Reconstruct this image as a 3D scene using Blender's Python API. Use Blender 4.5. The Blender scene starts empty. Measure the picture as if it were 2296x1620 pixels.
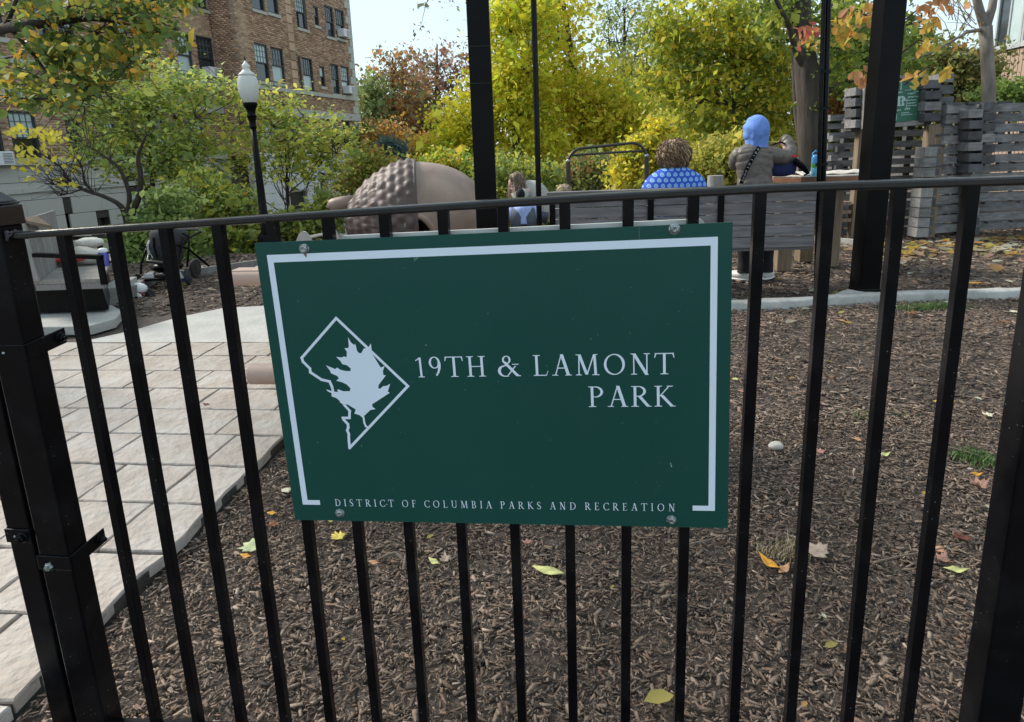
import bpy, bmesh, math, random
import numpy as np
from mathutils import Vector, Matrix, Quaternion
random.seed(7); RNG = np.random.default_rng(7)
SC = bpy.context.scene
COL = SC.collection
R = math.radians

# ------------------------------------------------------------------ camera
PITCH, ROLL, FPX = 0.2175, -0.0357, 1400.0
FW = Vector((0, math.cos(PITCH), -math.sin(PITCH)))
_r0 = Vector((1, 0, 0)); _u0 = _r0.cross(FW)
RT = math.cos(ROLL) * _r0 + math.sin(ROLL) * _u0
UP = RT.cross(FW)
EYE = Vector((0, 0, 1.45))
cd = bpy.data.cameras.new('camera'); cam = bpy.data.objects.new('camera', cd); COL.objects.link(cam)
cam.matrix_world = Matrix.Translation(EYE) @ Matrix((RT, UP, -FW)).transposed().to_4x4()
cd.sensor_width = 36; cd.lens = 36 * FPX / 2296
cd.shift_x = 0.0; cd.shift_y = -(810 - 647) / 2296
cd.clip_start = 0.05; cd.clip_end = 1500
SC.camera = cam

# ------------------------------------------------------------------ sky, sun, exposure
W = bpy.data.worlds.new("World"); SC.world = W; W.use_nodes = True
SUN_EL, SUN_AZ = R(38), R(-62)        # azimuth measured from +Y towards +X
wn = W.node_tree.nodes; wl = W.node_tree.links
bg = wn['Background']
sky = wn.new('ShaderNodeTexSky'); sky.sky_type = 'NISHITA'; sky.sun_disc = False
sky.sun_elevation = SUN_EL; sky.sun_rotation = SUN_AZ
sky.air_density = 1.0; sky.dust_density = 0.7; sky.ozone_density = 1.0
# thin even high cloud over the blue
wtc = wn.new('ShaderNodeTexCoord'); wno = wn.new('ShaderNodeTexNoise'); wno.inputs['Scale'].default_value = 2.2; wno.inputs['Detail'].default_value = 4
wl.new(wtc.outputs['Generated'], wno.inputs[0])
wmx = wn.new('ShaderNodeMix'); wmx.data_type = 'RGBA'; wmx.inputs[6].default_value = (1.55, 2.15, 2.5, 1); wmx.inputs[7].default_value = (2.25, 2.4, 2.4, 1); wl.new(wno.outputs[0], wmx.inputs[0])
wm2 = wn.new('ShaderNodeMix'); wm2.data_type = 'RGBA'; wm2.inputs[0].default_value = .86; wl.new(sky.outputs[0], wm2.inputs[6]); wl.new(wmx.outputs[2], wm2.inputs[7])
wl.new(wm2.outputs[2], bg.inputs[0]); bg.inputs[1].default_value = 0.15
sd = bpy.data.lights.new('sun', 'SUN'); sun = bpy.data.objects.new('sun', sd); COL.objects.link(sun)
sd.energy = 2.0; sd.angle = R(18); sd.color = (1.0, 0.93, 0.82)
sdir = Vector((math.sin(SUN_AZ) * math.cos(SUN_EL), math.cos(SUN_AZ) * math.cos(SUN_EL), math.sin(SUN_EL)))
sun.rotation_euler = (-sdir).to_track_quat('-Z', 'Y').to_euler()
vs = SC.view_settings; vs.view_transform = 'Standard'; vs.look = 'None'; vs.gamma = 1; vs.use_curve_mapping = False
vs.exposure = 1.45
SC.render.engine = 'CYCLES'

# ------------------------------------------------------------------ measuring helpers
def ray(px, py):
    return FW * FPX + RT * (px - 1148) - UP * (py - 647)
def G(px, py, z=0.0):
    d = ray(px, py); return EYE + d * ((z - EYE.z) / d.z)
def at(px, py, Y):
    d = ray(px, py); return EYE + d * (Y / d.y)
def onplane(px, py, P, n):
    d = ray(px, py); return EYE + d * ((P - EYE).dot(n) / d.dot(n))

# ------------------------------------------------------------------ object helpers
def tag(o, label=None, cat=None, group=None, kind=None):
    if label: o['label'] = label
    if cat: o['category'] = cat
    if group: o['group'] = group
    if kind: o['kind'] = kind
    return o
def thing(name, label, cat, loc=(0, 0, 0), group=None, rotz=0.0):
    o = bpy.data.objects.new(name, None); COL.objects.link(o); o.empty_display_size = .1
    o.location = loc; o.rotation_euler = (0, 0, rotz)
    o.matrix_basis = Matrix.Translation(Vector(loc)) @ Matrix.Rotation(rotz, 4, 'Z')
    return tag(o, label, cat, group)
def world(o):
    return world(o.parent) @ o.matrix_basis if o.parent else o.matrix_basis.copy()
def link(name, me, parent=None, local=None, smooth=False):
    """geometry given in world coordinates is kept in place under its parent"""
    o = bpy.data.objects.new(name, me); COL.objects.link(o)
    if parent is not None:
        o.parent = parent
        if local is None: o.matrix_basis = world(parent).inverted()
        else: o.matrix_basis = local
    elif local is not None: o.matrix_basis = local
    return o
class MB:
    def __init__(s): s.v = []; s.f = []; s.c = None
    def add(s, vs_, fs):
        n = len(s.v); s.v += [tuple(v) for v in vs_]; s.f += [tuple(i + n for i in f) for f in fs]; return s
    def hexa(s, p):  # 8 points bottom 4 ccw, top 4
        return s.add(p, [(0, 3, 2, 1), (4, 5, 6, 7), (0, 1, 5, 4), (1, 2, 6, 5), (2, 3, 7, 6), (3, 0, 4, 7)])
    def box(s, c, sz, rot=None, M=None):
        c = Vector(c); h = Vector(sz) / 2
        pts = [Vector((sx * h.x, sy * h.y, sz_ * h.z)) for sz_ in (-1, 1) for sx, sy in ((-1, -1), (1, -1), (1, 1), (-1, 1))]
        if rot is not None: pts = [rot @ p for p in pts]
        pts = [p + c for p in pts]
        if M is not None: pts = [M @ p for p in pts]
        return s.hexa(pts)
    def beam(s, a, b, w, h, up=(0, 0, 1)):
        a, b = Vector(a), Vector(b); d = (b - a).normalized(); up = Vector(up)
        x = d.cross(up)
        if x.length < 1e-5: x = d.cross(Vector((0, 1, 0)))
        x.normalize(); y = x.cross(d).normalized()
        q = [(-x * w - y * h) / 2, (x * w - y * h) / 2, (x * w + y * h) / 2, (-x * w + y * h) / 2]
        return s.add([a + k for k in q] + [b + k for k in q], [(0, 1, 2, 3), (7, 6, 5, 4), (0, 4, 5, 1), (1, 5, 6, 2), (2, 6, 7, 3), (3, 7, 4, 0)])
    def tube(s, pts, rad, seg=10, cap=True, rx=None, ref=None):
        pts = [Vector(p) for p in pts]; n = len(pts)
        if not hasattr(rad, '__len__'): rad = [rad] * n
        up = Vector(ref) if ref else Vector((0, 0, 1)); X = None; base = len(s.v)
        for i, p in enumerate(pts):
            d = (pts[min(i + 1, n - 1)] - pts[max(i - 1, 0)])
            if d.length < 1e-9: d = Vector((0, 0, 1))
            d.normalize()
            if X is None:
                X = d.cross(up)
                if X.length < 1e-3: X = d.cross(Vector((0.3, 1, 0.1)))
            X = (X - d * X.dot(d)).normalized(); Yv = d.cross(X)
            k = rx[i] if rx is not None else 1.0
            for j in range(seg):
                a = 2 * math.pi * j / seg
                s.v.append(tuple(p + (X * math.cos(a) * k + Yv * math.sin(a)) * rad[i]))
        for i in range(n - 1):
            for j in range(seg):
                a = base + i * seg + j; b = base + i * seg + (j + 1) % seg
                s.f.append((a, b, b + seg, a + seg))
        if cap:
            s.f.append(tuple(base + j for j in range(seg))[::-1]); s.f.append(tuple(base + (n - 1) * seg + j for j in range(seg)))
        return s
    def lathe(s, prof, seg=20, M=None, fn=None):
        base = len(s.v); M = M or Matrix()
        for i, (r_, z) in enumerate(prof):
            for j in range(seg):
                a = 2 * math.pi * j / seg
                k = fn(a, r_, z) if fn else 1.0
                s.v.append(tuple(M @ Vector((r_ * k * math.cos(a), r_ * k * math.sin(a), z))))
        n = len(prof)
        for i in range(n - 1):
            for j in range(seg):
                a = base + i * seg + j; b = base + i * seg + (j + 1) % seg
                s.f.append((a, b, b + seg, a + seg))
        s.f.append(tuple(base + j for j in range(seg))[::-1]); s.f.append(tuple(base + (n - 1) * seg + j for j in range(seg)))
        return s
    def ball(s, c, r_, seg=14, rings=9, fn=None):
        c = Vector(c); r_ = Vector(r_) if hasattr(r_, '__len__') else Vector((r_, r_, r_)); base = len(s.v)
        for i in range(rings + 1):
            t = math.pi * i / rings
            for j in range(seg):
                a = 2 * math.pi * j / seg
                d = Vector((math.sin(t) * math.cos(a), math.sin(t) * math.sin(a), math.cos(t)))
                k = fn(d) if fn else 1.0
                s.v.append(tuple(c + Vector((d.x * r_.x, d.y * r_.y, d.z * r_.z)) * k))
        for i in range(rings):
            for j in range(seg):
                a = base + i * seg + j; b = base + i * seg + (j + 1) % seg
                s.f.append((a, a + seg, b + seg, b))
        return s
    def prism(s, poly, off):  # poly: list of 3D points (planar), off: extrusion vector
        n = len(poly); off = Vector(off); b = len(s.v)
        s.v += [tuple(Vector(p)) for p in poly] + [tuple(Vector(p) + off) for p in poly]
        s.f.append(tuple(b + i for i in range(n))[::-1]); s.f.append(tuple(b + n + i for i in range(n)))
        for i in range(n):
            j = (i + 1) % n; s.f.append((b + i, b + j, b + n + j, b + n + i))
        return s
    def mesh(s, name, m, smooth=False, tri=False):
        me = bpy.data.meshes.new(name); me.from_pydata(s.v, [], s.f); me.materials.append(m)
        bm = bmesh.new(); bm.from_mesh(me)
        bmesh.ops.recalc_face_normals(bm, faces=bm.faces)
        if tri: bmesh.ops.triangulate(bm, faces=bm.faces)
        bm.to_mesh(me); bm.free()
        if smooth: me.polygons.foreach_set('use_smooth', [True] * len(me.polygons))
        return me
    def build(s, name, m, parent=None, smooth=False, tri=False, bevel=0, label=None):
        o = link(name, s.mesh(name, m, smooth, tri), parent)
        if bevel:
            b = o.modifiers.new('bevel', 'BEVEL'); b.width = bevel; b.segments = 2; b.limit_method = 'ANGLE'; b.angle_limit = R(40)
        if smooth and not bevel and len(s.f) < 4000 and smooth != 'full':
            e = o.modifiers.new('edges', 'EDGE_SPLIT'); e.split_angle = R(50)
        if label: o['label'] = label
        return o
def np_mesh(name, V, F, m, colors=None, smooth=False):
    """V (n,3) float, F (k,3|4) int, colors (n,3)"""
    me = bpy.data.meshes.new(name); n, k = len(V), F.shape[1]
    me.vertices.add(n); me.vertices.foreach_set('co', np.ascontiguousarray(V, dtype=np.float32).ravel())
    me.loops.add(F.size); me.loops.foreach_set('vertex_index', np.ascontiguousarray(F, dtype=np.int32).ravel())
    me.polygons.add(len(F)); me.polygons.foreach_set('loop_start', np.arange(0, F.size, k, dtype=np.int32))
    me.update(calc_edges=True)
    if colors is not None:
        a = me.color_attributes.new('Col', 'FLOAT_COLOR', 'POINT')
        c = np.ones((n, 4), dtype=np.float32); c[:, :3] = colors; a.data.foreach_set('color', c.ravel())
    if smooth: me.polygons.foreach_set('use_smooth', np.ones(len(F), dtype=bool))
    me.materials.append(m); me.validate()
    return me
def scatter(T, TF, pos, rot, scl, cols):
    """copies of template T (t,3) with faces TF; rot (n,3,3), scl (n,3), cols (n,3)"""
    n, t = len(pos), len(T)
    V = T[None] * scl[:, None, :]
    V = np.einsum('nij,ntj->nti', rot, V) + pos[:, None, :]
    F = TF[None] + (np.arange(n) * t)[:, None, None]
    return V.reshape(-1, 3), F.reshape(-1, TF.shape[1]), np.repeat(cols, t, axis=0)
def rotmats(yaw, tilt, tdir, spin=None):
    c, s = np.cos(yaw), np.sin(yaw); z = np.zeros_like(c); o = np.ones_like(c)
    Rz = np.stack([np.stack([c, -s, z], -1), np.stack([s, c, z], -1), np.stack([z, z, o], -1)], -2)
    ax = np.stack([np.cos(tdir), np.sin(tdir), z], -1); ct, st = np.cos(tilt), np.sin(tilt)
    K = np.zeros((len(yaw), 3, 3)); K[:, 0, 2] = ax[:, 1]; K[:, 1, 2] = -ax[:, 0]; K[:, 2, 0] = -ax[:, 1]; K[:, 2, 1] = ax[:, 0]
    Rt = np.eye(3)[None] + st[:, None, None] * K + (1 - ct)[:, None, None] * (K @ K)
    return Rt @ Rz

# ------------------------------------------------------------------ materials
def mat(name, col, rough=.6, var=.15, scale=8, bump=0.0, bscale=40, metal=0.0, spec=.5, objvar=0.0, stretch=None, col2=None, attr=False, transl=0.0, coat=0.0, rvar=0.0, detail=6, speck=0.0):
    m = bpy.data.materials.new(name); m.use_nodes = True; nt = m.node_tree; N = nt.nodes; L = nt.links
    b = N['Principled BSDF']; out = N['Material Output']
    b.inputs['Roughness'].default_value = rough; b.inputs['Metallic'].default_value = metal
    b.inputs['Specular IOR Level'].default_value = spec; b.inputs['Coat Weight'].default_value = coat
    tc = N.new('ShaderNodeTexCoord'); src = tc.outputs['Object']
    if stretch:
        mp = N.new('ShaderNodeMapping'); mp.inputs['Scale'].default_value = stretch; L.new(src, mp.inputs[0]); src = mp.outputs[0]
    no = N.new('ShaderNodeTexNoise'); no.inputs['Scale'].default_value = scale; no.inputs['Detail'].default_value = detail; L.new(src, no.inputs[0])
    if objvar:   # shift the pattern per object so alike pieces differ
        oi = N.new('ShaderNodeObjectInfo'); vm = N.new('ShaderNodeVectorMath'); vm.operation = 'ADD'
        mu = N.new('ShaderNodeMath'); mu.operation = 'MULTIPLY'; mu.inputs[1].default_value = 37; L.new(oi.outputs['Random'], mu.inputs[0])
        L.new(src, vm.inputs[0]); L.new(mu.outputs[0], vm.inputs[1]); L.new(vm.outputs[0], no.inputs[0]); src = vm.outputs[0]
    rp = N.new('ShaderNodeMapRange'); rp.inputs[1].default_value = .3; rp.inputs[2].default_value = .7
    L.new(no.outputs[0], rp.inputs[0])
    if attr:
        at_ = N.new('ShaderNodeAttribute'); at_.attribute_name = 'Col'; basec = at_.outputs['Color']
    elif col2:
        mx = N.new('ShaderNodeMix'); mx.data_type = 'RGBA'; mx.inputs[6].default_value = (*col, 1); mx.inputs[7].default_value = (*col2, 1)
        L.new(rp.outputs[0], mx.inputs[0]); basec = mx.outputs[2]
    else:
        rg = N.new('ShaderNodeRGB'); rg.outputs[0].default_value = (*col, 1); basec = rg.outputs[0]
    hs = N.new('ShaderNodeHueSaturation'); L.new(basec, hs.inputs['Color'])
    v = N.new('ShaderNodeMapRange'); v.inputs[3].default_value = 1 - var; v.inputs[4].default_value = 1 + var; L.new(rp.outputs[0], v.inputs[0])
    val = v.outputs[0]
    if objvar:
        ov = N.new('ShaderNodeMapRange'); ov.inputs[3].default_value = 1 - objvar; ov.inputs[4].default_value = 1 + objvar; L.new(oi.outputs['Random'], ov.inputs[0])
        mm = N.new('ShaderNodeMath'); mm.operation = 'MULTIPLY'; L.new(val, mm.inputs[0]); L.new(ov.outputs[0], mm.inputs[1]); val = mm.outputs[0]
    L.new(val, hs.inputs['Value']); L.new(hs.outputs[0], b.inputs['Base Color'])
    if speck:   # dust specks and thin smears on paint
        vo = N.new('ShaderNodeTexVoronoi'); vo.inputs['Scale'].default_value = 75; L.new(src, vo.inputs[0])
        lt = N.new('ShaderNodeMath'); lt.operation = 'LESS_THAN'; lt.inputs[1].default_value = .075; L.new(vo.outputs['Distance'], lt.inputs[0])
        nb = N.new('ShaderNodeTexNoise'); nb.inputs['Scale'].default_value = 9; L.new(src, nb.inputs[0])
        gt = N.new('ShaderNodeMapRange'); gt.inputs[1].default_value = .50; gt.inputs[2].default_value = .62; L.new(nb.outputs[0], gt.inputs[0])
        mu2 = N.new('ShaderNodeMath'); mu2.operation = 'MULTIPLY'; L.new(lt.outputs[0], mu2.inputs[0]); L.new(gt.outputs[0], mu2.inputs[1])
        mu3 = N.new('ShaderNodeMath'); mu3.operation = 'MULTIPLY'; mu3.inputs[1].default_value = speck; L.new(mu2.outputs[0], mu3.inputs[0])
        ad = N.new('ShaderNodeMath'); ad.operation = 'MULTIPLY_ADD'; ad.inputs[1].default_value = speck * .02; L.new(gt.outputs[0], ad.inputs[0]); L.new(mu3.outputs[0], ad.inputs[2])
        mxs = N.new('ShaderNodeMix'); mxs.data_type = 'RGBA'; mxs.inputs[7].default_value = (.55, .55, .52, 1); L.new(ad.outputs[0], mxs.inputs[0]); L.new(hs.outputs[0], mxs.inputs[6]); L.new(mxs.outputs[2], b.inputs['Base Color'])
    if rvar:
        rr = N.new('ShaderNodeMapRange'); rr.inputs[3].default_value = max(.02, rough - rvar); rr.inputs[4].default_value = rough + rvar
        n3 = N.new('ShaderNodeTexNoise'); n3.inputs['Scale'].default_value = scale * 3; L.new(src, n3.inputs[0]); L.new(n3.outputs[0], rr.inputs[0]); L.new(rr.outputs[0], b.inputs['Roughness'])
    if bump:
        n2 = N.new('ShaderNodeTexNoise'); n2.inputs['Scale'].default_value = bscale; n2.inputs['Detail'].default_value = 5; L.new(src, n2.inputs[0])
        bp = N.new('ShaderNodeBump'); bp.inputs['Strength'].default_value = min(1, bump); bp.inputs['Distance'].default_value = .01 * max(1, bump); L.new(n2.outputs[0], bp.inputs['Height']); L.new(bp.outputs[0], b.inputs['Normal'])
    if transl:
        tr = N.new('ShaderNodeBsdfTranslucent'); L.new(hs.outputs[0], tr.inputs[0]); ms = N.new('ShaderNodeMixShader'); ms.inputs[0].default_value = transl
        L.new(b.outputs[0], ms.inputs[1]); L.new(tr.outputs[0], ms.inputs[2]); L.new(ms.outputs[0], out.inputs[0])
    m['_b'] = 1
    return m
M = {}
M['black'] = mat('black_gloss_paint', (.0035, .0038, .0052), .22, .3, 14, .02, 30, spec=.16, rvar=.05, speck=.30)
M['blackflat'] = mat('black_satin_paint', (.0035, .0036, .0042), .30, .3, 6, .02, 30, spec=.10)
M['blackrail'] = mat('worn_glossy_black_paint', (.005, .0052, .006), .24, .3, 14, .03, 30, spec=.6, rvar=.08, speck=.2)
M['weld'] = mat('painted_weld_bead', (.1, .1, .11), .3, .5, 60, 1.0, 220, metal=.3)
M['green'] = mat('sign_green_enamel', (.0065, .068, .056), .3, .05, 2.5, .02, 60, spec=.36, speck=.10)
M['white'] = mat('sign_white_vinyl', (.74, .85, .97), .35, .03, 3, 0, spec=.4)
M['pale'] = mat('pale_aluminium_board', (.72, .73, .70), .4, .06, 6, .05)
M['screw'] = mat('zinc_screw', (.32, .36, .36), .28, .4, 80, .5, 200, metal=.85)
M['mulch'] = mat('dark_mulch_soil', (.085, .066, .055), .95, .5, 30, 1.0, 90)
M['chips'] = mat('mulch_chip_wood', (.1, .08, .06), .85, .3, 60, .5, 200, attr=True)
M['pave'] = mat('stamped_concrete_stone', (.42, .355, .305), .9, .20, 5, 2.0, 20, objvar=.10, col2=(.36, .335, .31))
M['joint'] = mat('paving_joint', (.05, .043, .037), .95, .3, 30, .8, 80)
M['conc'] = mat('pale_concrete', (.42, .41, .385), .85, .10, 5, .8, 30)
M['kerb'] = mat('kerb_concrete', (.39, .385, .36), .85, .25, 6, .9, 26)
M['limestone'] = mat('limestone_wall', (.52, .51, .475), .85, .16, 1.2, .3, 9, col2=(.36, .365, .31))
M['whitestone'] = mat('pale_painted_stone', (.72, .73, .74), .8, .06, 2, .2, 12)
M['mortar'] = mat('mortar', (.34, .27, .21), .95, .15, 3, .3)
M['brick'] = mat('brown_brick', (.25, .15, .1), .9, .18, 22, .5, 60, attr=True)
M['brick1'] = mat('brown_brick_single', (.42, .29, .195), .9, .18, 22, .5, 60, objvar=.28)
M['glass'] = mat('window_glass', (.02, .03, .035), .06, .2, 1, 0, spec=1.0)
M['winframe'] = mat('dark_window_frame', (.03, .033, .04), .5, .2)
M['curtain'] = mat('pale_window_blind', (.42, .52, .52), .35, .12, 6, 0, stretch=(6, 6, .5), coat=.6)
M['mun'] = mat('muntin_grey', (.10, .13, .14), .5)
M['acwhite'] = mat('air_conditioner_casing', (.68, .69, .70), .5, .06)
M['siding'] = mat('tan_brick_siding', (.36, .26, .2), .9, .15, 30, .3)
M['alum'] = mat('aluminium_window_frame', (.38, .40, .41), .45, .08)
M['woodgrey'] = mat('weathered_grey_timber', (.20, .195, .195), .85, .35, 5, .6, 30, stretch=(1, 6, 6), objvar=.22)
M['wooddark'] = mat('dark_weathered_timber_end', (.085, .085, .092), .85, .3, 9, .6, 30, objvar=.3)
M['woodpale'] = mat('pale_weathered_plank', (.25, .24, .23), .85, .2, 6, .6, 30, stretch=(6, 6, 1), objvar=.15)
M['woodseat'] = mat('pale_weathered_seat_plank', (.28, .26, .235), .85, .2, 6, .6, 30, stretch=(6, 1, 6), objvar=.15)
M['woodtan'] = mat('tan_timber_post', (.20, .14, .085), .85, .25, 6, .5, 30, stretch=(7, 7, .6), col2=(.20, .155, .11))
M['woodred'] = mat('reddish_wood_table_edge', (.22, .10, .055), .8, .25, 6, .5, 30)
M['benchwood'] = mat('grey_bench_plank', (.17, .16, .165), .8, .35, 4, .5, 40, stretch=(.7, 8, 8), objvar=.12)
M['tanplastic'] = mat('tan_plastic_lumber', (.44, .31, .25), .55, .08, 5, .15, 60, objvar=.03)
M['acornnut'] = mat('acorn_shell_tan', (.24, .165, .125), .5, .14, 3, .15, 40, col2=(.31, .22, .17))
M['acorncap'] = mat('acorn_cap_mauve_brown', (.105, .070, .062), .55, .30, 4, .15, 50)
M['bark'] = mat('grey_brown_bark', (.07, .057, .048), .95, .35, 7, 1.0, 28, stretch=(1, 1, .25))
M['barkdark'] = mat('dark_bark', (.035, .027, .022), .95, .3, 12, .8, 50)
M['barkpale'] = mat('pale_grey_bark', (.20, .175, .15), .9, .35, 7, 1.0, 22, stretch=(1, 1, .35))
M['leaf'] = mat('leaf', (.1, .15, .03), .5, .12, 6, 0, attr=True, transl=.5, spec=.3)
M['grass'] = mat('grass_blade', (.09, .15, .04), .6, .2, 6, 0, attr=True, transl=.3)
M['terrain'] = mat('far_ground_cover', (.10, .10, .05), .95, .4, .8, .6, 4, col2=(.13, .09, .05))
M['globe'] = mat('frosted_lamp_globe', (.72, .74, .72), .25, .06, 4, 0, spec=.6, transl=.3)
M['graymetal'] = mat('bronze_grey_tube', (.045, .04, .036), .35, .15, 6, 0, metal=.3)
M['whiteplastic'] = mat('white_plastic', (.75, .76, .77), .4, .04)
M['cloth_grey'] = mat('charcoal_stroller_cloth', (.035, .036, .042), .85, .2, 20, .4, 200)
M['rubber'] = mat('tyre_rubber', (.03, .03, .03), .8, .2)
M['red'] = mat('red_plastic', (.55, .03, .03), .45, .1)
M['maroon'] = mat('dark_red_paint', (.13, .01, .02), .4, .1)
M['cream'] = mat('cream_canvas', (.50, .47, .42), .9, .12, 9, .8, 26)
M['blueplastic'] = mat('periwinkle_plastic', (.12, .13, .52), .4, .05)
M['skin'] = mat('skin', (.42, .25, .18), .55, .06, 8)
M['skinpale'] = mat('light_skin', (.55, .36, .28), .55, .06, 8)
M['hoodblue'] = mat('sky_blue_hood_fabric', (.14, .27, .66), .85, .12, 14, 1.6, 11)
M['puffer'] = mat('taupe_quilted_nylon', (.135, .115, .10), .48, .16, 14, 1.4, 16)
M['pants'] = mat('black_trousers', (.008, .008, .012), .85, .2)
M['sneaker'] = mat('white_sneaker', (.66, .65, .62), .55, .08, 20, .2)
M['navy'] = mat('navy_bag_fabric', (.008, .02, .10), .7, .2, 12, .4)
M['hairbrown'] = mat('brown_blonde_hair', (.16, .10, .06), .45, .35, 5, 0, attr=True, spec=.4)
M['hairlight'] = mat('light_brown_hair', (.17, .115, .075), .5, .3, 5, 0, attr=True, spec=.4)
M['blackcap'] = mat('black_knit', (.004, .004, .006), .9, .2)
M['paleblue'] = mat('pale_blue_fleece', (.36, .46, .78), .9, .1, 18, .4)
M['jeans'] = mat('grey_denim', (.075, .09, .115), .85, .2, 14, .4)
M['beigeknit'] = mat('pale_grey_knit', (.38, .37, .33), .9, .1, 20, .5)
M['signgreen2'] = mat('garden_sign_green', (.03, .14, .085), .6, .08, 5)
M['letterpale'] = mat('pale_green_lettering', (.42, .60, .58), .6, .05)
M['bottleblue'] = mat('sky_blue_bottle', (.08, .35, .72), .35, .05)
M['bottlegreen'] = mat('green_bottle_band', (.08, .38, .10), .4, .05)
M['rock'] = mat('pale_river_rock', (.52, .48, .41), .8, .15, 9, .3)
M['twig'] = mat('grey_brown_twig', (.17, .13, .10), .9, .3, 30, .5)
M['stuffwhite'] = M['sneaker']
# ------------------------------------------------------------------ fence and sign (nearest things)
FT = R(-7.48); FD = Vector((math.cos(FT), math.sin(FT), 0)); FN = Vector((-math.sin(FT), math.cos(FT), 0)); FO = Vector((0, 1.18, 0))
ZR, SLOPE, STEP, U0 = 1.358, .0339, .1158, -.9377
def FP(u, z, n=0.0): return FO + FD * u + FN * n + Vector((0, 0, z))
def bow(u): return -.0035 * max(0, (-u - .35) / .65) ** 1.5 + .0035 * math.exp(-((u - .05) / .5) ** 2) - (.008 * max(0, (u - .5) / .3) if u > .5 else 0)
def railz(u): return ZR + SLOPE * u + bow(u)
fence = thing('iron_fence', 'black iron picket fence in front of the mulched playground', 'fence', FP(0, 0))
us = [-1.06 + i * (2.06 / 24) for i in range(25)]
mb = MB()
for i, u in enumerate(us):
    z = railz(u); w = .0125
    mb.v += [tuple(FP(u, z, -w)), tuple(FP(u, z, w + .006)), tuple(FP(u, z - .0155, w + .006)), tuple(FP(u, z - .0155, -w))]
for i in range(24):
    for j in range(4):
        a = i * 4 + j; b = i * 4 + (j + 1) % 4; mb.f.append((a, b, b + 4, a + 4))
mb.f += [(0, 1, 2, 3), (99, 98, 97, 96)]
mb.build('top_rail', M['blackrail'], fence, bevel=.0042)
MB().beam(FP(-1.06, .055), FP(1.0, .17), .03, .026).build('bottom_rail', M['black'], fence, bevel=.002)
MB().beam(FP(-3.2, .1), FP(-1.6, .1), .03, .026).build('bottom_rail', M['black'], fence, bevel=.002)
MB().beam(FP(-3.2, 1.28), FP(-1.6, 1.30), .03, .026).build('top_rail', M['black'], fence, bevel=.002)
MB().beam(FP(1.06, railz(1.0) - .013), FP(3.0, railz(1.0) + .05), .031, .026).build('top_rail', M['black'], fence, bevel=.002)
MB().beam(FP(1.06, .17), FP(3.0, .23), .03, .026).build('bottom_rail', M['black'], fence, bevel=.002)
def picket(u, z0, z1):
    w = .0102
    return MB().hexa([FP(u + a * w, z, b * w) for z in (z0, z1) for a, b in ((-1, -1), (1, -1), (1, 1), (-1, 1))]).build('picket', M['black'], fence, bevel=.0015)
for i in range(16): picket(U0 + STEP * i, .03, railz(U0 + STEP * i) - .014)
for i in range(12): picket(-3.1 + i * .1158, .03, 1.27)
for i in range(15): picket(1.16 + i * .1158, .03, railz(1.0) - .02 + .026 * i * .1158)
def sqpost(name, u, n, w, d, z1, parent, m='black'):
    return MB().hexa([FP(u + a * w / 2, z, n + b * d / 2) for z in (0, z1) for a, b in ((-1, -1), (1, -1), (1, 1), (-1, 1))]).build(name, M[m], parent, bevel=.004)
# left end post with cap
UA = -1.095; zpa = 1.335
pA = thing('fence_post', 'black square fence post with a ridged cap where the top rail is welded on', 'fence post', FP(UA, 0))
sqpost('post_shaft', UA, 0, .078, .056, zpa, pA)
def ringed(z0, z1, e0, e1, u=UA, w=.078, d=.056):
    return MB().hexa([FP(u + a * (w / 2 + e), z, b * (d / 2 + e)) for z, e in ((z0, e0), (z1, e1)) for a, b in ((-1, -1), (1, -1), (1, 1), (-1, 1))])
c = ringed(zpa - .002, zpa + .040, .005, .0045)
c.add(*(lambda m_: (m_.v, m_.f))(ringed(zpa + .041, zpa + .046, .0025, .0025)))
c.add(*(lambda m_: (m_.v, m_.f))(ringed(zpa + .047, zpa + .068, .001, -.017)))
c.build('post_cap', M['blackrail'], pA, bevel=.003)
wb = MB()
for k in range(70):
    t = random.random(); wb.ball(FP(-1.056 + .022 * t ** 1.5, railz(-1.04) - random.random() * .018 * (1 - .3 * t) + .002, -.014 - .003 * random.random() + .02 * random.random() * (1 if t > .3 else 0)), .0016 + random.random() * .0028, 6, 4)
wb.build('weld_bead', M['weld'], pA, smooth=True)
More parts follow.
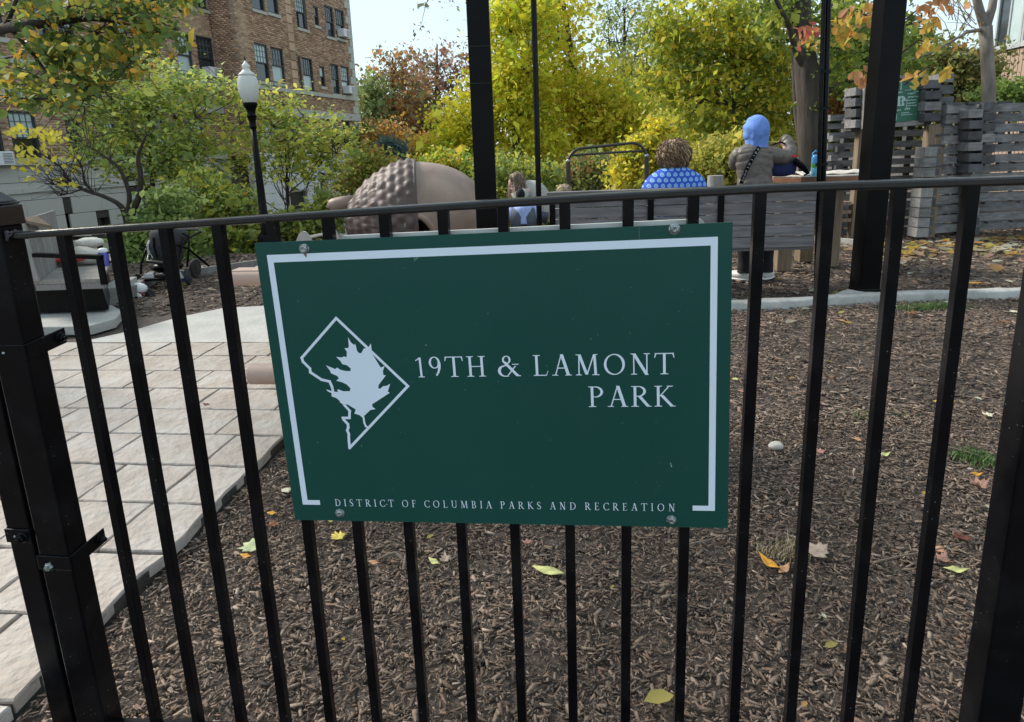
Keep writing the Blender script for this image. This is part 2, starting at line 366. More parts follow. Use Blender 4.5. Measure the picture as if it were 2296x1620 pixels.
def strap(parent, u, n, w, d, z, ear, name='clamp_band', boltside='side', h=.036):
    mb = MB(); t = .004
    mb.hexa([FP(u + a, zz, n - d / 2 - t + b) for zz in (z - h / 2, z + h / 2) for a, b in ((-w / 2 - t, 0), (w / 2 + t, 0), (w / 2 + t, t), (-w / 2 - t, t))])
    s0 = w / 2 + .0003
    mb.hexa([FP(u + s0 + a, zz + b * .10, n - d / 2 + b) for zz in (z - h / 2, z + h / 2) for a, b in ((0, 0), (t, 0), (t + .006, ear), (.006, ear))])
    mb.hexa([FP(u - w / 2 - a, zz, n - d / 2 + b) for zz in (z - h / 2, z + h / 2) for a, b in ((t, 0), (0.0003, 0), (0.0003, d + .02), (t, d + .02))])
    o = mb.build(name, M['black'], parent, bevel=.0015)
    def bolt(P, dirv):
        q = dirv.to_track_quat('Z', 'Y').to_matrix().to_4x4(); MM = Matrix.Translation(P) @ q
        b = MB(); b.lathe([(.0125, 0), (.0125, .002), (.011, .003)], 18, MM); b.lathe([(.009, .003), (.009, .010), (.0075, .0115)], 6, MM); b.lathe([(.005, .011), (.005, .016), (.004, .017)], 10, MM)
        return b
    if boltside == 'side': bolt(FP(u + s0 + t + .005, z + .008, n - d / 2 + ear - .017), FD).build('bolt', M['black'], o)
    else: bolt(FP(u + w * .22, z - .002, n - d / 2 - t), -FN).build('bolt', M['black'], o)
    b2 = MB(); b2.lathe([(.003, 0), (.003, .002), (.002, .003)], 8, Matrix.Translation(FP(u - w * .12, z, n - d / 2 - t)) @ (-FN).to_track_quat('Z', 'Y').to_matrix().to_4x4()); b2.build('rivet', M['screw'], o)
strap(pA, UA, 0, .078, .056, 1.062, .098)
def zat(px, py, n=-.03):
    return onplane(px, py, FP(0, 0, n), FN).z
strap(pA, UA, 0, .078, .056, zat(110, 1262), .098)
bo = MB(); bo.lathe([(.011, 0), (.011, .003), (.008, .008)], 6, Matrix.Translation(FP(UA - .012, zat(100, 1268), -.033)) @ (-FN).to_track_quat('Z', 'Y').to_matrix().to_4x4()); bo.build('bolt', M['screw'], pA)
UB = -1.191
pB = thing('fence_post', 'narrower black gate post cut off by the left edge, bolted beside the capped post', 'fence post', FP(UB, 0))
sqpost('post_shaft', UB, .012, .062, .05, 1.28, pB)
strap(pB, UB, .012, .06, .05, zat(58, 1212), .05, boltside='front')
pC = thing('fence_post', 'thick black square fence post at the right edge past the last picket', 'fence post', FP(1.03, 0))
# right post placed from its visible left edge
eR = onplane(2240, 965, FP(0, 0, .032), FN); uR = (eR - FO).dot(FD)
pC.matrix_basis = Matrix.Translation(FP(uR + .038, 0))
MB().hexa([FP(uR + .038 + a * .038, z, b * .032) for z in (0, 1.50) for a, b in ((-1, -1), (1, -1), (1, 1), (-1, 1))]).build('post_shaft', M['black'], pC, bevel=.004)
MB().hexa([FP(uR + .038 + a * .043, z, b * .037) for z in (1.498, 1.53) for a, b in ((-1, -1), (1, -1), (1, 1), (-1, 1))]).build('post_cap', M['black'], pC, bevel=.004)

# --- sign
OFF = .0245
SE = (FD + Vector((0, 0, OFF))).normalized(); SG = (Vector((0, 0, -1)) + FD * OFF).normalized(); SN = SE.cross(SG).normalized()
if SN.y > 0: SN = -SN        # faces the camera
SO = FP(-.5096, 1.2884, -.015)
SW, SH = .914, .6123
def SP(u, v, n=0.0): return SO + SE * u + SG * v + SN * n
def suv(px, py):             # N pixel (2560 wide) -> sign u,v
    p = onplane(px / 1.115, py / 1.115, SO, SN); return (p - SO).dot(SE), (p - SO).dot(SG)
sign = thing('park_sign', 'dark green park name sign with a white border bolted to the picket fence', 'sign', SP(SW / 2, SH))
MB().hexa([SP(u, v, n) for n in (-.0028, 0) for u, v in ((0, 0), (0, SH), (SW, SH), (SW, 0))]).build('sign_panel', M['green'], sign, bevel=.0004)
def flat(name, polys, m, parent, n0=.0006, label=None, dn=.00002):
    mb = MB()
    for k, P in enumerate(polys):
        b = len(mb.v); mb.v += [tuple(SP(u, v, n0 + dn * k)) for u, v in P]; mb.f.append(tuple(range(b, b + len(P))))
    me = bpy.data.meshes.new(name); me.from_pydata(mb.v, [], mb.f); me.materials.append(m)
    bm = bmesh.new(); bm.from_mesh(me); bmesh.ops.triangulate(bm, faces=bm.faces)
    for f in bm.faces:
        if f.normal.dot(SN) < 0: f.normal_flip()
    bm.to_mesh(me); bm.free()
    o = link(name, me, parent)
    if label: o['label'] = label
    return o
# border from measured corners (N px)
tl, tr, br, bl = suv(669, 640), suv(1797, 590), suv(1785, 1277), suv(756, 1262)
bw = .0155
a0, b0, a1, b1 = tl[0], tl[1], tr[0], br[1]
b0 = (tl[1] + tr[1]) / 2; b1 = (bl[1] + br[1]) / 2; a0 = (tl[0] + bl[0]) / 2; a1 = (tr[0] + br[0]) / 2
rect = lambda x0, y0, x1, y1: [(x0, y0), (x0, y1), (x1, y1), (x1, y0)]
flat('border_stripe', [rect(a0, b0, a1, b0 + bw), rect(a0, b0 + bw, a0 + bw * .8, b1), rect(a1 - bw * .8, b0 + bw, a1, b1),
     rect(a0 + bw * .8, b1 - .011, a0 + .040, b1), rect(a1 - .043, b1 - .011, a1 - bw * .8, b1)], M['white'], sign, dn=0)
# emblem: outline + leaf, traced in N px from a 3.6x enlargement of (700,750)
E_ = lambda x, y: suv(700 + x / 3.6, 750 + y / 3.6)
outl = [(507, 165), (197, 522), (208, 556), (270, 618), (275, 652), (375, 718), (448, 735), (468, 780), (480, 830), (500, 860), (560, 915), (585, 950), (628, 998), (626, 1062), (568, 1062), (575, 1078), (612, 1118), (616, 1145), (607, 1175), (620, 1205), (622, 1270), (628, 1332), (1152, 776), (507, 165)]
def stroke(pts, w):
    P = [Vector((a, b)) for a, b in pts]; polys = []
    for i in range(len(P) - 1):
        d = (P[i + 1] - P[i]).normalized(); q = Vector((-d.y, d.x)) * w / 2; e = d * w * .42
        polys.append([tuple(P[i] - e + q), tuple(P[i] - e - q), tuple(P[i + 1] + e - q), tuple(P[i + 1] + e + q)])
    return polys
emb = flat('emblem', stroke([E_(*p) for p in outl], .0056), M['white'], sign, dn=.000012)
leafp = [(614, 335), (640, 380), (668, 405), (680, 395), (688, 425), (695, 455), (712, 478), (735, 478), (755, 438), (795, 430), (820, 392), (828, 455), (835, 490), (908, 608), (943, 595), (928, 640), (932, 675), (955, 678), (925, 718), (890, 765), (886, 795), (905, 798), (930, 775), (965, 772), (993, 753), (972, 825), (990, 835), (832, 938), (834, 960), (862, 982), (815, 990), (762, 1040), (745, 1058), (715, 1035), (672, 1022), (684, 985), (610, 940), (560, 932), (540, 920), (545, 908), (508, 882), (468, 868), (466, 838), (432, 822), (418, 805), (445, 812), (475, 825), (522, 828), (520, 802), (575, 822), (632, 820), (636, 795), (605, 762), (560, 740), (508, 726), (532, 708), (520, 685), (462, 660), (452, 635), (416, 588), (500, 622), (516, 608), (545, 628), (595, 640), (638, 640), (638, 615), (605, 588), (562, 576), (548, 552), (508, 512), (560, 518), (578, 508), (602, 515), (604, 465), (582, 434), (618, 432), (622, 410)]
LF = flat('oak_leaf_mark', [[E_(*p) for p in leafp]], M['white'], emb, n0=.0014)
flat('leaf_stem_mark', stroke([E_(752, 1045), E_(762, 1105), E_(775, 1135), E_(790, 1142)], .0042), M['white'], emb, n0=.0017)
# --- serif lettering, cap height = 1, y up
T_, H_ = .110, .044
def ln(x0, y0, x1, y1, w):
    d = Vector((x1 - x0, y1 - y0)).normalized(); q = Vector((-d.y, d.x)) * w / 2
    # cut square to the horizontal when the stroke is mostly vertical
    if abs(d.y) > .35:
        k = w / 2 / abs(d.y); return [(x0 - k, y0), (x0 + k, y0), (x1 + k, y1), (x1 - k, y1)]
    return [(x0 + q.x, y0 + q.y), (x0 - q.x, y0 - q.y), (x1 - q.x, y1 - q.y), (x1 + q.x, y1 + q.y)]
def sf(x, y, w=.30):
    s = 1 if y < .5 else -1
    return [(x - w / 2, y), (x + w / 2, y), (x + w / 2 - .01, y + s * .03), (x + w * .22, y + s * .045), (x - w * .22, y + s * .045), (x - w / 2 + .01, y + s * .03)]
def arc(cx, cy, rx, ry, a0, a1, th=T_, tn=H_, tilt=0.0, n=22):
    out = []; ps = []
    for i in range(n + 1):
        a = R(a0 + (a1 - a0) * i / n); k = abs(math.cos(a - R(tilt))) ** 1.5; w = (tn + (th - tn) * k) / 2
        c_, s_ = math.cos(a), math.sin(a); ps.append(((cx + (rx + w) * c_, cy + (ry + w) * s_), (cx + (rx - w) * c_, cy + (ry - w) * s_)))
    for i in range(n): out.append([ps[i][0], ps[i][1], ps[i + 1][1], ps[i + 1][0]])
    return out
def stem(x, w=.32): return [ln(x, 0, x, 1, T_), sf(x, 0, w), sf(x, 1, w)]
GL = {
 'I': (.36, stem(.18)),
 'H': (.90, stem(.19) + stem(.71) + [ln(.19, .5, .71, .5, H_)]),
 'T': (.82, [ln(.41, 0, .41, 1, T_), sf(.41, 0, .34), [(.03, 1.0), (.79, 1.0), (.79, .955), (.03, .955)], [(.0, .78), (.03, .78), (.085, .96), (.03, 1.02)], [(.82, .78), (.79, .78), (.735, .96), (.79, 1.02)]]),
 'L': (.70, stem(.19) + [[(.19, 0), (.60, 0), (.60, .045), (.19, .045)], [(.56, .0), (.60, .0), (.68, .24), (.655, .24), (.585, .06)]]),
 'A': (.86, [ln(.16, 0, .44, 1.02, H_ + .005), ln(.72, 0, .45, 1.02, T_ + .02), ln(.25, .36, .62, .36, H_), sf(.15, 0, .27), sf(.72, 0, .30)]),
 'M': (1.08, [ln(.19, 0, .21, 1, H_ + .01), ln(.90, 0, .86, 1, T_), ln(.52, .03, .22, 1, T_ + .01), ln(.53, .03, .84, 1, H_ + .01), sf(.18, 0, .27), sf(.90, 0, .32), [(.06, 1), (.28, 1), (.26, .955), (.08, .965)], [(.80, 1), (1.0, 1), (.98, .965), (.82, .955)]]),
 'N': (.93, [ln(.20, 0, .20, .98, H_ + .008), ln(.74, .0, .74, 1, H_ + .008), ln(.74, -.02, .20, 1, T_ + .02), sf(.20, 0, .27), sf(.74, 1, .27), [(.06, 1), (.24, 1), (.22, .955), (.08, .965)]]),
 'O': (.98, arc(.49, .5, .385, .475, 0, 360, tilt=12, n=40)),
 'C': (.82, arc(.50, .5, .39, .475, 42, 318, tilt=8, n=30) + [[(.77, .98), (.80, .98), (.80, .72), (.775, .72)], [(.77, .02), (.80, .02), (.82, .26), (.79, .26)]]),
 'D': (.90, stem(.19)[:1] + [sf(.15, 0, .25), sf(.15, 1, .25)] + arc(.33, .5, .46, .475, -90, 90, n=24) + [[(.19, 1), (.34, 1), (.34, .955), (.19, .955)], [(.19, 0), (.34, 0), (.34, .045), (.19, .045)]]),
 'P': (.70, stem(.19) + arc(.32, .735, .27, .245, -90, 90, n=18) + [[(.19, 1), (.33, 1), (.33, .96), (.19, .96)], [(.19, .47), (.33, .47), (.33, .51), (.19, .51)]]),
 'R': (.84, stem(.19) + arc(.32, .745, .26, .235, -90, 90, n=18) + [[(.19, 1), (.33, 1), (.33, .96), (.19, .96)], [(.19, .49), (.36, .49), (.36, .53), (.19, .53)], ln(.74, 0, .37, .51, T_ + .01), [(.66, 0), (.87, 0), (.86, .035), (.70, .04)]]),
 'B': (.76, stem(.19)[:1] + [sf(.15, 0, .25), sf(.15, 1, .25)] + arc(.32, .755, .23, .225, -90, 90, n=16) + arc(.33, .275, .28, .255, -90, 90, n=16) + [[(.19, 1), (.33, 1), (.33, .96), (.19, .96)], [(.19, .51), (.33, .51), (.33, .55), (.19, .55)], [(.19, 0), (.34, 0), (.34, .04), (.19, .04)]]),
 'E': (.70, stem(.19) + [[(.19, 1), (.57, 1), (.57, .955), (.19, .955)], [(.19, .54), (.5, .54), (.5, .50), (.19, .50)], [(.19, 0), (.60, 0), (.60, .045), (.19, .045)], [(.55, 1), (.58, 1), (.60, .80), (.575, .80)], [(.48, .62), (.505, .62), (.505, .42), (.48, .42)], [(.57, 0), (.60, 0), (.67, .22), (.645, .22)]]),
 'F': (.64, stem(.19) + [[(.19, 1), (.57, 1), (.57, .955), (.19, .955)], [(.19, .54), (.5, .54), (.5, .50), (.19, .50)], [(.55, 1), (.58, 1), (.60, .80), (.575, .80)], [(.48, .62), (.505, .62), (.505, .42), (.48, .42)]]),
 'K': (.84, stem(.19) + [ln(.25, .50, .64, 1, H_ + .005), ln(.76, 0, .32, .56, T_ + .01), sf(.66, 1, .26), [(.66, 0), (.89, 0), (.88, .035), (.70, .04)]]),
 'S': (.60, arc(.30, .745, .20, .225, 35, 250, th=.10, n=18) + arc(.29, .255, .22, .23, -140, 75, th=.10, n=18) + [ln(.13, .66, .47, .36, .13), [(.47, .97), (.495, .97), (.51, .74), (.485, .74)], [(.06, .03), (.085, .03), (.075, .28), (.05, .28)]]),
 'U': (.88, [ln(.18, .32, .18, 1, T_), ln(.72, .32, .72, 1, H_ + .01), sf(.18, 1, .31), sf(.72, 1, .26)] + arc(.45, .32, .27, .30, 180, 360, th=T_ * .9, n=18)),
 '1': (.46, [ln(.27, 0, .25, .98, T_ - .015), sf(.27, 0, .30), [(.04, .84), (.22, .98), (.25, .93), (.06, .80)]]),
 '9': (.66, arc(.32, .72, .20, .27, 0, 360, th=.10, n=26) + arc(.13, .62, .41, .66, -55, 10, th=.11, n=14)),
 'n': (.62, [ln(.17, 0, .17, .66, T_), sf(.17, 0, .28), [(.03, .66), (.2, .68), (.2, .62), (.05, .62)], ln(.46, 0, .46, .45, T_), sf(.46, 0, .28)] + arc(.31, .42, .15, .20, 0, 180, n=12)),
 'e': (.56, arc(.28, .33, .20, .31, 0, 325, n=26) + [[(.08, .36), (.50, .36), (.50, .32), (.08, .32)]]),
 '&': (1.02, arc(.40, .80, .145, .175, 0, 360, th=.085, n=20) + arc(.34, .26, .27, .26, 60, 300, th=.13, n=20) + [ln(.88, .0, .29, .72, .12), ln(.46, .06, .78, .50, H_ + .01), [(.64, .56), (.92, .56), (.92, .60), (.64, .60)], [(.82, .0), (1.0, .0), (1.0, .04), (.84, .06)], ln(.24, .46, .53, .70, H_ + .01)]),
 ' ': (.42, []),
}
def lettering(text, x0, y0, x1, y1, cap, parent, m, track=.1, P=SP, name='lettering', space=.42, n0=.0008, label=None, sx=None):
    """baseline runs from (x0,y0) to (x1,y1) in sign u,v; letters share the given cap height"""
    def emit(polys):
        mb = MB()
        for k, q in polys:
            b = len(mb.v); mb.v += [tuple(P(u, v, n0 + (k % 60) * .00001)) for u, v in q]; mb.f.append(tuple(range(b, b + len(q))))
        if polys: me = bpy.data.meshes.new('letter'); me.from_pydata(mb.v, [], mb.f); me.materials.append(m); link('letter', me, parent)
    tot = sum((GL[c][0] if c != ' ' else space) for c in text); L = math.hypot(x1 - x0, y1 - y0)
    w0 = tot * cap; tr_ = (L - w0 * (sx or 1)) / max(1, len(text) - 1)
    ex = ((x1 - x0) / L, (y1 - y0) / L); pos = 0.0; polys = []
    for c in text:
        for k, pl in enumerate(GL[c][1]):
            q = []
            for a, b in pl:
                X = pos + a * cap * (sx or 1); q.append((x0 + ex[0] * X + ex[1] * b * cap, y0 + ex[1] * X - ex[0] * b * cap))
            polys.append((k, q))
        emit(polys); polys = []
        pos += (GL[c][0] if c != ' ' else space) * cap * (sx or 1) + tr_
k1, k2 = suv(1040, 945), suv(1686, 934); vb = (k1[1] + k2[1]) / 2
lettering('19TH & LAMONT', k1[0], vb, k2[0], vb, .0425, sign, M['white'], space=.26, sx=1.07)
k1, k2 = suv(1470, 1018), suv(1686, 1016); vb = (k1[1] + k2[1]) / 2
lettering('PARK', k1[0], vb, k2[0], vb, .0425, sign, M['white'], sx=1.10)
k1, k2 = suv(839, 1268), suv(1688, 1275); vb = (k1[1] + k2[1]) / 2
lettering('DISTRICT OF COLUMBIA PARKS AND RECREATION', k1[0], vb, k2[0], vb, .0165, sign, M['white'], space=.22, sx=.9)
for px, py in ((761, 623), (1686, 573), (850, 1283), (1678, 1300)):
    u, v = suv(px, py); MM = Matrix.Translation(SP(u, v, .0002)) @ SN.to_track_quat('Z', 'Y').to_matrix().to_4x4()
    b = MB(); b.lathe([(.0105, 0), (.0103, .0015), (.0085, .0022), (.0082, .0022), (.0082, .0045), (.0068, .0062), (.0045, .0068), (.0025, .0052), (.0, .0052)], 20, MM, fn=lambda a, r_, z: 1 + (.10 * math.cos(5 * a) if r_ < .006 else .025 * math.sin(7 * a)))
    b.build('screw', M['screw'], sign, smooth=True)
# scuffs on the sign: small scratches and specks
sp = []
for k in range(85):
    u, v = random.uniform(.05, SW - .05), random.uniform(.05, SH - .03) ** 1; r_ = random.uniform(.0003, .0008)
    if random.random() < .12: r_ *= 1.8
    a = random.random() * 3; sp.append([(u + r_ * math.cos(a + j * 1.57) * (1.6 if j % 2 else .7), v + r_ * math.sin(a + j * 1.57)) for j in range(4)])
u, v = suv(1035, 646); sp += stroke([(u, v), (u + .008, v - .001), (u + .001, v + .005), (u, v)], .0006)
u, v = suv(1675, 1157); sp.append([(u, v), (u + .0015, v), (u + .004, v + .010), (u + .002, v + .009)])
flat('scuff_marks', sp, mat('chipped_paint', (.30, .40, .36), .6, .2, 40), sign, n0=.0003, dn=.000001)
u, v = suv(1597, 568); flat('scratch', [rect(u, .0005, u + .0008, b0 - .001)], mat('scratch', (.12, .2, .17), .6), sign, n0=.0003)
u, v = suv(763, 636); flat('rust_stain', [[(u - .003, v + .000), (u + .004, v), (u + .0015, v + .007)]], mat('rust', (.30, .12, .05), .8, .3, 90), sign, n0=.0012)
# pale board on the back of the fence
SO2 = SO - SN * .036
bbk = thing('sign_back_board', 'pale blank board on the rear of the fence, its edge showing above the green sign', 'board', SO2 + SE * .5 + SG * .6)
q = []
x0b, x1b, tb = .140, .872, -.0045
for a in range(7): q.append((x1b - .012 + .012 * math.sin(R(15 * a)), tb + .012 - .012 * math.cos(R(15 * a))))
q += [(x1b, SH - .03), (x0b, SH - .03), (x0b, tb + .02), (x0b + .03, tb + .002)]
MB().prism([SO2 + SE * a + SG * b for a, b in q], SN * -.006).build('board', M['pale'], bbk)
# ------------------------------------------------------------------ ground
def smooth(a, b, x):
    t = np.clip((np.asarray(x, float) - a) / (b - a), 0, 1); return t * t * (3 - 2 * t)
def terrain(x, y):
    x = np.asarray(x, float); y = np.asarray(y, float)
    edge = 9.3 + 3.2 * smooth(-3, 3, x)                 # plateau of the playground, then a slope down
    drop = smooth(edge, edge + 9, y) * 2.4
    drop = drop + smooth(-5.2, -12, x) * 1.2 * smooth(4, 9, y)
    drop = drop * (1 - .8 * smooth(5, 9, x))
    return -drop
def hz(x, y): return float(terrain(x, y))
xs = np.concatenate([np.linspace(-400, -40, 10)[:-1], np.linspace(-40, 40, 161), np.linspace(40, 400, 10)[1:]])
ys = np.concatenate([np.linspace(-40, 0, 6)[:-1], np.linspace(0, 50, 101), np.linspace(50, 900, 16)[1:]])
X, Yy = np.meshgrid(xs, ys); Z = terrain(X, Yy) + .012 * np.sin(X * 3.1 + np.sin(Yy * 2)) * np.sin(Yy * 2.3) - .02
V = np.stack([X, Yy, Z], -1).reshape(-1, 3); nx, ny = len(xs), len(ys)
i0 = (np.arange(ny - 1)[:, None] * nx + np.arange(nx - 1)[None]).ravel()
F = np.stack([i0, i0 + 1, i0 + nx + 1, i0 + nx], -1)
gm = M['mulch']
o = link('ground', np_mesh('ground', V, F, gm, smooth=True)); tag(o, 'brown shredded bark mulch ground of the playground', 'ground', kind='structure')

# paving at the left: recessed joints, individual stones
PT = R(-6.5); PU = Vector((math.cos(PT), math.sin(PT), 0)); PV = Vector((-math.sin(PT), math.cos(PT), 0)); PO = Vector((-1.315, 2.03, 0))
def PP(u, v, z): return PO - PU * u + PV * v + Vector((0, 0, z))
def edge_u(v): return -(.075 + .012 * math.sin(v * 3.1)) * 0 + .0 - (.02 * math.sin(v * 2.1)) + (.22 * max(0, .0 - v))
path = thing('paved_path', 'pale stone-pattern paved path at the left with a rough cut edge', 'path', PP(1.5, 1.2, 0))
path['kind'] = 'structure'
mb = MB(); mb.hexa([PP(a, b, z) for z in (-.1, .030) for a, b in ((6.0, -.9), (.012, -.9), (.012, 2.62), (6.0, 2.62))]); mb.build('joint_bed', M['joint'], path)
rs = random.Random(3); cnt = 0
for k in range(-3, 8):
    v0, v1 = k * .322 + .02, (k + 1) * .322 + .02
    u = 0.0; first = True; off = rs.uniform(.2, .5)
    while u < 5.6 and not (u > 2.9 and k < -1):
        wl_ = off if first else rs.choice([.36, .44, .52, .60]); first = False
        u1 = u + wl_; g = .0065
        n = 5; z = .045 + rs.uniform(-.002, .002)
        mb = MB(); ring = []
        jit = lambda: rs.uniform(-.0055, .0055)
        pts = []
        for i in range(n): pts.append((u + g + (u1 - u - 2 * g) * i / n, v0 + g + jit()))
        for i in range(3): pts.append((u1 - g + jit(), v0 + g + (v1 - v0 - 2 * g) * i / 3))
        for i in range(n): pts.append((u1 - g - (u1 - u - 2 * g) * i / n, v1 - g + jit()))
        for i in range(3): pts.append((u + g + jit() * (2.4 if u == 0 else 1), v1 - g - (v1 - v0 - 2 * g) * i / 3))
        cx_, cy_ = (u + u1) / 2, (v0 + v1) / 2
        top = [PP(cx_ + (a - cx_) * (1 - .007 / (u1 - u)), cy_ + (b - cy_) * (1 - .008 / .32), z) for a, b in pts]
        mid = [PP(a, b, z - .006) for a, b in pts]; low = [PP(a, b, .0) for a, b in pts]
        m_ = len(pts); mb.add(low + mid + top, [tuple(range(2 * m_, 3 * m_))] + [(i, (i + 1) % m_, m_ + (i + 1) % m_, m_ + i) for i in range(m_)] + [(m_ + i, m_ + (i + 1) % m_, 2 * m_ + (i + 1) % m_, 2 * m_ + i) for i in range(m_)])
        mb.build('paving_stone', M['pave'], path); cnt += 1
        u = u1
# smooth concrete walk beyond the paving
strip = [G(150, 786), G(300, 752), G(400, 722), G(500, 701), G(600, 695), G(900, 690), G(1100, 700), G(1100, 790), PP(-1.3, 2.605, 0), PP(6, 2.605, 0), G(-150, 800), G(60, 790)]
strip = [Vector((p.x, p.y, 0)) for p in strip]
mb = MB(); mb.prism(strip, (0, 0, .043))
o = mb.build('concrete_walk', M['conc'], tri=True); tag(o, 'plain pale concrete walk beyond the paving stones', 'path', kind='structure')

# low concrete kerb across the mulch
kp = [G(1350, 712), G(1500, 702), G(1645, 692), G(1800, 686), G(1905, 677), G(2000, 672), G(2150, 668), G(2290, 664), G(2500, 655)]
kp = [Vector((p.x, p.y, 0)) for p in kp]; kp[0] = Vector((-.6, kp[0].y, 0))
mb = MB(); prof = [(-.062, -.05), (-.06, .05), (-.045, .068), (.042, .07), (.058, .055), (.062, -.05)]
fine = []
for i in range(len(kp) - 1):
    for j in range(6): fine.append(kp[i].lerp(kp[i + 1], j / 6))
fine.append(kp[-1]); rr = random.Random(5)
for i, p in enumerate(fine):
    d = (fine[min(i + 1, len(fine) - 1)] - fine[max(0, i - 1)]).normalized(); q = Vector((-d.y, d.x, 0)); e = rr.uniform(-.006, .006)
    for a, z in prof: mb.v.append(tuple(p + q * (a + e) + Vector((0, 0, z + rr.uniform(-.004, .004)))))
np_ = len(prof)
for i in range(len(fine) - 1):
    for j in range(np_ - 1): mb.f.append((i * np_ + j, i * np_ + j + 1, (i + 1) * np_ + j + 1, (i + 1) * np_ + j))
o = mb.build('kerb', M['kerb'], smooth=True); tag(o, 'low pale concrete kerb crossing the mulch', 'kerb', kind='structure')

# edging boards at the far side of the mulch, left
ed = [G(300, 668), G(345, 632), G(560, 592)]
e_ = thing('edging_board', 'low timber edging board between mulch and shrubs', 'edging', ed[1])
MB().beam(Vector((ed[0].x, ed[0].y, .05)), Vector((ed[1].x, ed[1].y, .05)), .07, .16).build('board', M['woodpale'], e_)
MB().beam(Vector((ed[1].x, ed[1].y, .03)), Vector((ed[2].x + .8, ed[2].y + .3, .03)), .05, .12).build('board', M['woodpale'], e_)
p0, p1 = G(1930, 548), G(1840, 535)
e_ = thing('edging_board', 'thin pale edging strip in front of the log wall', 'edging', p0)
MB().beam((p1.x - .3, p1.y + .05, .02), (p0.x, p0.y, .02), .05, .08).build('board', M['kerb'], e_)

# mulch chips: real wedges, dense close by
def in_path(x, y):
    dx, dy = x - PO.x, y - PO.y; u = -(dx * PU.x + dy * PU.y); v = dx * PV.x + dy * PV.y
    a = (u > -.008) & (v > -.9) & (v < 2.65)
    # concrete walk
    poly = [(p.x, p.y) for p in strip]; ins = np.zeros(x.shape, bool); n = len(poly)
    for i in range(n):
        (xa, ya), (xb, yb) = poly[i], poly[(i + 1) % n]
        c = ((ya > y) != (yb > y)) & (x < (xb - xa) * (y - ya) / (yb - ya + 1e-12) + xa); ins ^= c
    return a | ins
CT = np.array([(-1, -.5, 0), (1, -.35, 0), (.85, .5, .1), (-1.05, .4, .05), (-.8, 0, 1.0), (.7, .1, .85)], float)
CF = np.array([(0, 1, 5), (0, 5, 4), (1, 2, 5), (2, 3, 4), (2, 4, 5), (3, 0, 4), (0, 3, 2), (0, 2, 1)])
def chips(n, x0, x1, y0, y1, L, seed, zl=.010):
    r = np.random.default_rng(seed); x = r.uniform(x0, x1, n); y = r.uniform(y0, y1, n)
    # only what the camera or a step aside could see
    k = (np.abs(x) < y * .95 + .6) & ~in_path(x, y); x, y = x[k], y[k]; n = len(x)
    ln_ = L * np.exp(r.normal(0, .52, n)); ln_ = np.minimum(ln_, L * 2.7); wd = ln_ * r.uniform(.15, .5, n); th = ln_ * r.uniform(.05, .16, n)
    z = terrain(x, y) + r.uniform(-.004, zl, n) - .006 + .006 * np.sin(x * 9) * np.sin(y * 8)
    rot = rotmats(r.uniform(0, 6.28, n), r.normal(0, .22, n), r.uniform(0, 6.28, n))
    pal = np.array([(.085, .062, .045), (.12, .09, .068), (.16, .125, .095), (.055, .042, .034), (.175, .135, .108), (.13, .085, .06), (.24, .19, .15), (.03, .024, .02)])
    w = np.array([.22, .22, .15, .16, .08, .10, .02, .05]); c = pal[r.choice(8, n, p=w / w.sum())] * r.uniform(.75, 1.25, (n, 1)) * np.array([1.45, 1.40, 1.38])
    fld = np.sin(x * 2.1 + 1.3 * np.sin(y * 1.7)) * np.sin(y * 2.6 + 1.1 * np.sin(x * 1.3 + 2)) + .5 * np.sin(x * 5.3 + y * 3.1) * np.sin(y * 6.1 - x * 2.2)
    c = c * (1 + .26 * np.clip(fld, -1, 1))[:, None]       # damp and dry patches
    return scatter(CT, CF, np.stack([x, y, z], -1), rot, np.stack([ln_ / 2, wd, th], -1), c)
allc = [chips(165000, -2.2, 3.6, .55, 3.2, .0145, 1), chips(85000, -3, 6.2, 3.0, 6.0, .022, 2, .012), chips(42000, -6.5, 9.5, 5.9, 10.5, .042, 3, .016)]
off = 0; VV, FF, CC = [], [], []
for a, b, c in allc: VV.append(a); FF.append(b + off); CC.append(c); off += len(a)
o = link('mulch_chips', np_mesh('mulch_chips', np.concatenate(VV), np.concatenate(FF), M['chips'], np.concatenate(CC)))
tag(o, 'loose shredded bark chips covering the playground ground', 'mulch', kind='stuff')

# ------------------------------------------------------------------ fallen leaves
def leaf_poly(kind, r):
    if kind == 'maple':
        A = [(-90, .25), (-60, .55), (-35, .50), (-15, .95), (0, .70), (12, .80), (35, .62), (55, .95), (72, .72), (90, 1.15), (108, .72), (125, .95), (145, .62), (168, .80), (180, .70), (195, .95), (215, .50), (240, .55)]
    elif kind == 'oak':
        A = [(-90, .2), (-50, .45), (-20, .35), (5, .62), (30, .40), (50, .75), (68, .6), (90, 1.2), (112, .6), (130, .75), (150, .40), (175, .62), (200, .35), (230, .45)]
    elif kind == 'round':
        A = [(-90 + i * 24, .62 + .05 * math.sin(i * 2)) for i in range(15)]
    else:
        A = [(-90, .95), (-60, .50), (-30, .38), (0, .36), (30, .40), (60, .55), (90, 1.05), (120, .55), (150, .40), (180, .36), (210, .38), (240, .50)]
    return [(r * q * math.cos(R(a)), r * q * math.sin(R(a))) for a, q in A]
leafmats = {}
def leafmat(nm, c):
    if nm not in leafmats: leafmats[nm] = mat('fallen_leaf_' + nm, c, .65, .22, 30, .4, 60, transl=.15)
    return leafmats[nm]
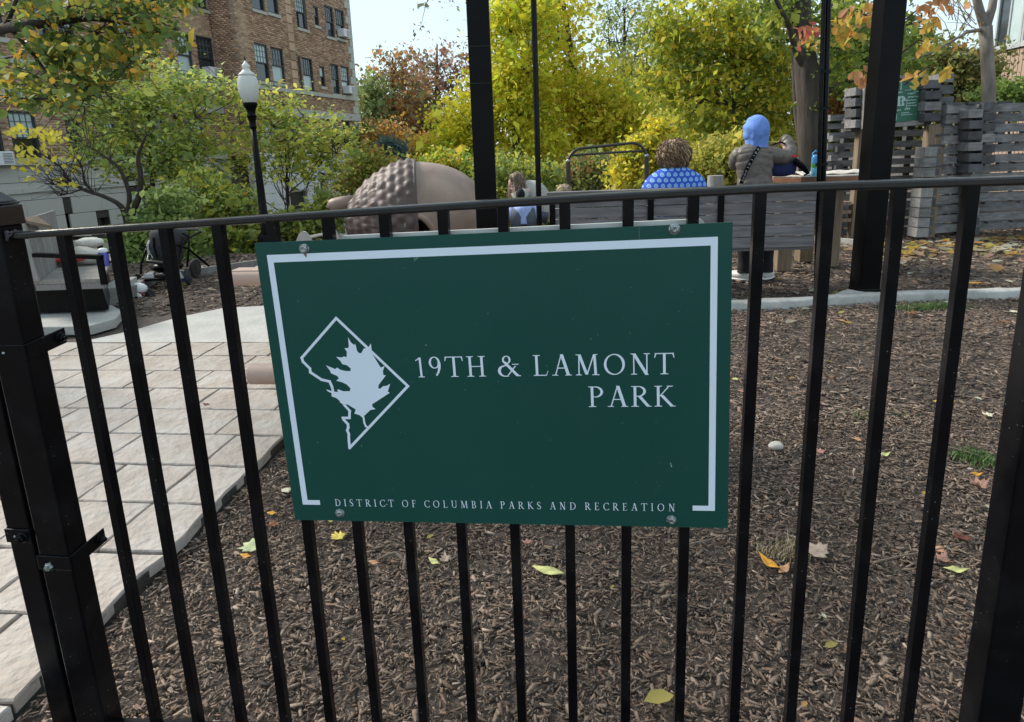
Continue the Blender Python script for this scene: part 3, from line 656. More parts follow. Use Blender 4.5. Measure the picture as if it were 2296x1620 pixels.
def fallen(px, py, kind, r, cm, curl, yaw, label, col, z=None, stalk=True):
    p = G(px, py, .0); z0 = hz(p.x, p.y) + (.012 if z is None else z)
    P = leaf_poly(kind, r); mb = MB(); c, s = math.cos(yaw), math.sin(yaw)
    def lift(a, b): return curl * (a * a + .4 * b * b) / r + .004 * math.sin(a * 160) * math.sin(b * 130 + 1)
    inner = [(a * .5, b * .5) for a, b in P]
    def W3(a, b): return (p.x + a * c - b * s, p.y + a * s + b * c, z0 + lift(a, b))
    vs_ = [W3(0, 0)] + [W3(a, b) for a, b in inner] + [W3(a, b) for a, b in P]; n = len(P)
    fs = [(0, 1 + i, 1 + (i + 1) % n) for i in range(n)] + [(1 + i, 1 + n + i, 1 + n + (i + 1) % n, 1 + (i + 1) % n) for i in range(n)]
    mb.add(vs_, fs)
    me = mb.mesh('fallen_leaf', leafmat(cm, col), smooth=True)
    o = bpy.data.objects.new('fallen_leaf', me); COL.objects.link(o)
    md = o.modifiers.new('thick', 'SOLIDIFY'); md.thickness = .0012
    # origin at the leaf
    me.transform(Matrix.Translation((-p.x, -p.y, -z0))); o.matrix_basis = Matrix.Translation((p.x, p.y, z0))
    tag(o, label, 'leaf')
    return o
LV = [
 (760, 1213, 'maple', .036, 'yellow', .5, .6, 'yellow maple leaf on the mulch just below the sign near its left end', (.62, .50, .10)),
 (572, 1232, 'maple', .055, 'palegreen', .25, 1.9, 'large pale green leaf on the mulch beside the paving corner', (.42, .48, .26)),
 (612, 1157, 'ovate', .024, 'orange', .3, 1.5, 'bright orange oval leaf left of the sign bottom corner', (.62, .30, .03)),
 (553, 1254, 'ovate', .026, 'orange', .4, 1.3, 'small orange leaf under the large pale green leaf', (.62, .30, .03)),
 (618, 1183, 'oak', .034, 'rust', .9, 2.2, 'curled rust brown leaf below the bright orange oval leaf', (.24, .10, .045)),
 (745, 1172, 'ovate', .030, 'yellow', .3, 1.4, 'yellow leaf half hidden by the lower edge of the sign', (.62, .50, .10)),
 (840, 1269, 'ovate', .022, 'peach', .5, 1.3, 'small peach coloured leaf below the sign between two pickets', (.50, .27, .14)),
 (975, 1268, 'ovate', .030, 'lime', .6, .9, 'pale yellow green curled leaf beside a short twig', (.55, .55, .22)),
 (1000, 1264, 'oak', .030, 'beige', 1.0, .2, 'crumpled beige leaf right of the pale yellow green leaf', (.36, .28, .22)),
 (1232, 1287, 'ovate', .062, 'lime', .2, 1.2, 'long pale green leaf lying below the middle of the sign', (.55, .55, .22)),
 (643, 1105, 'round', .034, 'ivory', .2, .3, 'round ivory leaf tucked behind the left edge of the sign', (.60, .57, .42)),
 (1185, 1222, 'ovate', .020, 'pink', .4, 1.9, 'small pinkish leaf on the mulch below the sign', (.42, .20, .16)),
 (1838, 1248, 'maple', .058, 'beige', .35, .9, 'large crumpled beige leaf between the right hand pickets', (.36, .28, .22)),
 (1727, 1275, 'ovate', .050, 'orange', 1.1, .5, 'curled orange leaf standing up beside dry grass', (.62, .30, .03)),
 (1758, 1284, 'ovate', .040, 'peach', .5, 2.3, 'peach leaf right of the upright curled orange leaf', (.50, .27, .14)),
 (2197, 1100, 'maple', .045, 'pinkbrown', 1.2, .4, 'big curled pinkish brown leaf near the right hand grass tuft', (.34, .19, .14)),
 (2190, 1070, 'ovate', .030, 'orange', .8, 1.6, 'orange leaf at the edge of the right hand grass tuft', (.62, .30, .03)),
 (2160, 1213, 'oak', .050, 'darkred', .8, 2.0, 'dark red brown oak leaf low at the right', (.14, .045, .025)),
 (2104, 1243, 'round', .032, 'peach', .9, .4, 'curled peach leaf between the last two pickets', (.50, .27, .14)),
 (2122, 1266, 'maple', .036, 'pinkbrown', .8, 1.4, 'pinkish brown leaf under the curled peach leaf', (.34, .19, .14)),
 (2145, 1285, 'ovate', .044, 'lime', .5, 1.5, 'pale lime leaf at the foot of the last pickets', (.55, .55, .22)),
 (2114, 905, 'ovate', .055, 'brightyellow', .2, 1.55, 'bright yellow leaf behind a right hand picket', (.72, .58, .04)),
 (2216, 938, 'maple', .032, 'ivory', .6, .3, 'small ivory leaf upright above the right hand grass tuft', (.60, .57, .42)),
 (1926, 991, 'oak', .030, 'peach', .4, 1.2, 'small oak shaped peach leaf in open mulch', (.50, .27, .14)),
 (1838, 1020, 'maple', .032, 'pink', .5, .1, 'small pinkish leaf right of the pale rock', (.42, .20, .16)),
 (1984, 1026, 'ovate', .036, 'lime', .8, 1.9, 'pale lime leaf touching a picket right of the oak shaped leaf', (.55, .55, .22)),
 (1665, 882, 'ovate', .030, 'pink', .4, 1.4, 'pinkish leaf beside the right edge of the sign', (.42, .20, .16)),
 (2181, 656, 'ovate', .085, 'orange', .15, 1.5, 'orange leaf lying on top of the kerb', (.62, .30, .03)),
 (2050, 708, 'oak', .075, 'rust', .7, 1.4, 'rust brown leaf on the mulch in front of the kerb', (.24, .10, .045)),
 (467, 931, 'ovate', .030, 'darkred', .9, 1.2, 'small dark red leaf on the paving between two pickets', (.14, .045, .025)),
 (2275, 703, 'round', .055, 'ivory', .2, 1.2, 'pale leaf in front of the kerb at the right edge', (.60, .57, .42)),
 (1888, 722, 'ovate', .05, 'peach', .3, 1.2, 'peach leaf on the mulch just in front of the kerb', (.50, .27, .14)),
 (1648, 855, 'round', .03, 'lime', .3, .2, 'small lime leaf beside the upper right edge of the sign', (.55, .55, .22)),
]
for a in LV: fallen(*a, z=.062 if 'paving' in a[7] and 'on the paving' in a[7] else (.09 if 'top of the kerb' in a[7] else None))
# loose far leaf litter: real curled leaves
def litter(n, fx, seed, size):
    r = np.random.default_rng(seed); x, y = fx(r, n)
    T = np.array([(0, -1, .05), (.55, -.3, .22), (.5, .45, .25), (0, 1, .1), (-.5, .45, .22), (-.55, -.3, .25), (0, 0, 0)], float)
    TF = np.array([(6, 0, 1), (6, 1, 2), (6, 2, 3), (6, 3, 4), (6, 4, 5), (6, 5, 0)])
    pal = np.array([(.55, .50, .36), (.60, .56, .44), (.50, .30, .12), (.45, .40, .12), (.30, .16, .10), (.55, .38, .08), (.40, .28, .2), (.50, .55, .42)])
    c = pal[r.choice(8, n)] * r.uniform(.7, 1.1, (n, 1)); s = size * np.exp(r.normal(0, .3, n))
    rot = rotmats(r.uniform(0, 6.28, n), r.normal(0, .25, n), r.uniform(0, 6.28, n))
    return scatter(T, TF, np.stack([x, y, terrain(x, y) + .018], -1), rot, np.stack([s, s, s], -1), c)
def fa(r, n):   # thick near the log wall
    x = r.uniform(4.4, 9.0, n); y = 8.6 - np.abs(r.normal(0, .75, n)) + (x - 6) * .10; return x, y
def fb(r, n): x = r.uniform(1.5, 7, n); y = r.uniform(4.6, 9, n); return x, y
def fc(r, n):
    x = r.uniform(-1.0, 2.6, n); y = r.uniform(1.2, 5, n); return x, y
def fd(r, n): x = r.uniform(-5, -2, n); y = r.uniform(5.2, 8, n); return x, y
L4 = [litter(460, fa, 11, .055), litter(90, fb, 12, .042), litter(110, fc, 13, .013), litter(30, fd, 14, .03)]
off = 0; VV, FF, CC = [], [], []
for a, b, c in L4: VV.append(a); FF.append(b + off); CC.append(c); off += len(a)
o = link('leaf_litter', np_mesh('leaf_litter', np.concatenate(VV), np.concatenate(FF), M['leaf'], np.concatenate(CC)))
tag(o, 'scattered pale and orange fallen leaves on the mulch', 'leaf litter', kind='stuff')
# rock, twigs, grass tufts
p = G(1738, 1008); mb = MB(); mb.ball((p.x, p.y, .018), (.036, .026, .020), 16, 10, fn=lambda d: 1 + .10 * math.sin(3 * d.x + 2 * d.y) + .05 * math.sin(7 * d.y)); o = mb.build('rock', M['rock'], smooth='full'); tag(o, 'smooth pale rounded rock on the mulch', 'rock')
def twig(a, b, r_, label, z=.02, bend=.02):
    A, B = G(*a), G(*b); A.z = B.z = z; m_ = (A + B) / 2 + Vector((random.uniform(-bend, bend), random.uniform(-bend, bend), bend * .6)); pts = [A, A.lerp(m_, .5) + Vector((0, 0, .004)), m_, m_.lerp(B, .5) + Vector((.004, 0, .0)), B]
    o = MB().tube(pts, [r_, r_ * .9, r_ * .8, r_ * .7, r_ * .5], 6).build('twig', M['twig'], smooth=True); tag(o, label, 'twig')
twig((905, 1290), (922, 1255), .005, 'short upright grey twig below the sign')
twig((1512, 1245), (1610, 1215), .0035, 'long thin twig below the right end of the sign')
twig((2030, 995), (2190, 1030), .0045, 'long pale twig left of the right hand grass tuft')
twig((1970, 1270), (2160, 1228), .0035, 'thin branching twig low among the right hand pickets')
twig((2110, 905 + 40), (2230, 955), .0035, 'straight thin twig above the right hand grass tuft')
twig((860, 1262), (905, 1268), .008, 'thick dark twig beside the pale yellow green leaf')
twig((1745, 1065), (1860, 1060), .003, 'thin twig below the pale rock')
def grass(pts_, n, h, label, seed, pal):
    r = np.random.default_rng(seed); VV, FF, CC = [], [], []
    for (px, py, sx_, sy_) in pts_:
        c = G(px, py); k = int(n / len(pts_))
        x = c.x + r.normal(0, sx_, k); y = c.y + r.normal(0, sy_, k); hh = h * r.uniform(.4, 1.2, k); a = r.uniform(0, 6.28, k); le = r.normal(0, .5, k) * hh
        w = .0022 * np.ones(k)
        for i in range(k):
            d = np.array([math.cos(a[i]), math.sin(a[i])]); e = np.array([-d[1], d[0]]) * w[i]; b0_ = len(VV)
            z0 = float(terrain(x[i], y[i])) + .002
            for t, ww in ((0, 1), (.5, .8), (1, .1)):
                q = np.array([x[i], y[i]]) + d * le[i] * t * t
                VV.append((q[0] - e[0] * ww, q[1] - e[1] * ww, z0 + hh[i] * t * (1 - .25 * t))); VV.append((q[0] + e[0] * ww, q[1] + e[1] * ww, z0 + hh[i] * t * (1 - .25 * t)))
            FF += [(b0_, b0_ + 1, b0_ + 3, b0_ + 2), (b0_ + 2, b0_ + 3, b0_ + 5, b0_ + 4)]
            cc = np.array(pal[r.integers(len(pal))]) * r.uniform(.8, 1.2); CC += [cc] * 6
    o = link('grass_tuft', np_mesh('grass_tuft', np.array(VV), np.array(FF), M['grass'], np.array(CC))); tag(o, label, 'grass', kind='stuff')
GP = [(.10, .19, .05), (.07, .14, .04), (.16, .22, .08)]
grass([(2190, 1030, .05, .035), (2215, 1040, .05, .03), (2165, 1020, .035, .02)], 700, .035, 'small green grass tuft at the right among leaves', 21, GP)
grass([(2085, 692, .14, .05), (2050, 694, .12, .04), (2120, 690, .1, .05)], 900, .06, 'low green weeds along the front of the kerb', 22, GP)
grass([(1755, 1240, .05, .03)], 260, .035, 'dry straw coloured grass tuft near the bottom pickets', 23, [(.38, .32, .2), (.3, .25, .15)])
grass([(1960, 930, .08, .03)], 120, .025, 'sparse weed sprouts in open mulch', 24, GP)
# ------------------------------------------------------------------ brick apartment building, left
BC = Vector((-8.53, 37.5, 0)); _bd = Vector((-14.4, 17.3, 0)) - BC; BD = Vector((-.282, -.9594, 0)).normalized()   # towards the camera
BN = Vector((-BD.y, BD.x, 0))
if BN.x < 0: BN = -BN                                # outward, facing the park
def BP(s, z, n=0.0): return BC + BD * s + BN * n + Vector((0, 0, z))
def bsz(px, py, n=0.0):
    p = onplane(px, py, BC + BN * n, BN); return (p - BC).dot(BD), p.z
bld = thing('apartment_building', 'tall brown brick apartment building with limestone base and paired sash windows', 'building', BP(8, -2))
s_e = bsz(537, 120)[0]                               # front section ends here
# depth of the recess from where its inner corner is seen
def inner(r_): 
    q = BP(s_e, 5, -r_) - EYE; return 1148 + FPX * q.dot(RT) / q.dot(FW)
lo, hi = 0.05, 4
for _ in range(40):
    mid_ = (lo + hi) / 2
    if inner(mid_) < 488: hi = mid_
    else: lo = mid_
RC = min(max(lo, .4), 2.2)
ZB, ZT, SE2 = 1.62, 11.6, 27.0
def DW(x0, y0, x1, y1, n=0.0):                       # window opening from its pixel box
    a = bsz((x0 + x1) / 2 + (x1 - x0) / 2, (y0 + y1) / 2, n); b = bsz((x0 + x1) / 2 - (x1 - x0) / 2, (y0 + y1) / 2, n)
    t = bsz((x0 + x1) / 2, y0, n)[1]; bo_ = bsz((x0 + x1) / 2, y1, n)[1]
    return [a[0], b[0], bo_, t]
front = [DW(574, 99, 603, 183), DW(610, 108, 638, 187), DW(680, 131, 703, 205), DW(718, 150, 729, 195), DW(744, 145, 761, 211), DW(766, 150, 784, 214),
         DW(562, -62, 590, 22), DW(597, -50, 622, 30), DW(664, -8, 687, 64), DW(704, 15, 715, 58), DW(730, 15, 749, 83), DW(753, 23, 773, 87)]
ac_f = {5, 11}
front += [DW(590, 262, 622, 330), DW(640, 264, 668, 330), DW(700, 268, 722, 330), DW(742, 270, 758, 330), DW(770, 272, 786, 330)]
left = [DW(397, 77, 431, 170, -RC), DW(445, 84, 481, 178, -RC), DW(341, 80, 361, 145, -RC), DW(256, 50, 290, 145, -RC),
        DW(26, 250, 88, 370, -RC), DW(-46, 262, 9, 378, -RC), DW(150, 262, 185, 345, -RC), DW(228, 262, 262, 342, -RC), DW(330, 262, 372, 340, -RC), DW(420, 265, 458, 338, -RC),
        DW(60, -20, 105, 96, -RC), DW(-60, -60, 0, 80, -RC), DW(130, 10, 165, 110, -RC), DW(500 - 110, -70, 500 - 80, 15, -RC), DW(440, -60, 476, 22, -RC)]
def wall_with_holes(name, s0, s1, z0, z1, holes, n0, n1, m, parent):
    S = sorted({s0, s1} | {min(max(h[i], s0), s1) for h in holes for i in (0, 1)}); Zs = sorted({z0, z1} | {min(max(h[i], z0), z1) for h in holes for i in (2, 3)})
    mb = MB()
    for i in range(len(S) - 1):
        for j in range(len(Zs) - 1):
            a, b, c, d = S[i], S[i + 1], Zs[j], Zs[j + 1]; cs, cz = (a + b) / 2, (c + d) / 2
            if b - a < 1e-4 or d - c < 1e-4: continue
            if any(h[0] < cs < h[1] and h[2] < cz < h[3] for h in holes): continue
            mb.hexa([BP(p_, z, n) for z in (c, d) for p_, n in ((a, n0), (b, n0), (b, n1), (a, n1))])
    return mb.build(name, m, parent)
wf = wall_with_holes('wall', 0, s_e, ZB, ZT, front, -.22, -.012, M['mortar'], bld)
wl2 = wall_with_holes('wall', s_e, SE2, ZB, ZT, left, -RC - .22, -RC - .012, M['mortar'], bld)
MB().hexa([BP(s, z, n) for z in (ZB, ZT) for s, n in ((s_e - .2, -RC - .3), (s_e - .012, -RC - .3), (s_e - .012, -.012), (s_e - .2, -.012))]).build('wall', M['mortar'], bld)
# end wall and roof mass behind so the building is solid
MB().hexa([BP(s, z, n) for z in (-4, ZT) for s, n in ((0.02, -9), (SE2, -9), (SE2, -RC - .5), (0.02, -RC - .5))]).build('wall', M['mortar'], bld)
# bricks: every course laid as geometry
BL, BH, BJ = .235, .082, .011
pal = np.array([(.33, .22, .15), (.27, .175, .115), (.38, .265, .18), (.22, .14, .095), (.42, .31, .22), (.31, .20, .14)])
single, rest = [], []
def lay(s0, s1, z0, z1, holes, n, axis='s', seed=0):
    r = random.Random(seed); row = 0; z = z0
    while z < z1 - .02:
        zt = min(z + BH - BJ, z1); s = s0 - (BL / 2 if row % 2 else 0)
        while s < s1 - .02:
            a, b = max(s, s0), min(s + BL - BJ, s1); s += BL
            if b - a < .03: continue
            segs = [(a, b)]
            for h in holes:
                if h[2] < (z + zt) / 2 < h[3]:
                    ns = []
                    for (p, q) in segs:
                        if q <= h[0] or p >= h[1]: ns.append((p, q)); continue
                        if p < h[0]: ns.append((p, h[0]))
                        if q > h[1]: ns.append((h[1], q))
                    segs = ns
            for p, q in segs:
                if q - p > .02: rest.append((p, q, z, zt, n, axis, r.random(), r.random()))
        z += BH; row += 1
lay(0, s_e, ZB, ZT, front, 0, seed=1); lay(s_e, SE2, ZB, 9.5, left, -RC, seed=2)
lay(0, RC, ZB, ZT, [], s_e, 'n', 3)
full = [b for b in rest if abs(b[1] - b[0] - (BL - BJ)) < .002 and b[5] == 's']
cam_d = lambda b: (BP((b[0] + b[1]) / 2, (b[2] + b[3]) / 2, b[4]) - EYE).length
def vis_(b):
    p = BP((b[0] + b[1]) / 2, (b[2] + b[3]) / 2, b[4]) - EYE; k = FPX / p.dot(FW); x = 1148 + k * p.dot(RT); y = 647 - k * p.dot(UP)
    return (375 < x < 560 and 0 < y < 175) or (5 < x < 110 and 240 < y < 375)
cand = sorted([b for b in full if vis_(b)], key=cam_d)[:300]; cs_ = set(id(b) for b in cand)
bm_ = MB().hexa([BD * a + BN * n + Vector((0, 0, z)) for z in (-(BH - BJ) / 2, (BH - BJ) / 2) for a, n in ((-(BL - BJ) / 2, -.02), ((BL - BJ) / 2, -.02), ((BL - BJ) / 2, 0), (-(BL - BJ) / 2, 0))])
bme = bm_.mesh('brick', M['brick1']); inv = world(bld).inverted()
for b in cand:
    o = bpy.data.objects.new('brick', bme); COL.objects.link(o); o.parent = bld
    o.matrix_basis = inv @ Matrix.Translation(BP((b[0] + b[1]) / 2, (b[2] + b[3]) / 2, b[4] + .003 * (b[6] - .5)))
BV, BF, BCc = [], [], []
d3 = np.array(BD); n3 = np.array(BN); c3 = np.array(BC); k = 0
for b in rest:
    if id(b) in cs_: continue
    p, q, z, zt, n, ax, r1, r2 = b; e = .003 * (r1 - .5)
    for zz in (z, zt):
        for t, dn in ((p, -.02), (q, -.02), (q, e), (p, e)):
            if ax == 's': P_ = c3 + d3 * t + n3 * (n + dn)
            else: P_ = c3 + d3 * (n + dn) + n3 * (-t)
            BV.append((P_[0], P_[1], zz))
    BF += [(k, k + 1, k + 5, k + 4), (k + 1, k + 2, k + 6, k + 5), (k + 2, k + 3, k + 7, k + 6), (k + 3, k, k + 4, k + 7), (k + 4, k + 5, k + 6, k + 7), (k, k + 3, k + 2, k + 1)]
    c = pal[int(r2 * 6) % 6] * (.85 + .3 * r1) * np.array([1.2, 1.13, 1.08]); BCc += [c] * 8; k += 8
me = np_mesh('brick_courses', np.array(BV), np.array(BF), M['brick'], np.array(BCc))
bmm = bmesh.new(); bmm.from_mesh(me); bmesh.ops.recalc_face_normals(bmm, faces=bmm.faces); bmm.to_mesh(me); bmm.free()
o = link('brick_courses', me, bld); o['kind'] = 'stuff'
# windows
wr = random.Random(9)
def window(h, n, ac=False, lit=0.4):
    s0, s1, z0, z1 = h; f = MB(); w = min(.07, (s1 - s0) * .16); N0, N1 = n - .16, n - .05
    def bx(a, b, c, d, na=N0, nb=N1): f.hexa([BP(s, z, q) for z in (c, d) for s, q in ((a, na), (b, na), (b, nb), (a, nb))])
    bx(s0, s0 + w, z0, z1); bx(s1 - w, s1, z0, z1); bx(s0 + w, s1 - w, z1 - w, z1); bx(s0 + w, s1 - w, z0, z0 + w)
    zm = z0 + (z1 - z0) * .5; bx(s0 + w, s1 - w, zm - .03, zm + .03, N0, N1 - .01)
    o = f.build('window', M['winframe'], bld)
    for (a, b, nn, up_) in ((z0 + w, zm - .03, n - .13, False), (zm + .03, z1 - w, n - .10, True)):
        blind = wr.random() < lit if up_ else wr.random() < lit * .35
        MB().hexa([BP(s, z, q) for z in (a, b) for s, q in ((s0 + w, nn - .012), (s1 - w, nn - .012), (s1 - w, nn), (s0 + w, nn))]).build('pane', M['curtain'] if blind else M['glass'], o)
        if up_ and s1 - s0 > .5:
            g = MB()
            for i in range(1, 4): sx = s0 + w + (s1 - s0 - 2 * w) * i / 4; g.hexa([BP(s, z, q) for z in (a, b) for s, q in ((sx - .011, nn + .001), (sx + .011, nn + .001), (sx + .011, nn + .02), (sx - .011, nn + .02))])
            for i in range(1, 3): zx = a + (b - a) * i / 3; g.hexa([BP(s, z, q) for z in (zx - .011, zx + .011) for s, q in ((s0 + w, nn + .002), (s1 - w, nn + .002), (s1 - w, nn + .019), (s0 + w, nn + .019))])
            g.build('muntin', M['mun'], o)
    if z0 > 2.2: MB().hexa([BP(s, z, q) for z in (z0 - .13, z0 - .002) for s, q in ((s0 - .06, n - .1), (s1 + .06, n - .1), (s1 + .06, n + .05), (s0 - .06, n + .05))]).build('sill', M['limestone'], o)
    if ac:
        aw = min(.62, s1 - s0 - .1); c_ = (s0 + s1) / 2; za = z0 + w + .01
        a = MB(); a.hexa([BP(s, z, q) for z in (za, za + .40) for s, q in ((c_ - aw / 2, n - .05), (c_ + aw / 2, n - .05), (c_ + aw / 2, n + .36), (c_ - aw / 2, n + .36))])
        ao = a.build('air_conditioner', M['acwhite'], bld, bevel=.01)
        g = MB()
        for i in range(7): zz = za + .05 + i * .045; g.hexa([BP(s, z, q) for z in (zz, zz + .02) for s, q in ((c_ - aw / 2 + .04, n + .36), (c_ + .02, n + .36), (c_ + .02, n + .366), (c_ - aw / 2 + .04, n + .366))])
        for i in range(6): zz = za + .05 + i * .05; g.hexa([BP(s, z, q) for z in (zz, zz + .022) for q, s in ((n + .06, c_ - aw / 2 - .005), (n + .32, c_ - aw / 2 - .005), (n + .32, c_ - aw / 2), (n + .06, c_ - aw / 2))])
        g.build('grille', M['mun'], ao)
for i, h in enumerate(front): window(h, 0, i in ac_f, .5)
for i, h in enumerate(left): window(h, -RC, i in (1, 5), .4 if i > 3 else (1.0 if i in (0, 3) else 0))
# belts
zsb = bsz(700, 210)[1] if False else 4.62
def belt(name, s0, s1, z0, z1, n, pr, m='limestone'):
    L_ = s1 - s0; k = max(1, int(L_ / 1.3))
    for i in range(k):
        a, b = s0 + L_ * i / k + .004, s0 + L_ * (i + 1) / k - .004
        MB().hexa([BP(s, z, q) for z in (z0, z1) for s, q in ((a, n - .05), (b, n - .05), (b, n + pr), (a, n + pr))]).build(name, M[m], bld)
z1f = sum(h[2] for h in front[:3]) / 3; belt('sill_course', -.06, s_e + .06, z1f - .30, z1f - .135, 0, .07)
z1l = (left[0][2] + left[1][2]) / 2; belt('sill_course', s_e + .02, SE2, z1l - .30, z1l - .135, -RC, .07)
zb2 = bsz(760, 262)[1]; belt('belt_course', -.08, s_e + .08, zb2 - .18, zb2 + .2, 0, .10); belt('belt_course', s_e + .02, SE2, zb2 - .12, zb2 + .28, -RC, .12)
belt('belt_course', -.15, s_e + .15, ZB - .06, ZB + .18, 0, .16, 'whitestone'); belt('belt_course', s_e + .02, SE2, ZB - .10, ZB + .12, -RC, .16)
belt('belt_course', s_e + .02, SE2, ZB - .95, ZB - .80, -RC, .10)
# foundation wall: big stones with recessed joints and dark openings
def found(s0, s1, n, m, seed, holes):
    wall_with_holes('foundation_wall', s0, s1, -4, ZB - .06, holes, n - .3, n, M['joint'] if m == 'limestone' else M['limestone'], bld)
    r = random.Random(seed); z = ZB - .62; row = 0
    while z > -3.2:
        s = s0 + (.5 if row % 2 else 0) - .5
        while s < s1:
            a, b = max(s, s0), min(s + r.uniform(.9, 1.4), s1); s = b if b > s else s + 1
            if b - a < .08: continue
            if any(h[0] < b and h[1] > a and h[2] < z + .55 and h[3] > z for h in holes): 
                segs = []
                for h in holes:
                    if h[0] < b and h[1] > a and h[2] < z + .55 and h[3] > z: segs += [(a, min(h[0], b)), (max(h[1], a), b)]
                segs = [q for q in segs if q[1] - q[0] > .1][:1]
            else: segs = [(a, b)]
            for a_, b_ in segs:
                MB().hexa([BP(s_, z_, q) for z_ in (z + .008, z + .548) for s_, q in ((a_ + .004, n - .04), (b_ - .004, n - .04), (b_ - .004, n + .035), (a_ + .004, n + .035))]).build('stone', M[m], bld)
        z -= .556; row += 1
hf = [DW(717, 400, 734, 428), DW(774, 396, 792, 410), DW(650, 430, 690, 470), DW(716, 446, 736, 500), DW(755, 446, 768, 475)]
hl = [DW(218, 488, 248, 520, -RC), DW(283, 480, 298, 512, -RC), DW(147, 478, 166, 512, -RC), DW(318, 418, 350, 470, -RC)]
found(0, s_e, 0, 'whitestone', 4, hf); found(s_e, SE2, -RC, 'limestone', 5, hl)
for h, n in [(h, 0) for h in hf] + [(h, -RC) for h in hl]:
    f = MB().hexa([BP(s, z, q) for z in (h[2], h[3]) for s, q in ((h[0], n - .26), (h[1], n - .26), (h[1], n - .22), (h[0], n - .22))]).build('window', M['winframe'], bld)
    MB().hexa([BP(s, z, q) for z in (h[2] + .04, h[3] - .04) for s, q in ((h[0] + .04, n - .22), (h[1] - .04, n - .22), (h[1] - .04, n - .21), (h[0] + .04, n - .21))]).build('pane', M['glass'], f)
# quoins on the far corner and at the recess, downpipes
r = random.Random(8); z = ZB + .2; i = 0
while z < ZT - .3:
    w = .55 if i % 2 else .32
    MB().hexa([BP(s, zz, q) for zz in (z + .01, z + .39) for s, q in ((-.035, -.3), (w, -.3), (w, .035), (-.035, .035))]).build('quoin', M['limestone'], bld)
    z += .4; i += 1
for a, b, c, d in ((690 - 12, 0, 690 - 9, 62), (669, 128, 674, 200)):
    s0, zt_ = bsz(a, b); s1_, zb_ = bsz(c, d); s0 = (s0 + s1_) / 2
    MB().tube([BP(s0, zt_ + (2 if b == 0 else 0), .07), BP(s0, zb_, .07)], .05, 8).build('downpipe', M['winframe'], bld)
# projecting brick strips between the windows (soldier panels)
s0 = bsz(655, 110)[0]
for i in range(16):
    z = ZB + 3.2 + i * .42
    mbp = MB().hexa([BP(s, zz, q) for zz in (z, z + .36) for s, q in ((s0 - .22, -.01), (s0 + .22, -.01), (s0 + .22, .02), (s0 - .22, .02))]).build('brick_panel', M['brick1'], bld)

# ------------------------------------------------------------------ building at the right edge
RB_ = thing('brick_building', 'tan ribbed wall with a band of aluminium windows at the top right corner', 'building', at(2290, 250, 17))
A0 = at(2226, 105, 18.0); ddr = (at(2292, 96, 16.9) - A0); ddr.z = 0; ddr.normalize(); nnr = Vector((ddr.y, -ddr.x, 0))
if nnr.dot(Vector((A0.x, A0.y, 0))) > 0: nnr = -nnr
def RP(s, z, n=0.0): return Vector((A0.x, A0.y, 0)) + ddr * s + nnr * n + Vector((0, 0, z))
def rz(px, py):
    p = onplane(px, py, A0, nnr); return (p - A0).dot(ddr), p.z
zs_ = rz(2260, 112)[1]; zlow = -1.0
MB().hexa([RP(s, z, n) for z in (zlow, zs_) for s, n in ((-.0, -5), (9, -5), (9, -.02), (-.0, -.02))]).build('wall', M['siding'], RB_)
for i in range(60):
    MB().hexa([RP(s, z, n) for z in (zlow, zs_ - .03) for s, n in ((i * .15 + .012, -.02), (i * .15 + .138, -.02), (i * .15 + .138, .0), (i * .15 + .012, .0))]).build('wall_rib', M['siding'], RB_)
MB().hexa([RP(s, z, n) for z in (zs_, zs_ + .09) for s, n in ((-.05, -.2), (9, -.2), (9, .06), (-.05, .06))]).build('sill', M['alum'], RB_)
for i in range(8):
    s0 = .02 + i * 1.02
    f = MB()
    for a, b, c, d in ((0, .06, 0, 2.6), (.94, 1.0, 0, 2.6), (.06, .94, 0, .06), (.06, .94, 2.5, 2.6), (.48, .53, .06, 2.5)):
        f.hexa([RP(s0 + s, zs_ + .09 + z, n) for z in (c, d) for s, n in ((a, -.1), (b, -.1), (b, 0), (a, 0))])
    f = f.build('window', M['alum'], RB_)
    MB().hexa([RP(s0 + s, zs_ + .15 + z, n) for z in (0, 2.4) for s, n in ((.06, -.06), (.48, -.06), (.48, -.05), (.06, -.05))]).build('pane', M['curtain'] if i % 3 else M['glass'], f)
    MB().hexa([RP(s0 + s, zs_ + .15 + z, n) for z in (0, 2.4) for s, n in ((.53, -.04), (.94, -.04), (.94, -.03), (.53, -.03))]).build('pane', M['glass'] if i % 2 else M['curtain'], f)
MB().hexa([RP(s, z, n) for z in (zs_ + 2.69, zs_ + 5) for s, n in ((-.0, -5), (9, -5), (9, -.0), (-.0, -.0))]).build('wall', M['siding'], RB_)
MB().hexa([RP(s, z, n) for z in (zs_ + .09, zs_ + 2.69) for s, n in ((-.0, -5), (9, -5), (9, -.3), (-.0, -.3))]).build('wall', M['mortar'], RB_)
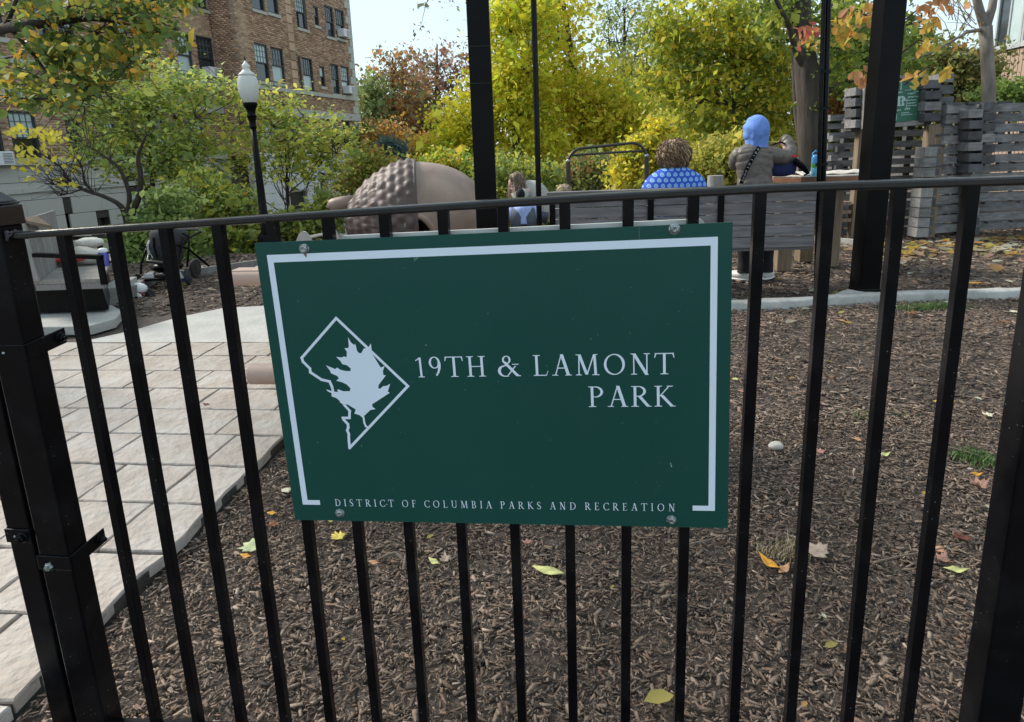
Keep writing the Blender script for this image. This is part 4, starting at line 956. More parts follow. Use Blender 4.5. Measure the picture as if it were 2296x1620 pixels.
# ------------------------------------------------------------------ tall black posts
p = G(1950, 667); 
pb = thing('canopy_post', 'massive square black steel post at the right standing just behind the kerb', 'post', (p.x, p.y, 0))
MB().box((p.x, p.y + .1, 2.6), (.19, .19, 5.2)).build('post_shaft', M['blackflat'], pb, bevel=.008)
MB().box((p.x, p.y + .1, .012), (.20, .20, .13)).build('base_plate', M['black'], pb, bevel=.01)
p = at(1083, 300, 5.6)
pc = thing('canopy_post', 'massive square black steel post rising behind the middle of the fence', 'post', (p.x, p.y, 0))
MB().box((p.x, p.y + .1, 2.6), (.19, .19, 5.2)).build('post_shaft', M['blackflat'], pc, bevel=.008)
for zz in (2.32, 2.02): MB().box((p.x - .0, p.y - .0 + .004, zz), (.1915, .0015, .0022)).build('seam', M['graymetal'], pc)
p = at(1203, 250, 6.8)
t = thing('steel_pole', 'single slim round black pole right of the central post', 'pole', (p.x, p.y, 0)); MB().tube([(p.x, p.y, 0), (p.x, p.y, 5.4)], .030, 14).build('pole_shaft', M['black'], t, smooth=True)
p = at(1851, 200, 6.45)
t = thing('double_pole', 'pair of slim black poles strapped together in front of the wooden table', 'pole', (p.x, p.y, 0))
pt_ = at(1853, 0, 6.45); pm_ = at(1842, 380, 6.45); dv_ = (pt_ - pm_) / (pt_.z - pm_.z)
for dx in (-.024, .024): MB().tube([pm_ - dv_ * pm_.z + Vector((dx, 0, 0)), pm_ + dv_ * 3.4 + Vector((dx, 0, 0))], .023, 12).build('pole_shaft', M['black'], t, smooth=True)
for zz in (1.75, 2.1, 1.2): MB().box(pm_ + dv_ * (zz - pm_.z), (.10, .055, .03)).build('bracket', M['black'], t)
o = MB(); o.ball((pb.location.x - .18, pb.location.y - .02, .02), (.16, .12, .055), 12, 8, fn=lambda d: 1 + .12 * math.sin(6 * d.x + 2)); o = o.build('rock', M['kerb'], smooth='full'); tag(o, 'pale lump of concrete at the foot of the right hand post', 'rock')

# ------------------------------------------------------------------ giant acorn climber
YA = 8.5
def A_(x, y, Y=YA): return at(x, y, Y)
ac = thing('acorn_climber', 'giant brown acorn playhouse lying on its side with a bumpy cap and arched doorway', 'play structure', (A_(900, 500).x, YA, 0))
PX = A_(920, 520) - A_(919, 520); mpp = PX.length
# axis runs along +x; profile (distance from the stem tip in D px, radius in D px)
ax0 = A_(775, 468); axx = Vector((1, .12, 0)).normalized(); cz = .60
def acorn_lathe(mb, prof, seg, fn=None, MMx=None):
    base = len(mb.v); n = len(prof)
    side = Vector((-axx.y, axx.x, 0)); up = Vector((0, 0, 1))
    for i, (s, r_) in enumerate(prof):
        for j in range(seg):
            a = 2 * math.pi * j / seg; k = fn(s, a) if fn else 0
            P = Vector((ax0.x, ax0.y, cz)) + axx * s + (side * math.cos(a) + up * math.sin(a)) * (r_ + k)
            P.z = max(P.z, -.1); mb.v.append(tuple(P))
    for i in range(n - 1):
        for j in range(seg):
            a = base + i * seg + j; b = base + i * seg + (j + 1) % seg; mb.f.append((a, b, b + seg, a + seg))
capL = .95; cp = []
for i in range(49):
    t = i / 48; s = capL * t; cp.append((s, .77 * math.sin(min(1, (t * .93 + .07)) * math.pi / 2) ** .72 if t > 0 else .18))
cp = [(s, max(.16, r_)) for s, r_ in cp]
def capbump(s, a):
    t = s / capL
    if t > .97: return .0
    row = s / .118; rr = int(row); fr = row - rr - .5; nb = 28; aa = (a / (2 * math.pi) * nb + (.5 if rr % 2 else 0)) % 1 - .5
    r_here = .77 * math.sin(min(1, t * .93 + .07) * math.pi / 2) ** .72; w = r_here * 2 * math.pi / nb
    d2 = (fr * .125 / .058) ** 2 + (aa * w / .075) ** 2
    return (.034 + .010 * math.sin(rr * 5.3 + int(a * 4.1) * 2.7)) * math.exp(-d2 * 1.2) + .004 * math.sin(9 * a + 20 * s)
mb = MB(); acorn_lathe(mb, cp + [(capL + .02, .80), (capL + .03, .76), (capL + .03, .66)], 260, capbump); mb.build('acorn_cap', M['acorncap'], ac, smooth='full')
np_prof = []
for i in range(30):
    t = i / 29; s = capL - .05 + t * 1.02; np_prof.append((s, .74 * math.sqrt(max(0, 1 - (t * .985) ** 2.3)) + .004))
# nut shell with a real arched doorway facing the camera: drop faces inside the arch
mb = MB(); acorn_lathe(mb, np_prof, 96)
dc = A_(952, 520)
def in_arch(P):
    dx = (P.x - dc.x) / .25; dz = (P.z - .06) / .60
    return P.y < ax0.y + .1 * (P.x - ax0.x) + .5 and dx * dx + max(0, dz) ** 2 < 1
keep = [f for f in mb.f if not in_arch(sum((Vector(mb.v[i]) for i in f), Vector()) / len(f))]
mb.f = keep; nut = mb.build('acorn_shell', M['acornnut'], ac, smooth='full'); nut.modifiers.new('thick', 'SOLIDIFY').thickness = .05
rim = [(dc.x + .27 * math.cos(R(a)), .06 + .62 * math.sin(R(a))) for a in range(-10, 191, 10)]
def shell_y(x, z):
    s = (x - ax0.x) / axx.x; t = max(0, min(1, (s - capL + .05) / 1.02)); r_ = .74 * math.sqrt(max(0, 1 - (t * .985) ** 2.3)); q = max(0, r_ * r_ - (z - cz) ** 2)
    return ax0.y + axx.y * s - math.sqrt(q) * .99
MB().tube([Vector((x, shell_y(x, z) + .0, z)) for x, z in rim], .045, 10).build('doorway_rim', M['acornnut'], ac, smooth=True)
st0 = A_(738, 462); mb = MB()
YS_ = ax0.y - .02; sp0 = at(790, 456, YS_); sp1 = at(770, 457, YS_); sp2_ = at(755, 459, YS_); sp3 = at(742, 461, YS_); sp4 = at(735, 463, YS_)
mb.tube([sp0, sp1, sp2_, sp3, sp4], [.105, .10, .095, .08, .03], 20)
mb.build('acorn_stem', M['acornnut'], ac, smooth='full')
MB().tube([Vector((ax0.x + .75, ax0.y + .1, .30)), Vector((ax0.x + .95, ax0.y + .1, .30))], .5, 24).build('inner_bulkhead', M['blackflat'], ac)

# small beige toddler climber left of the acorn
c0 = at(705, 520, 8.2); tc_ = thing('toddler_climber', 'small beige climber of two arched side panels joined by rungs left of the acorn', 'play structure', (c0.x, c0.y, 0))
def arch_panel(x, y, dx):
    pts = [(-.20, 0), (.20, 0)] + [(.20 - .40 * i / 10, .58 * math.sin(math.pi * (i + .001) / 10) ** .55) for i in range(1, 10)]
    return [Vector((x + a * .85, y, b * .86 + .02)) for a, b in pts]
MB().prism(arch_panel(c0.x - .12, c0.y - .1, 0), (0, .04, 0)).build('side_panel', M['cream'], tc_)
MB().prism(arch_panel(c0.x + .16, c0.y + .22, 0), (0, .04, 0)).build('side_panel', M['cream'], tc_)
for a, z in ((.02, .42), (.10, .24), (-.08, .42), (-.16, .22)):
    MB().tube([(c0.x - .12 + a, c0.y - .08, z), (c0.x + .16 + a, c0.y + .24, z + .02)], .014, 8).build('rung', M['cream'], tc_, smooth=True)

# ------------------------------------------------------------------ tan picnic table behind the sign (its ends show at the left)
tzl = .74; q0 = G(524, 604, tzl); tb = thing('picnic_table', 'tan recycled-plastic picnic table whose rounded plank ends stick out left of the sign', 'table', (q0.x + .9, q0.y + .2, 0))
tdir = Vector((.99, -.10, 0)).normalized(); tprp = Vector((.10, .99, 0)).normalized()
for i in range(7):
    a = Vector((q0.x + (0.10 * i if i < 3 else .22), q0.y, 0)) + tprp * (.01 + i * .118)
    MB().box(a + tdir * 1.0 + Vector((0, 0, tzl - .02)), (2.0, .112, .04), Matrix.Rotation(math.atan2(tdir.y, tdir.x), 3, 'Z')).build('table_plank', M['tanplastic'], tb, bevel=.008)
MB().tube([Vector((q0.x, q0.y - .02, tzl - .055)), Vector((q0.x, q0.y - .02, tzl - .055)) + tdir * 2.0], .052, 18).build('table_edge_rail', M['tanplastic'], tb, smooth=True)
q1 = G(563, 830, .44)
MB().tube([Vector((q1.x, q1.y, .42)), Vector((q1.x, q1.y, .42)) + tdir * 2.0], .052, 18).build('bench_edge_rail', M['tanplastic'], tb, smooth=True)
for i in range(2): MB().box(Vector((q1.x + .12, q1.y, .44)) + tprp * (.08 + .13 * i) + tdir * .95, (1.9, .12, .04), Matrix.Rotation(math.atan2(tdir.y, tdir.x), 3, 'Z')).build('bench_plank', M['tanplastic'], tb, bevel=.008)
for k in (.35, 1.6):
    for s in (0, 1):
        MB().beam(Vector((q0.x, q0.y, .70)) + tdir * k + tprp * (.25 + .4 * s), Vector((q1.x if not s else q0.x, q1.y if not s else q0.y + 1.2, .04)) + tdir * k, .08, .08).build('leg', M['tanplastic'], tb)

# ------------------------------------------------------------------ long grey bench seen from behind
YB = 5.85
bl_, br_ = at(1226, 438, YB + .15), at(1838, 407, YB); bb = thing('park_bench', 'long weathered grey plank bench with a slatted high back on black metal brackets', 'bench', ((bl_.x + br_.x) / 2, YB, 0))
bx = Vector((br_.x - bl_.x, br_.y - bl_.y, 0)); bL = bx.length; bx.normalize(); by = Vector((-bx.y, bx.x, 0)); zt = (bl_.z + br_.z) / 2; O_ = Vector((bl_.x, bl_.y, 0))
def BB(s, n, z): return O_ + bx * s + by * n + Vector((0, 0, z))
def bench_plank(s0, s1, z0, z1, n0, n1, nm, m='benchwood'): return MB().hexa([BB(s, n, z) for z in (z0, z1) for s, n in ((s0, n0), (s1, n0), (s1, n1), (s0, n1))]).build(nm, M[m], bb, bevel=.003)
bench_plank(0, bL, zt - .045, zt, -.01, .10, 'cap_plank')
zc = zt - .05
for i in range(5):
    h = .108; bench_plank(.03, bL - .015, zc - h + .006, zc, .012 + .0, .045, 'back_plank'); zc -= h + .001
zbot = zc
for s in (.05, (1455 - 1232) / 606 * bL + .05, (1612 - 1232) / 606 * bL + .05):
    MB().hexa([BB(s + a, n, z) for z in (.0, zt - .05) for a, n in ((-.028, -.012), (.028, -.012), (.028, .009), (-.028, .009))]).build('back_bracket', M['blackflat'], bb) if s < bL - .4 else None
    MB().hexa([BB(s + a, n, z) for z in (0, .42) for a, n in ((-.03, .40), (.03, .40), (.03, .46), (-.03, .46))]).build('leg', M['blackflat'], bb)
for i in range(4): bench_plank(.03, bL - .02, .42, .455, .06 + i * .11, .16 + i * .11, 'seat_plank')

# ------------------------------------------------------------------ round timber table with things on it
YT = 6.95; tA, tBn = at(1768, 386, YT + .55), at(1935, 372, YT); zt2 = .5 * (at(1850, 388, YT - .1).z + at(1850, 388, YT).z)
tcn = at(1845, 378, YT + .15); tt = thing('play_table', 'thick round-edged wooden play table with a pale top behind the bench', 'table', (tcn.x, tcn.y, 0))
zt2 = at(1900, 396, YT - .45).z; pts = []
for i in range(10):
    a = 2 * math.pi * i / 10 + .25; pts.append(Vector((tcn.x + .62 * math.cos(a), tcn.y + .45 * math.sin(a), zt2 - .10)))
MB().prism(pts, (0, 0, .09)).build('table_top', M['woodred'], tt, bevel=.01)
MB().prism([Vector((p.x, p.y, zt2 - .008)) for p in pts], (0, 0, .012)).build('table_face', M['cream'], tt)
for px_, Yl in ((1752, 7.0), (1857, 7.15), (1800, 7.5)):
    q_ = at(px_, 600, Yl); MB().box((q_.x, Yl, (zt2 - .1) / 2), (.165, .16, zt2 - .1)).build('leg', M['woodtan'], tt, bevel=.012)
# blanket lying on the table
bk = MB(); nx_ = 26; c_ = at(1858, 380, YT + .12)
for j in range(14):
    for i in range(nx_):
        u, v = i / (nx_ - 1), j / 13; x = c_.x - .42 + .86 * u; y = c_.y - .30 + .5 * v; z = zt2 + .012 + .022 * abs(math.sin(7 * u + 3 * v)) * (math.sin(math.pi * v) ** .5) + .012 * math.sin(13 * u - 5 * v) ** 2
        bk.v.append((x, y, z))
bk.f = [(j * nx_ + i, j * nx_ + i + 1, (j + 1) * nx_ + i + 1, (j + 1) * nx_ + i) for j in range(13) for i in range(nx_ - 1)]
o = bk.build('blanket', M['cream'], smooth='full'); o.modifiers.new('t', 'SOLIDIFY').thickness = .008; tag(o, 'crumpled cream blanket spread on the wooden play table', 'blanket')
# bottle
p = at(1826, 386, YT - .28); p.z = zt2 + .006; bt = thing('water_bottle', 'sky blue water bottle with a green band standing on the play table', 'bottle', p)
T_m = Matrix.Translation(p)
MB().lathe([(.034, 0), (.036, .006), (.036, .085), (.035, .087)], 20, T_m).build('bottle_base', mat('printed_blue', (.16, .50, .68), .4, .5, 60, attr=False), bt, smooth=True)
MB().lathe([(.0363, .086), (.0363, .13)], 20, T_m).build('bottle_band', M['bottlegreen'], bt, smooth=True)
MB().lathe([(.0355, .129), (.036, .19), (.028, .215), (.018, .222)], 20, T_m).build('bottle_shoulder', M['bottleblue'], bt, smooth=True)
MB().tube([p + Vector((-.026, 0, .19)), p + Vector((-.03, 0, .235)), p + Vector((0, 0, .262)), p + Vector((.03, 0, .235)), p + Vector((.026, 0, .195))], .007, 8).build('carry_handle', M['bottleblue'], bt, smooth=True)
# navy bag on the table (in front of the standing woman)
p = at(1745, 387, YT - .28); p.z = zt2 + .01; bg_ = thing('tote_bag', 'navy blue padded bag with a red trim on the play table beside the hooded woman', 'bag', p)
bgm = MB(); bgm.ball(p + Vector((.02, 0, .13)), (.20, .12, .16), 24, 14, fn=lambda d: (1 / max(abs(d.x), abs(d.y), abs(d.z))) ** .55 * .80); bgm.build('bag_body', M['navy'], bg_, smooth='full')
MB().beam(p + Vector((-.12, -.125, .205)), p + Vector((.14, -.125, .215)), .012, .022).build('red_trim', M['red'], bg_)
MB().tube([p + Vector((-.1, 0, .26)), p + Vector((-.08, 0, .33)), p + Vector((0, 0, .36)), p + Vector((.08, 0, .33)), p + Vector((.1, 0, .26))], .010, 8).build('handle', M['blackflat'], bg_, smooth=True)
MB().tube([p + Vector((.12, -.1, .17)), p + Vector((.20, -.12, .10)), p + Vector((.26, -.12, .03)), p + Vector((.22, -.12, .015))], [.03, .035, .02, .012], 8).build('strap_end', M['blackflat'], bg_, smooth=True)

# ------------------------------------------------------------------ interlocked grey timber walls, right
def W_(px, py, Y): return at(px, py, Y)
def timber(parent, a, b, h, d, nm='timber', m='woodgrey'):
    return MB().beam(a, b, d, h).build(nm, M[m], parent)
# back panel left of and behind the big post
YW = 9.6; w1 = thing('timber_wall', 'grey stacked-timber wall panel behind the play table, left of the board sign', 'wall', (at(1900, 400, YW).x, YW, 0))
xl, xr = at(1860, 300, YW).x, at(2072, 300, YW).x; zt_ = at(1890, 257, YW).z; r = random.Random(2)
rows = [(257, 271), (277, 289), (297, 311), (321, 335), (341, 354), (360, 373), (379, 393), (399, 412), (418, 431), (437, 450), (456, 470), (476, 489), (496, 510), (515, 528)]
for i, (a, b) in enumerate(rows):
    za, zb = at(1895, a, YW).z, at(1895, b, YW).z; z = (za + zb) / 2
    timber(w1, (xl - .05 + r.uniform(-.03, .03), YW + r.uniform(-.008, .008), z), (xr, YW + .0, z), za - zb, .09)
    if i > 1: MB().box((xl + .03 + (.08 if i % 2 else 0), YW - .09, z - .04), (.11, .12, (za - zb) * .95)).build('timber_end', M['wooddark' if i % 2 else 'woodgrey'], w1)
for px, nm in ((1900, 'x'), (1990, 'x'), (2040, 'x')):
    x = at(px, 350, YW).x; MB().box((x, YW + .10, .85), (.1, .1, 1.7)).build('back_post', M['wooddark'], w1)
p = at(1923, 400, 9.25); MB().box((p.x, 9.25, .85 + 0.0), (.125, .12, 1.75)).build('tan_post', M['woodtan'], w1, bevel=.006)
# little shelf steps in the lower left, pale boards
for py in (459, 478, 497): 
    p = at(1875, py, 9.1); MB().box((p.x + .05, 9.3, p.z), (.42, .25, .05)).build('shelf_board', M['woodtan'], w1)
# green word board between two stacked columns
YS = 9.0; bs = thing('word_board', 'green notice board of pale overlapping words framed in grey timber', 'sign', (at(2000, 300, YS).x, YS, 0))
ca, cb = at(1944, 184, YS), at(2064, 272, YS); tl_, tr_, br2, bl2 = at(1944, 186, YS), at(2066, 175, YS + .02), at(2061, 273, YS + .02), at(1940, 281, YS)
bxn = (tr_ - tl_); Wb = bxn.length; bxn.normalize(); bzn = Vector((0, 0, 1)); bzn = (tl_ - bl2).normalized(); Hb = (tl_ - bl2).length; bnn = bxn.cross(bzn).normalized()
if bnn.y > 0: bnn = -bnn
def SB(u, v, n=0.0): return tl_ + bxn * u - bzn * v + bnn * n
MB().hexa([SB(u, v, n) for n in (-.02, 0) for u, v in ((0, 0), (0, Hb), (Wb, Hb), (Wb, 0))]).build('board_panel', M['signgreen2'], bs)
lettering('ne', .555 * Wb, .62 * Hb, .735 * Wb, .62 * Hb, .20, bs, M['letterpale'], P=SB, name='large_letters', n0=.003)
# word cloud: illegible small print, rows of short bars as in the photograph
wr2 = random.Random(4)
mbp = MB()
def wordbar(u, v, w, h, vert=False):
    x = 0
    while x < w:
        cw = h * wr2.uniform(.32, .6); e = wr2.uniform(.6, 1.0) * h
        a = (u + x, v) if not vert else (u, v + x)
        k = [(a[0], a[1]), (a[0] + (cw if not vert else e), a[1]), (a[0] + (cw if not vert else e), a[1] + (e if not vert else cw)), (a[0], a[1] + (e if not vert else cw))]
        b = len(mbp.v); mbp.v += [tuple(SB(p_, q_, .003)) for p_, q_ in k]; mbp.f.append((b, b + 1, b + 2, b + 3)); x += cw + h * .18
for (u, v, w, h, vt) in [(.76, .33, .14, .05, 0), (.77, .41, .15, .045, 0), (.50, .28, .16, .045, 0), (.73, .49, .20, .04, 0), (.76, .56, .16, .035, 0), (.74, .62, .20, .035, 0), (.55, .70, .10, .045, 0), (.72, .68, .08, .06, 0), (.66, .78, .15, .03, 0), (.66, .83, .20, .028, 0), (.62, .20, .035, .03, 1), (.62, .05, .16, .045, 1), (.80, .16, .12, .02, 1), (.70, .25, .17, .018, 0), (.88, .30, .07, .03, 0), (.92, .42, .08, .03, 0), (.56, .80, .15, .035, 1), (.745, .45, .26, .022, 1), (.30, .40, .18, .05, 0), (.12, .5, .3, .10, 0), (.2, .62, .25, .05, 0), (.25, .3, .2, .04, 0), (.15, .75, .3, .05, 0), (.3, .2, .2, .04, 0)]:
    wordbar(u * Wb, v * Hb, w * Wb if not vt else w * Hb, h * Hb * .9, vt)
mbp.mesh('x', M['letterpale']); oo = link('small_print', mbp.mesh('small_print', M['letterpale']), bs); oo['kind'] = 'stuff'
fr = .045
for (a, b, nm) in (((-.04, -.03), (Wb + .0, -.03), 'frame_board'), ((-.04, Hb + .035), (Wb + .05, Hb + .035), 'frame_board'), ((-.025, -.05), (-.025, Hb + .05), 'frame_board'), ((Wb + .028, -.05), (Wb + .028, Hb + .03), 'frame_board')):
    MB().beam(SB(*a, .01), SB(*b, .01), .055, .055, up=bnn).build(nm, M['woodpale'], bs)
def stack(parent, px0, px1, y0, y1, n, Y, proud, alt=0, m0='wooddark'):
    for i in range(n):
        ya = y0 + (y1 - y0) * (i + .06) / n; yb = y0 + (y1 - y0) * (i + .78) / n
        a, b = at(px0, ya, Y), at(px1, yb, Y); mx = (a + b) / 2
        MB().box((mx.x + r.uniform(-.01, .01), Y + .12 - proud, mx.z), (abs(b.x - a.x), .30, abs(a.z - b.z))).build('timber_end', M[m0] if (i + alt) % 3 else M['woodgrey'], parent, bevel=.006)
        # darker spacer set back
        yc = y0 + (y1 - y0) * (i + 1.05) / n; c = at(px1, yc, Y)
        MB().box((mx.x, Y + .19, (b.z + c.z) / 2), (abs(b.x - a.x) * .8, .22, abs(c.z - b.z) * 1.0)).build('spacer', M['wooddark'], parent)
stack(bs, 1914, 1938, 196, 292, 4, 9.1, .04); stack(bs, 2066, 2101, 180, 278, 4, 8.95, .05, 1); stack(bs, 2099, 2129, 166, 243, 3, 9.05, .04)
p = at(2087, 400, 8.98); MB().box((p.x, 9.0, at(2087, 279, 9).z / 2), (.25, .12, at(2087, 279, 9).z)).build('tan_post', M['woodtan'], bs, bevel=.006)
# front wall running off to the right
Y0w, Y1w = 8.95, 9.25
w2 = thing('timber_wall', 'long grey stacked-timber wall running out of the right edge behind the leaf litter', 'wall', (at(2160, 400, 9).x, 9.0, 0))
xa_, xb_ = at(2060, 400, Y0w).x, at(2310, 400, Y1w).x + .6; ncs = 13; zt0 = at(2100, 236, Y0w).z; hrow = zt0 / (ncs + .3)
for i in range(ncs):
    z = .05 + hrow * (i + .5); ht = hrow * r.uniform(.76, .86)
    x0_ = xa_ + (.02 if i < 9 else .25); xm = at(2185, 300, 9.05).x
    dy = r.uniform(-.012, .012)
    timber(w2, (x0_, Y0w + dy, z), (xm - .02, (Y0w + Y1w) / 2 + dy, z), ht, .09)
    timber(w2, (xm + .02, (Y0w + Y1w) / 2 + .01 - dy, z + r.uniform(-.008, .008)), (xb_, Y1w + .1, z), ht, .09)
    if i % 2 == 0 or i > 8:
        for k in range(5):
            xx = xa_ + .3 + k * .42 + r.uniform(-.1, .1); MB().box((xx, Y0w + .02 + .1 * (k / 5), z + hrow * .5), (r.uniform(.10, .26), .08, hrow * .22)).build('spacer', M['wooddark'], w2)
# corner stack of pale ends low at the left, dark stack high at the right
for i in range(9):
    z = .04 + hrow * (i + .5); MB().box((xa_ - .0, Y0w - .10, z), (.17, .22, hrow * .92)).build('timber_end', M['woodgrey'] if i % 4 else M['woodpale'], w2, bevel=.005)
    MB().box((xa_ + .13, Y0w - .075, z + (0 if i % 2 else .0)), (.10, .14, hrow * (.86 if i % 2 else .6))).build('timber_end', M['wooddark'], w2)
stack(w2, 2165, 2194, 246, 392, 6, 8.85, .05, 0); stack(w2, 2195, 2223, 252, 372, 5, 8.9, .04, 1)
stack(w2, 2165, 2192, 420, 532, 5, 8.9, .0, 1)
p = at(2206, 240, 9.1); MB().box((p.x, 9.1, p.z), (.14, .2, .11)).build('timber_end', M['wooddark'], w2)
# scribble of white chalk on a rail
# small dark posts behind
for px in (2128, 2148): p = at(px, 370, 9.5); MB().box((p.x, 9.5, .8), (.07, .07, 1.3)).build('back_post', M['wooddark'], w2)

# ------------------------------------------------------------------ climbing arch behind the bench
YC = 9.6; ca_ = thing('climbing_bar', 'dark bent-tube climbing bar arch with two rails between posts', 'play structure', (at(1360, 400, YC).x, YC, 0))
def arcpts(L_, R_, top, rad):
    a, b = at(*L_, YC), at(*R_, YC); t_ = at(*top, YC).z; pts = [Vector((a.x, YC, a.z))]
    for i in range(9): th = R(180 - 90 * i / 8); pts.append(Vector((a.x + rad + rad * math.cos(th), YC, at(L_[0], top[1] + 6, YC).z - rad + rad * math.sin(th))))
    tz2 = at(R_[0], top[1] - 8, YC).z
    for i in range(9): th = R(90 - 90 * i / 8); pts.append(Vector((b.x - rad + rad * math.cos(th), YC, tz2 - rad + rad * math.sin(th))))
    pts.append(Vector((b.x, YC, b.z))); return pts
MB().tube(arcpts((1274, 372), (1449, 360), (1274, 328), .22), .022, 12).build('arched_tube', M['graymetal'], ca_, smooth=True)
a, b = at(1279, 349, YC), at(1446, 338, YC); MB().tube([a, b], .018, 10).build('rail', M['graymetal'], ca_, smooth=True)
for L_, t_ in (((1274, 362)), 1), ((1450, 350), 1):
    a = at(L_[0], L_[1], YC); MB().tube([(a.x, YC, hz(a.x, YC) - .1), (a.x, YC, a.z)], .034, 12).build('post', M['graymetal'], ca_, smooth=True); MB().ball((a.x, YC, a.z), .036, 12, 8).build('post_collar', M['screw'], ca_, smooth='full')
a = at(1457, 360, YC); MB().tube([(a.x, YC + .2, hz(a.x, YC) - .1), (a.x, YC + .2, a.z)], .03, 12).build('post', M['graymetal'], ca_, smooth=True)
# grey stumps
p = at(1604, 404, 8.2); t = thing('timber_stump', 'pale grey timber stump between the two women', 'stump', (p.x, 8.2, 0)); MB().tube([(p.x, 8.2, 0), (p.x, 8.2, at(1604, 394, 8.2).z)], .10, 14).build('stump_shaft', M['woodpale'], t, smooth=True)

# ------------------------------------------------------------------ street lamp
YL = 10.3; lp = at(561, 232, YL); lb = hz(lp.x, YL) - .05
lamp = thing('street_lamp', 'black post lamp with a frosted acorn-shaped globe rising out of the shrubs', 'street lamp', (lp.x, YL, lb))
T_ = Matrix.Translation((lp.x, YL, lp.z)); pxm = YL / FPX
LS = YL / 12.6; T_ = T_ @ Matrix.Scale(LS, 4)
MB().lathe([(.11, 0), (.13, .02), (.175, .16), (.195, .30), (.185, .42), (.155, .50), (.13, .53)], 28, T_).build('globe', M['globe'], lamp, smooth='full')
MB().lathe([(.16, .50), (.163, .53), (.12, .56), (.075, .60), (.06, .64), (.075, .66), (.07, .70), (.035, .735), (.02, .75), (.01, .80)], 24, T_).build('finial_cap', M['globe'], lamp, smooth='full')
MB().lathe([(.012, .76), (.016, .80), (.004, .86)], 10, T_).build('finial_tip', M['blackflat'], lamp, smooth=True)
MB().lathe([(.13, .01), (.135, -.03), (.115, -.07), (.085, -.13), (.075, -.20), (.095, -.235), (.085, -.26), (.062, -.34), (.062, -.42), (.072, -.45), (.055, -.48)], 24, T_).build('lamp_holder', M['blackflat'], lamp, smooth=True)
def flute(a, r_, z): return 1 + .04 * math.cos(12 * a)
MB().lathe([(.052, -.46), (.07, -1.6), (.085, -2.6), (.10, (lb - lp.z) / LS + .5), (.16, (lb - lp.z) / LS + .4), (.19, (lb - lp.z) / LS)], 48, T_, fn=flute).build('lamp_post', M['blackflat'], lamp, smooth='full')

# ------------------------------------------------------------------ timber lounge bench with bags, left
lg = thing('lounge_bench', 'weathered wooden lounge bench with slanted plank back on a black metal box base', 'bench', (at(160, 620, 5.9).x, 5.9, 0))
Yn, Yf = 5.65, 7.25; zs = .43
def LB(px, Y, z):   # x from pixel at a depth, given height
    d = ray(px, 620 if Y < 6.4 else 580); return Vector((d.x / d.y * Y, Y, z))
x0n, x1n = at(77, 622, Yn).x, at(229, 621, Yn).x; x0f, x1f = x0n - .18, x1n - .20 + .05
nsl = 15
for i in range(nsl):
    t0, t1 = i / nsl, (i + .93) / nsl; ya, yb = Yn + (Yf - Yn) * t0, Yn + (Yf - Yn) * t1; dxa, dxb = -.88 * t0, -.88 * t1
    MB().hexa([Vector(q_) for z in (zs - .035, zs) for q_ in ((x0n + dxa, ya, z), (x1n + dxa, ya, z), (x1n + dxb, yb, z), (x0n + dxb, yb, z))]).build('seat_plank', M['woodseat'], lg)
MB().hexa([Vector(q_) for z in (zs - .09, zs - .037) for q_ in ((x0n, Yn - .012, z), (x1n + .01, Yn - .012, z), (x1n + .01, Yn + .02, z), (x0n, Yn + .02, z))]).build('seat_edge', M['woodpale'], lg)
# back: planks running up the slope
bl0 = Vector((at(89, 618, Yn).x, Yn, zs + .005)); tl0 = Vector((at(56, 492, Yn).x, Yn, at(56, 492, Yn).z)); Yb = 6.75
tr0 = at(124, 472, Yb); br0 = Vector((at(144, 590, Yb).x, Yb, zs + .005))
nb = 9; nrm = (tl0 - bl0).cross(tr0 - tl0).normalized()
for i in range(nb):
    a, b = (i + .05) / nb, (i + .93) / nb; q_ = [bl0.lerp(br0, a), bl0.lerp(br0, b), tl0.lerp(tr0, b), tl0.lerp(tr0, a)]
    MB().prism(q_, nrm * .022 * (1 if nrm.x < 0 else -1)).build('back_plank', M['woodpale'], lg)
# side board of the back
off_ = Vector((-.06, 0, 0)); MB().hexa([bl0 + off_ + Vector((0, -.03, 0)), bl0 + Vector((0, -.03, 0)), bl0 + Vector((0, -.004, 0)), bl0 + off_ + Vector((0, -.004, 0)), tl0 + off_ * .9 + Vector((0, -.03, 0)), tl0 + Vector((0, -.03, 0)), tl0 + Vector((0, -.004, 0)), tl0 + off_ * .9 + Vector((0, -.004, 0))]).build('back_side_board', M['woodpale'], lg)
MB().prism([tl0 + Vector((-.02, 0, .012)), tl0 + Vector((.03, .0, -.02)), tl0.lerp(tr0, .35) + Vector((.12, 0, -.10)), tl0.lerp(tr0, .35) + Vector((0, 0, .0))], (0, 0, -.03)).build('head_flap', M['woodtan'], lg)
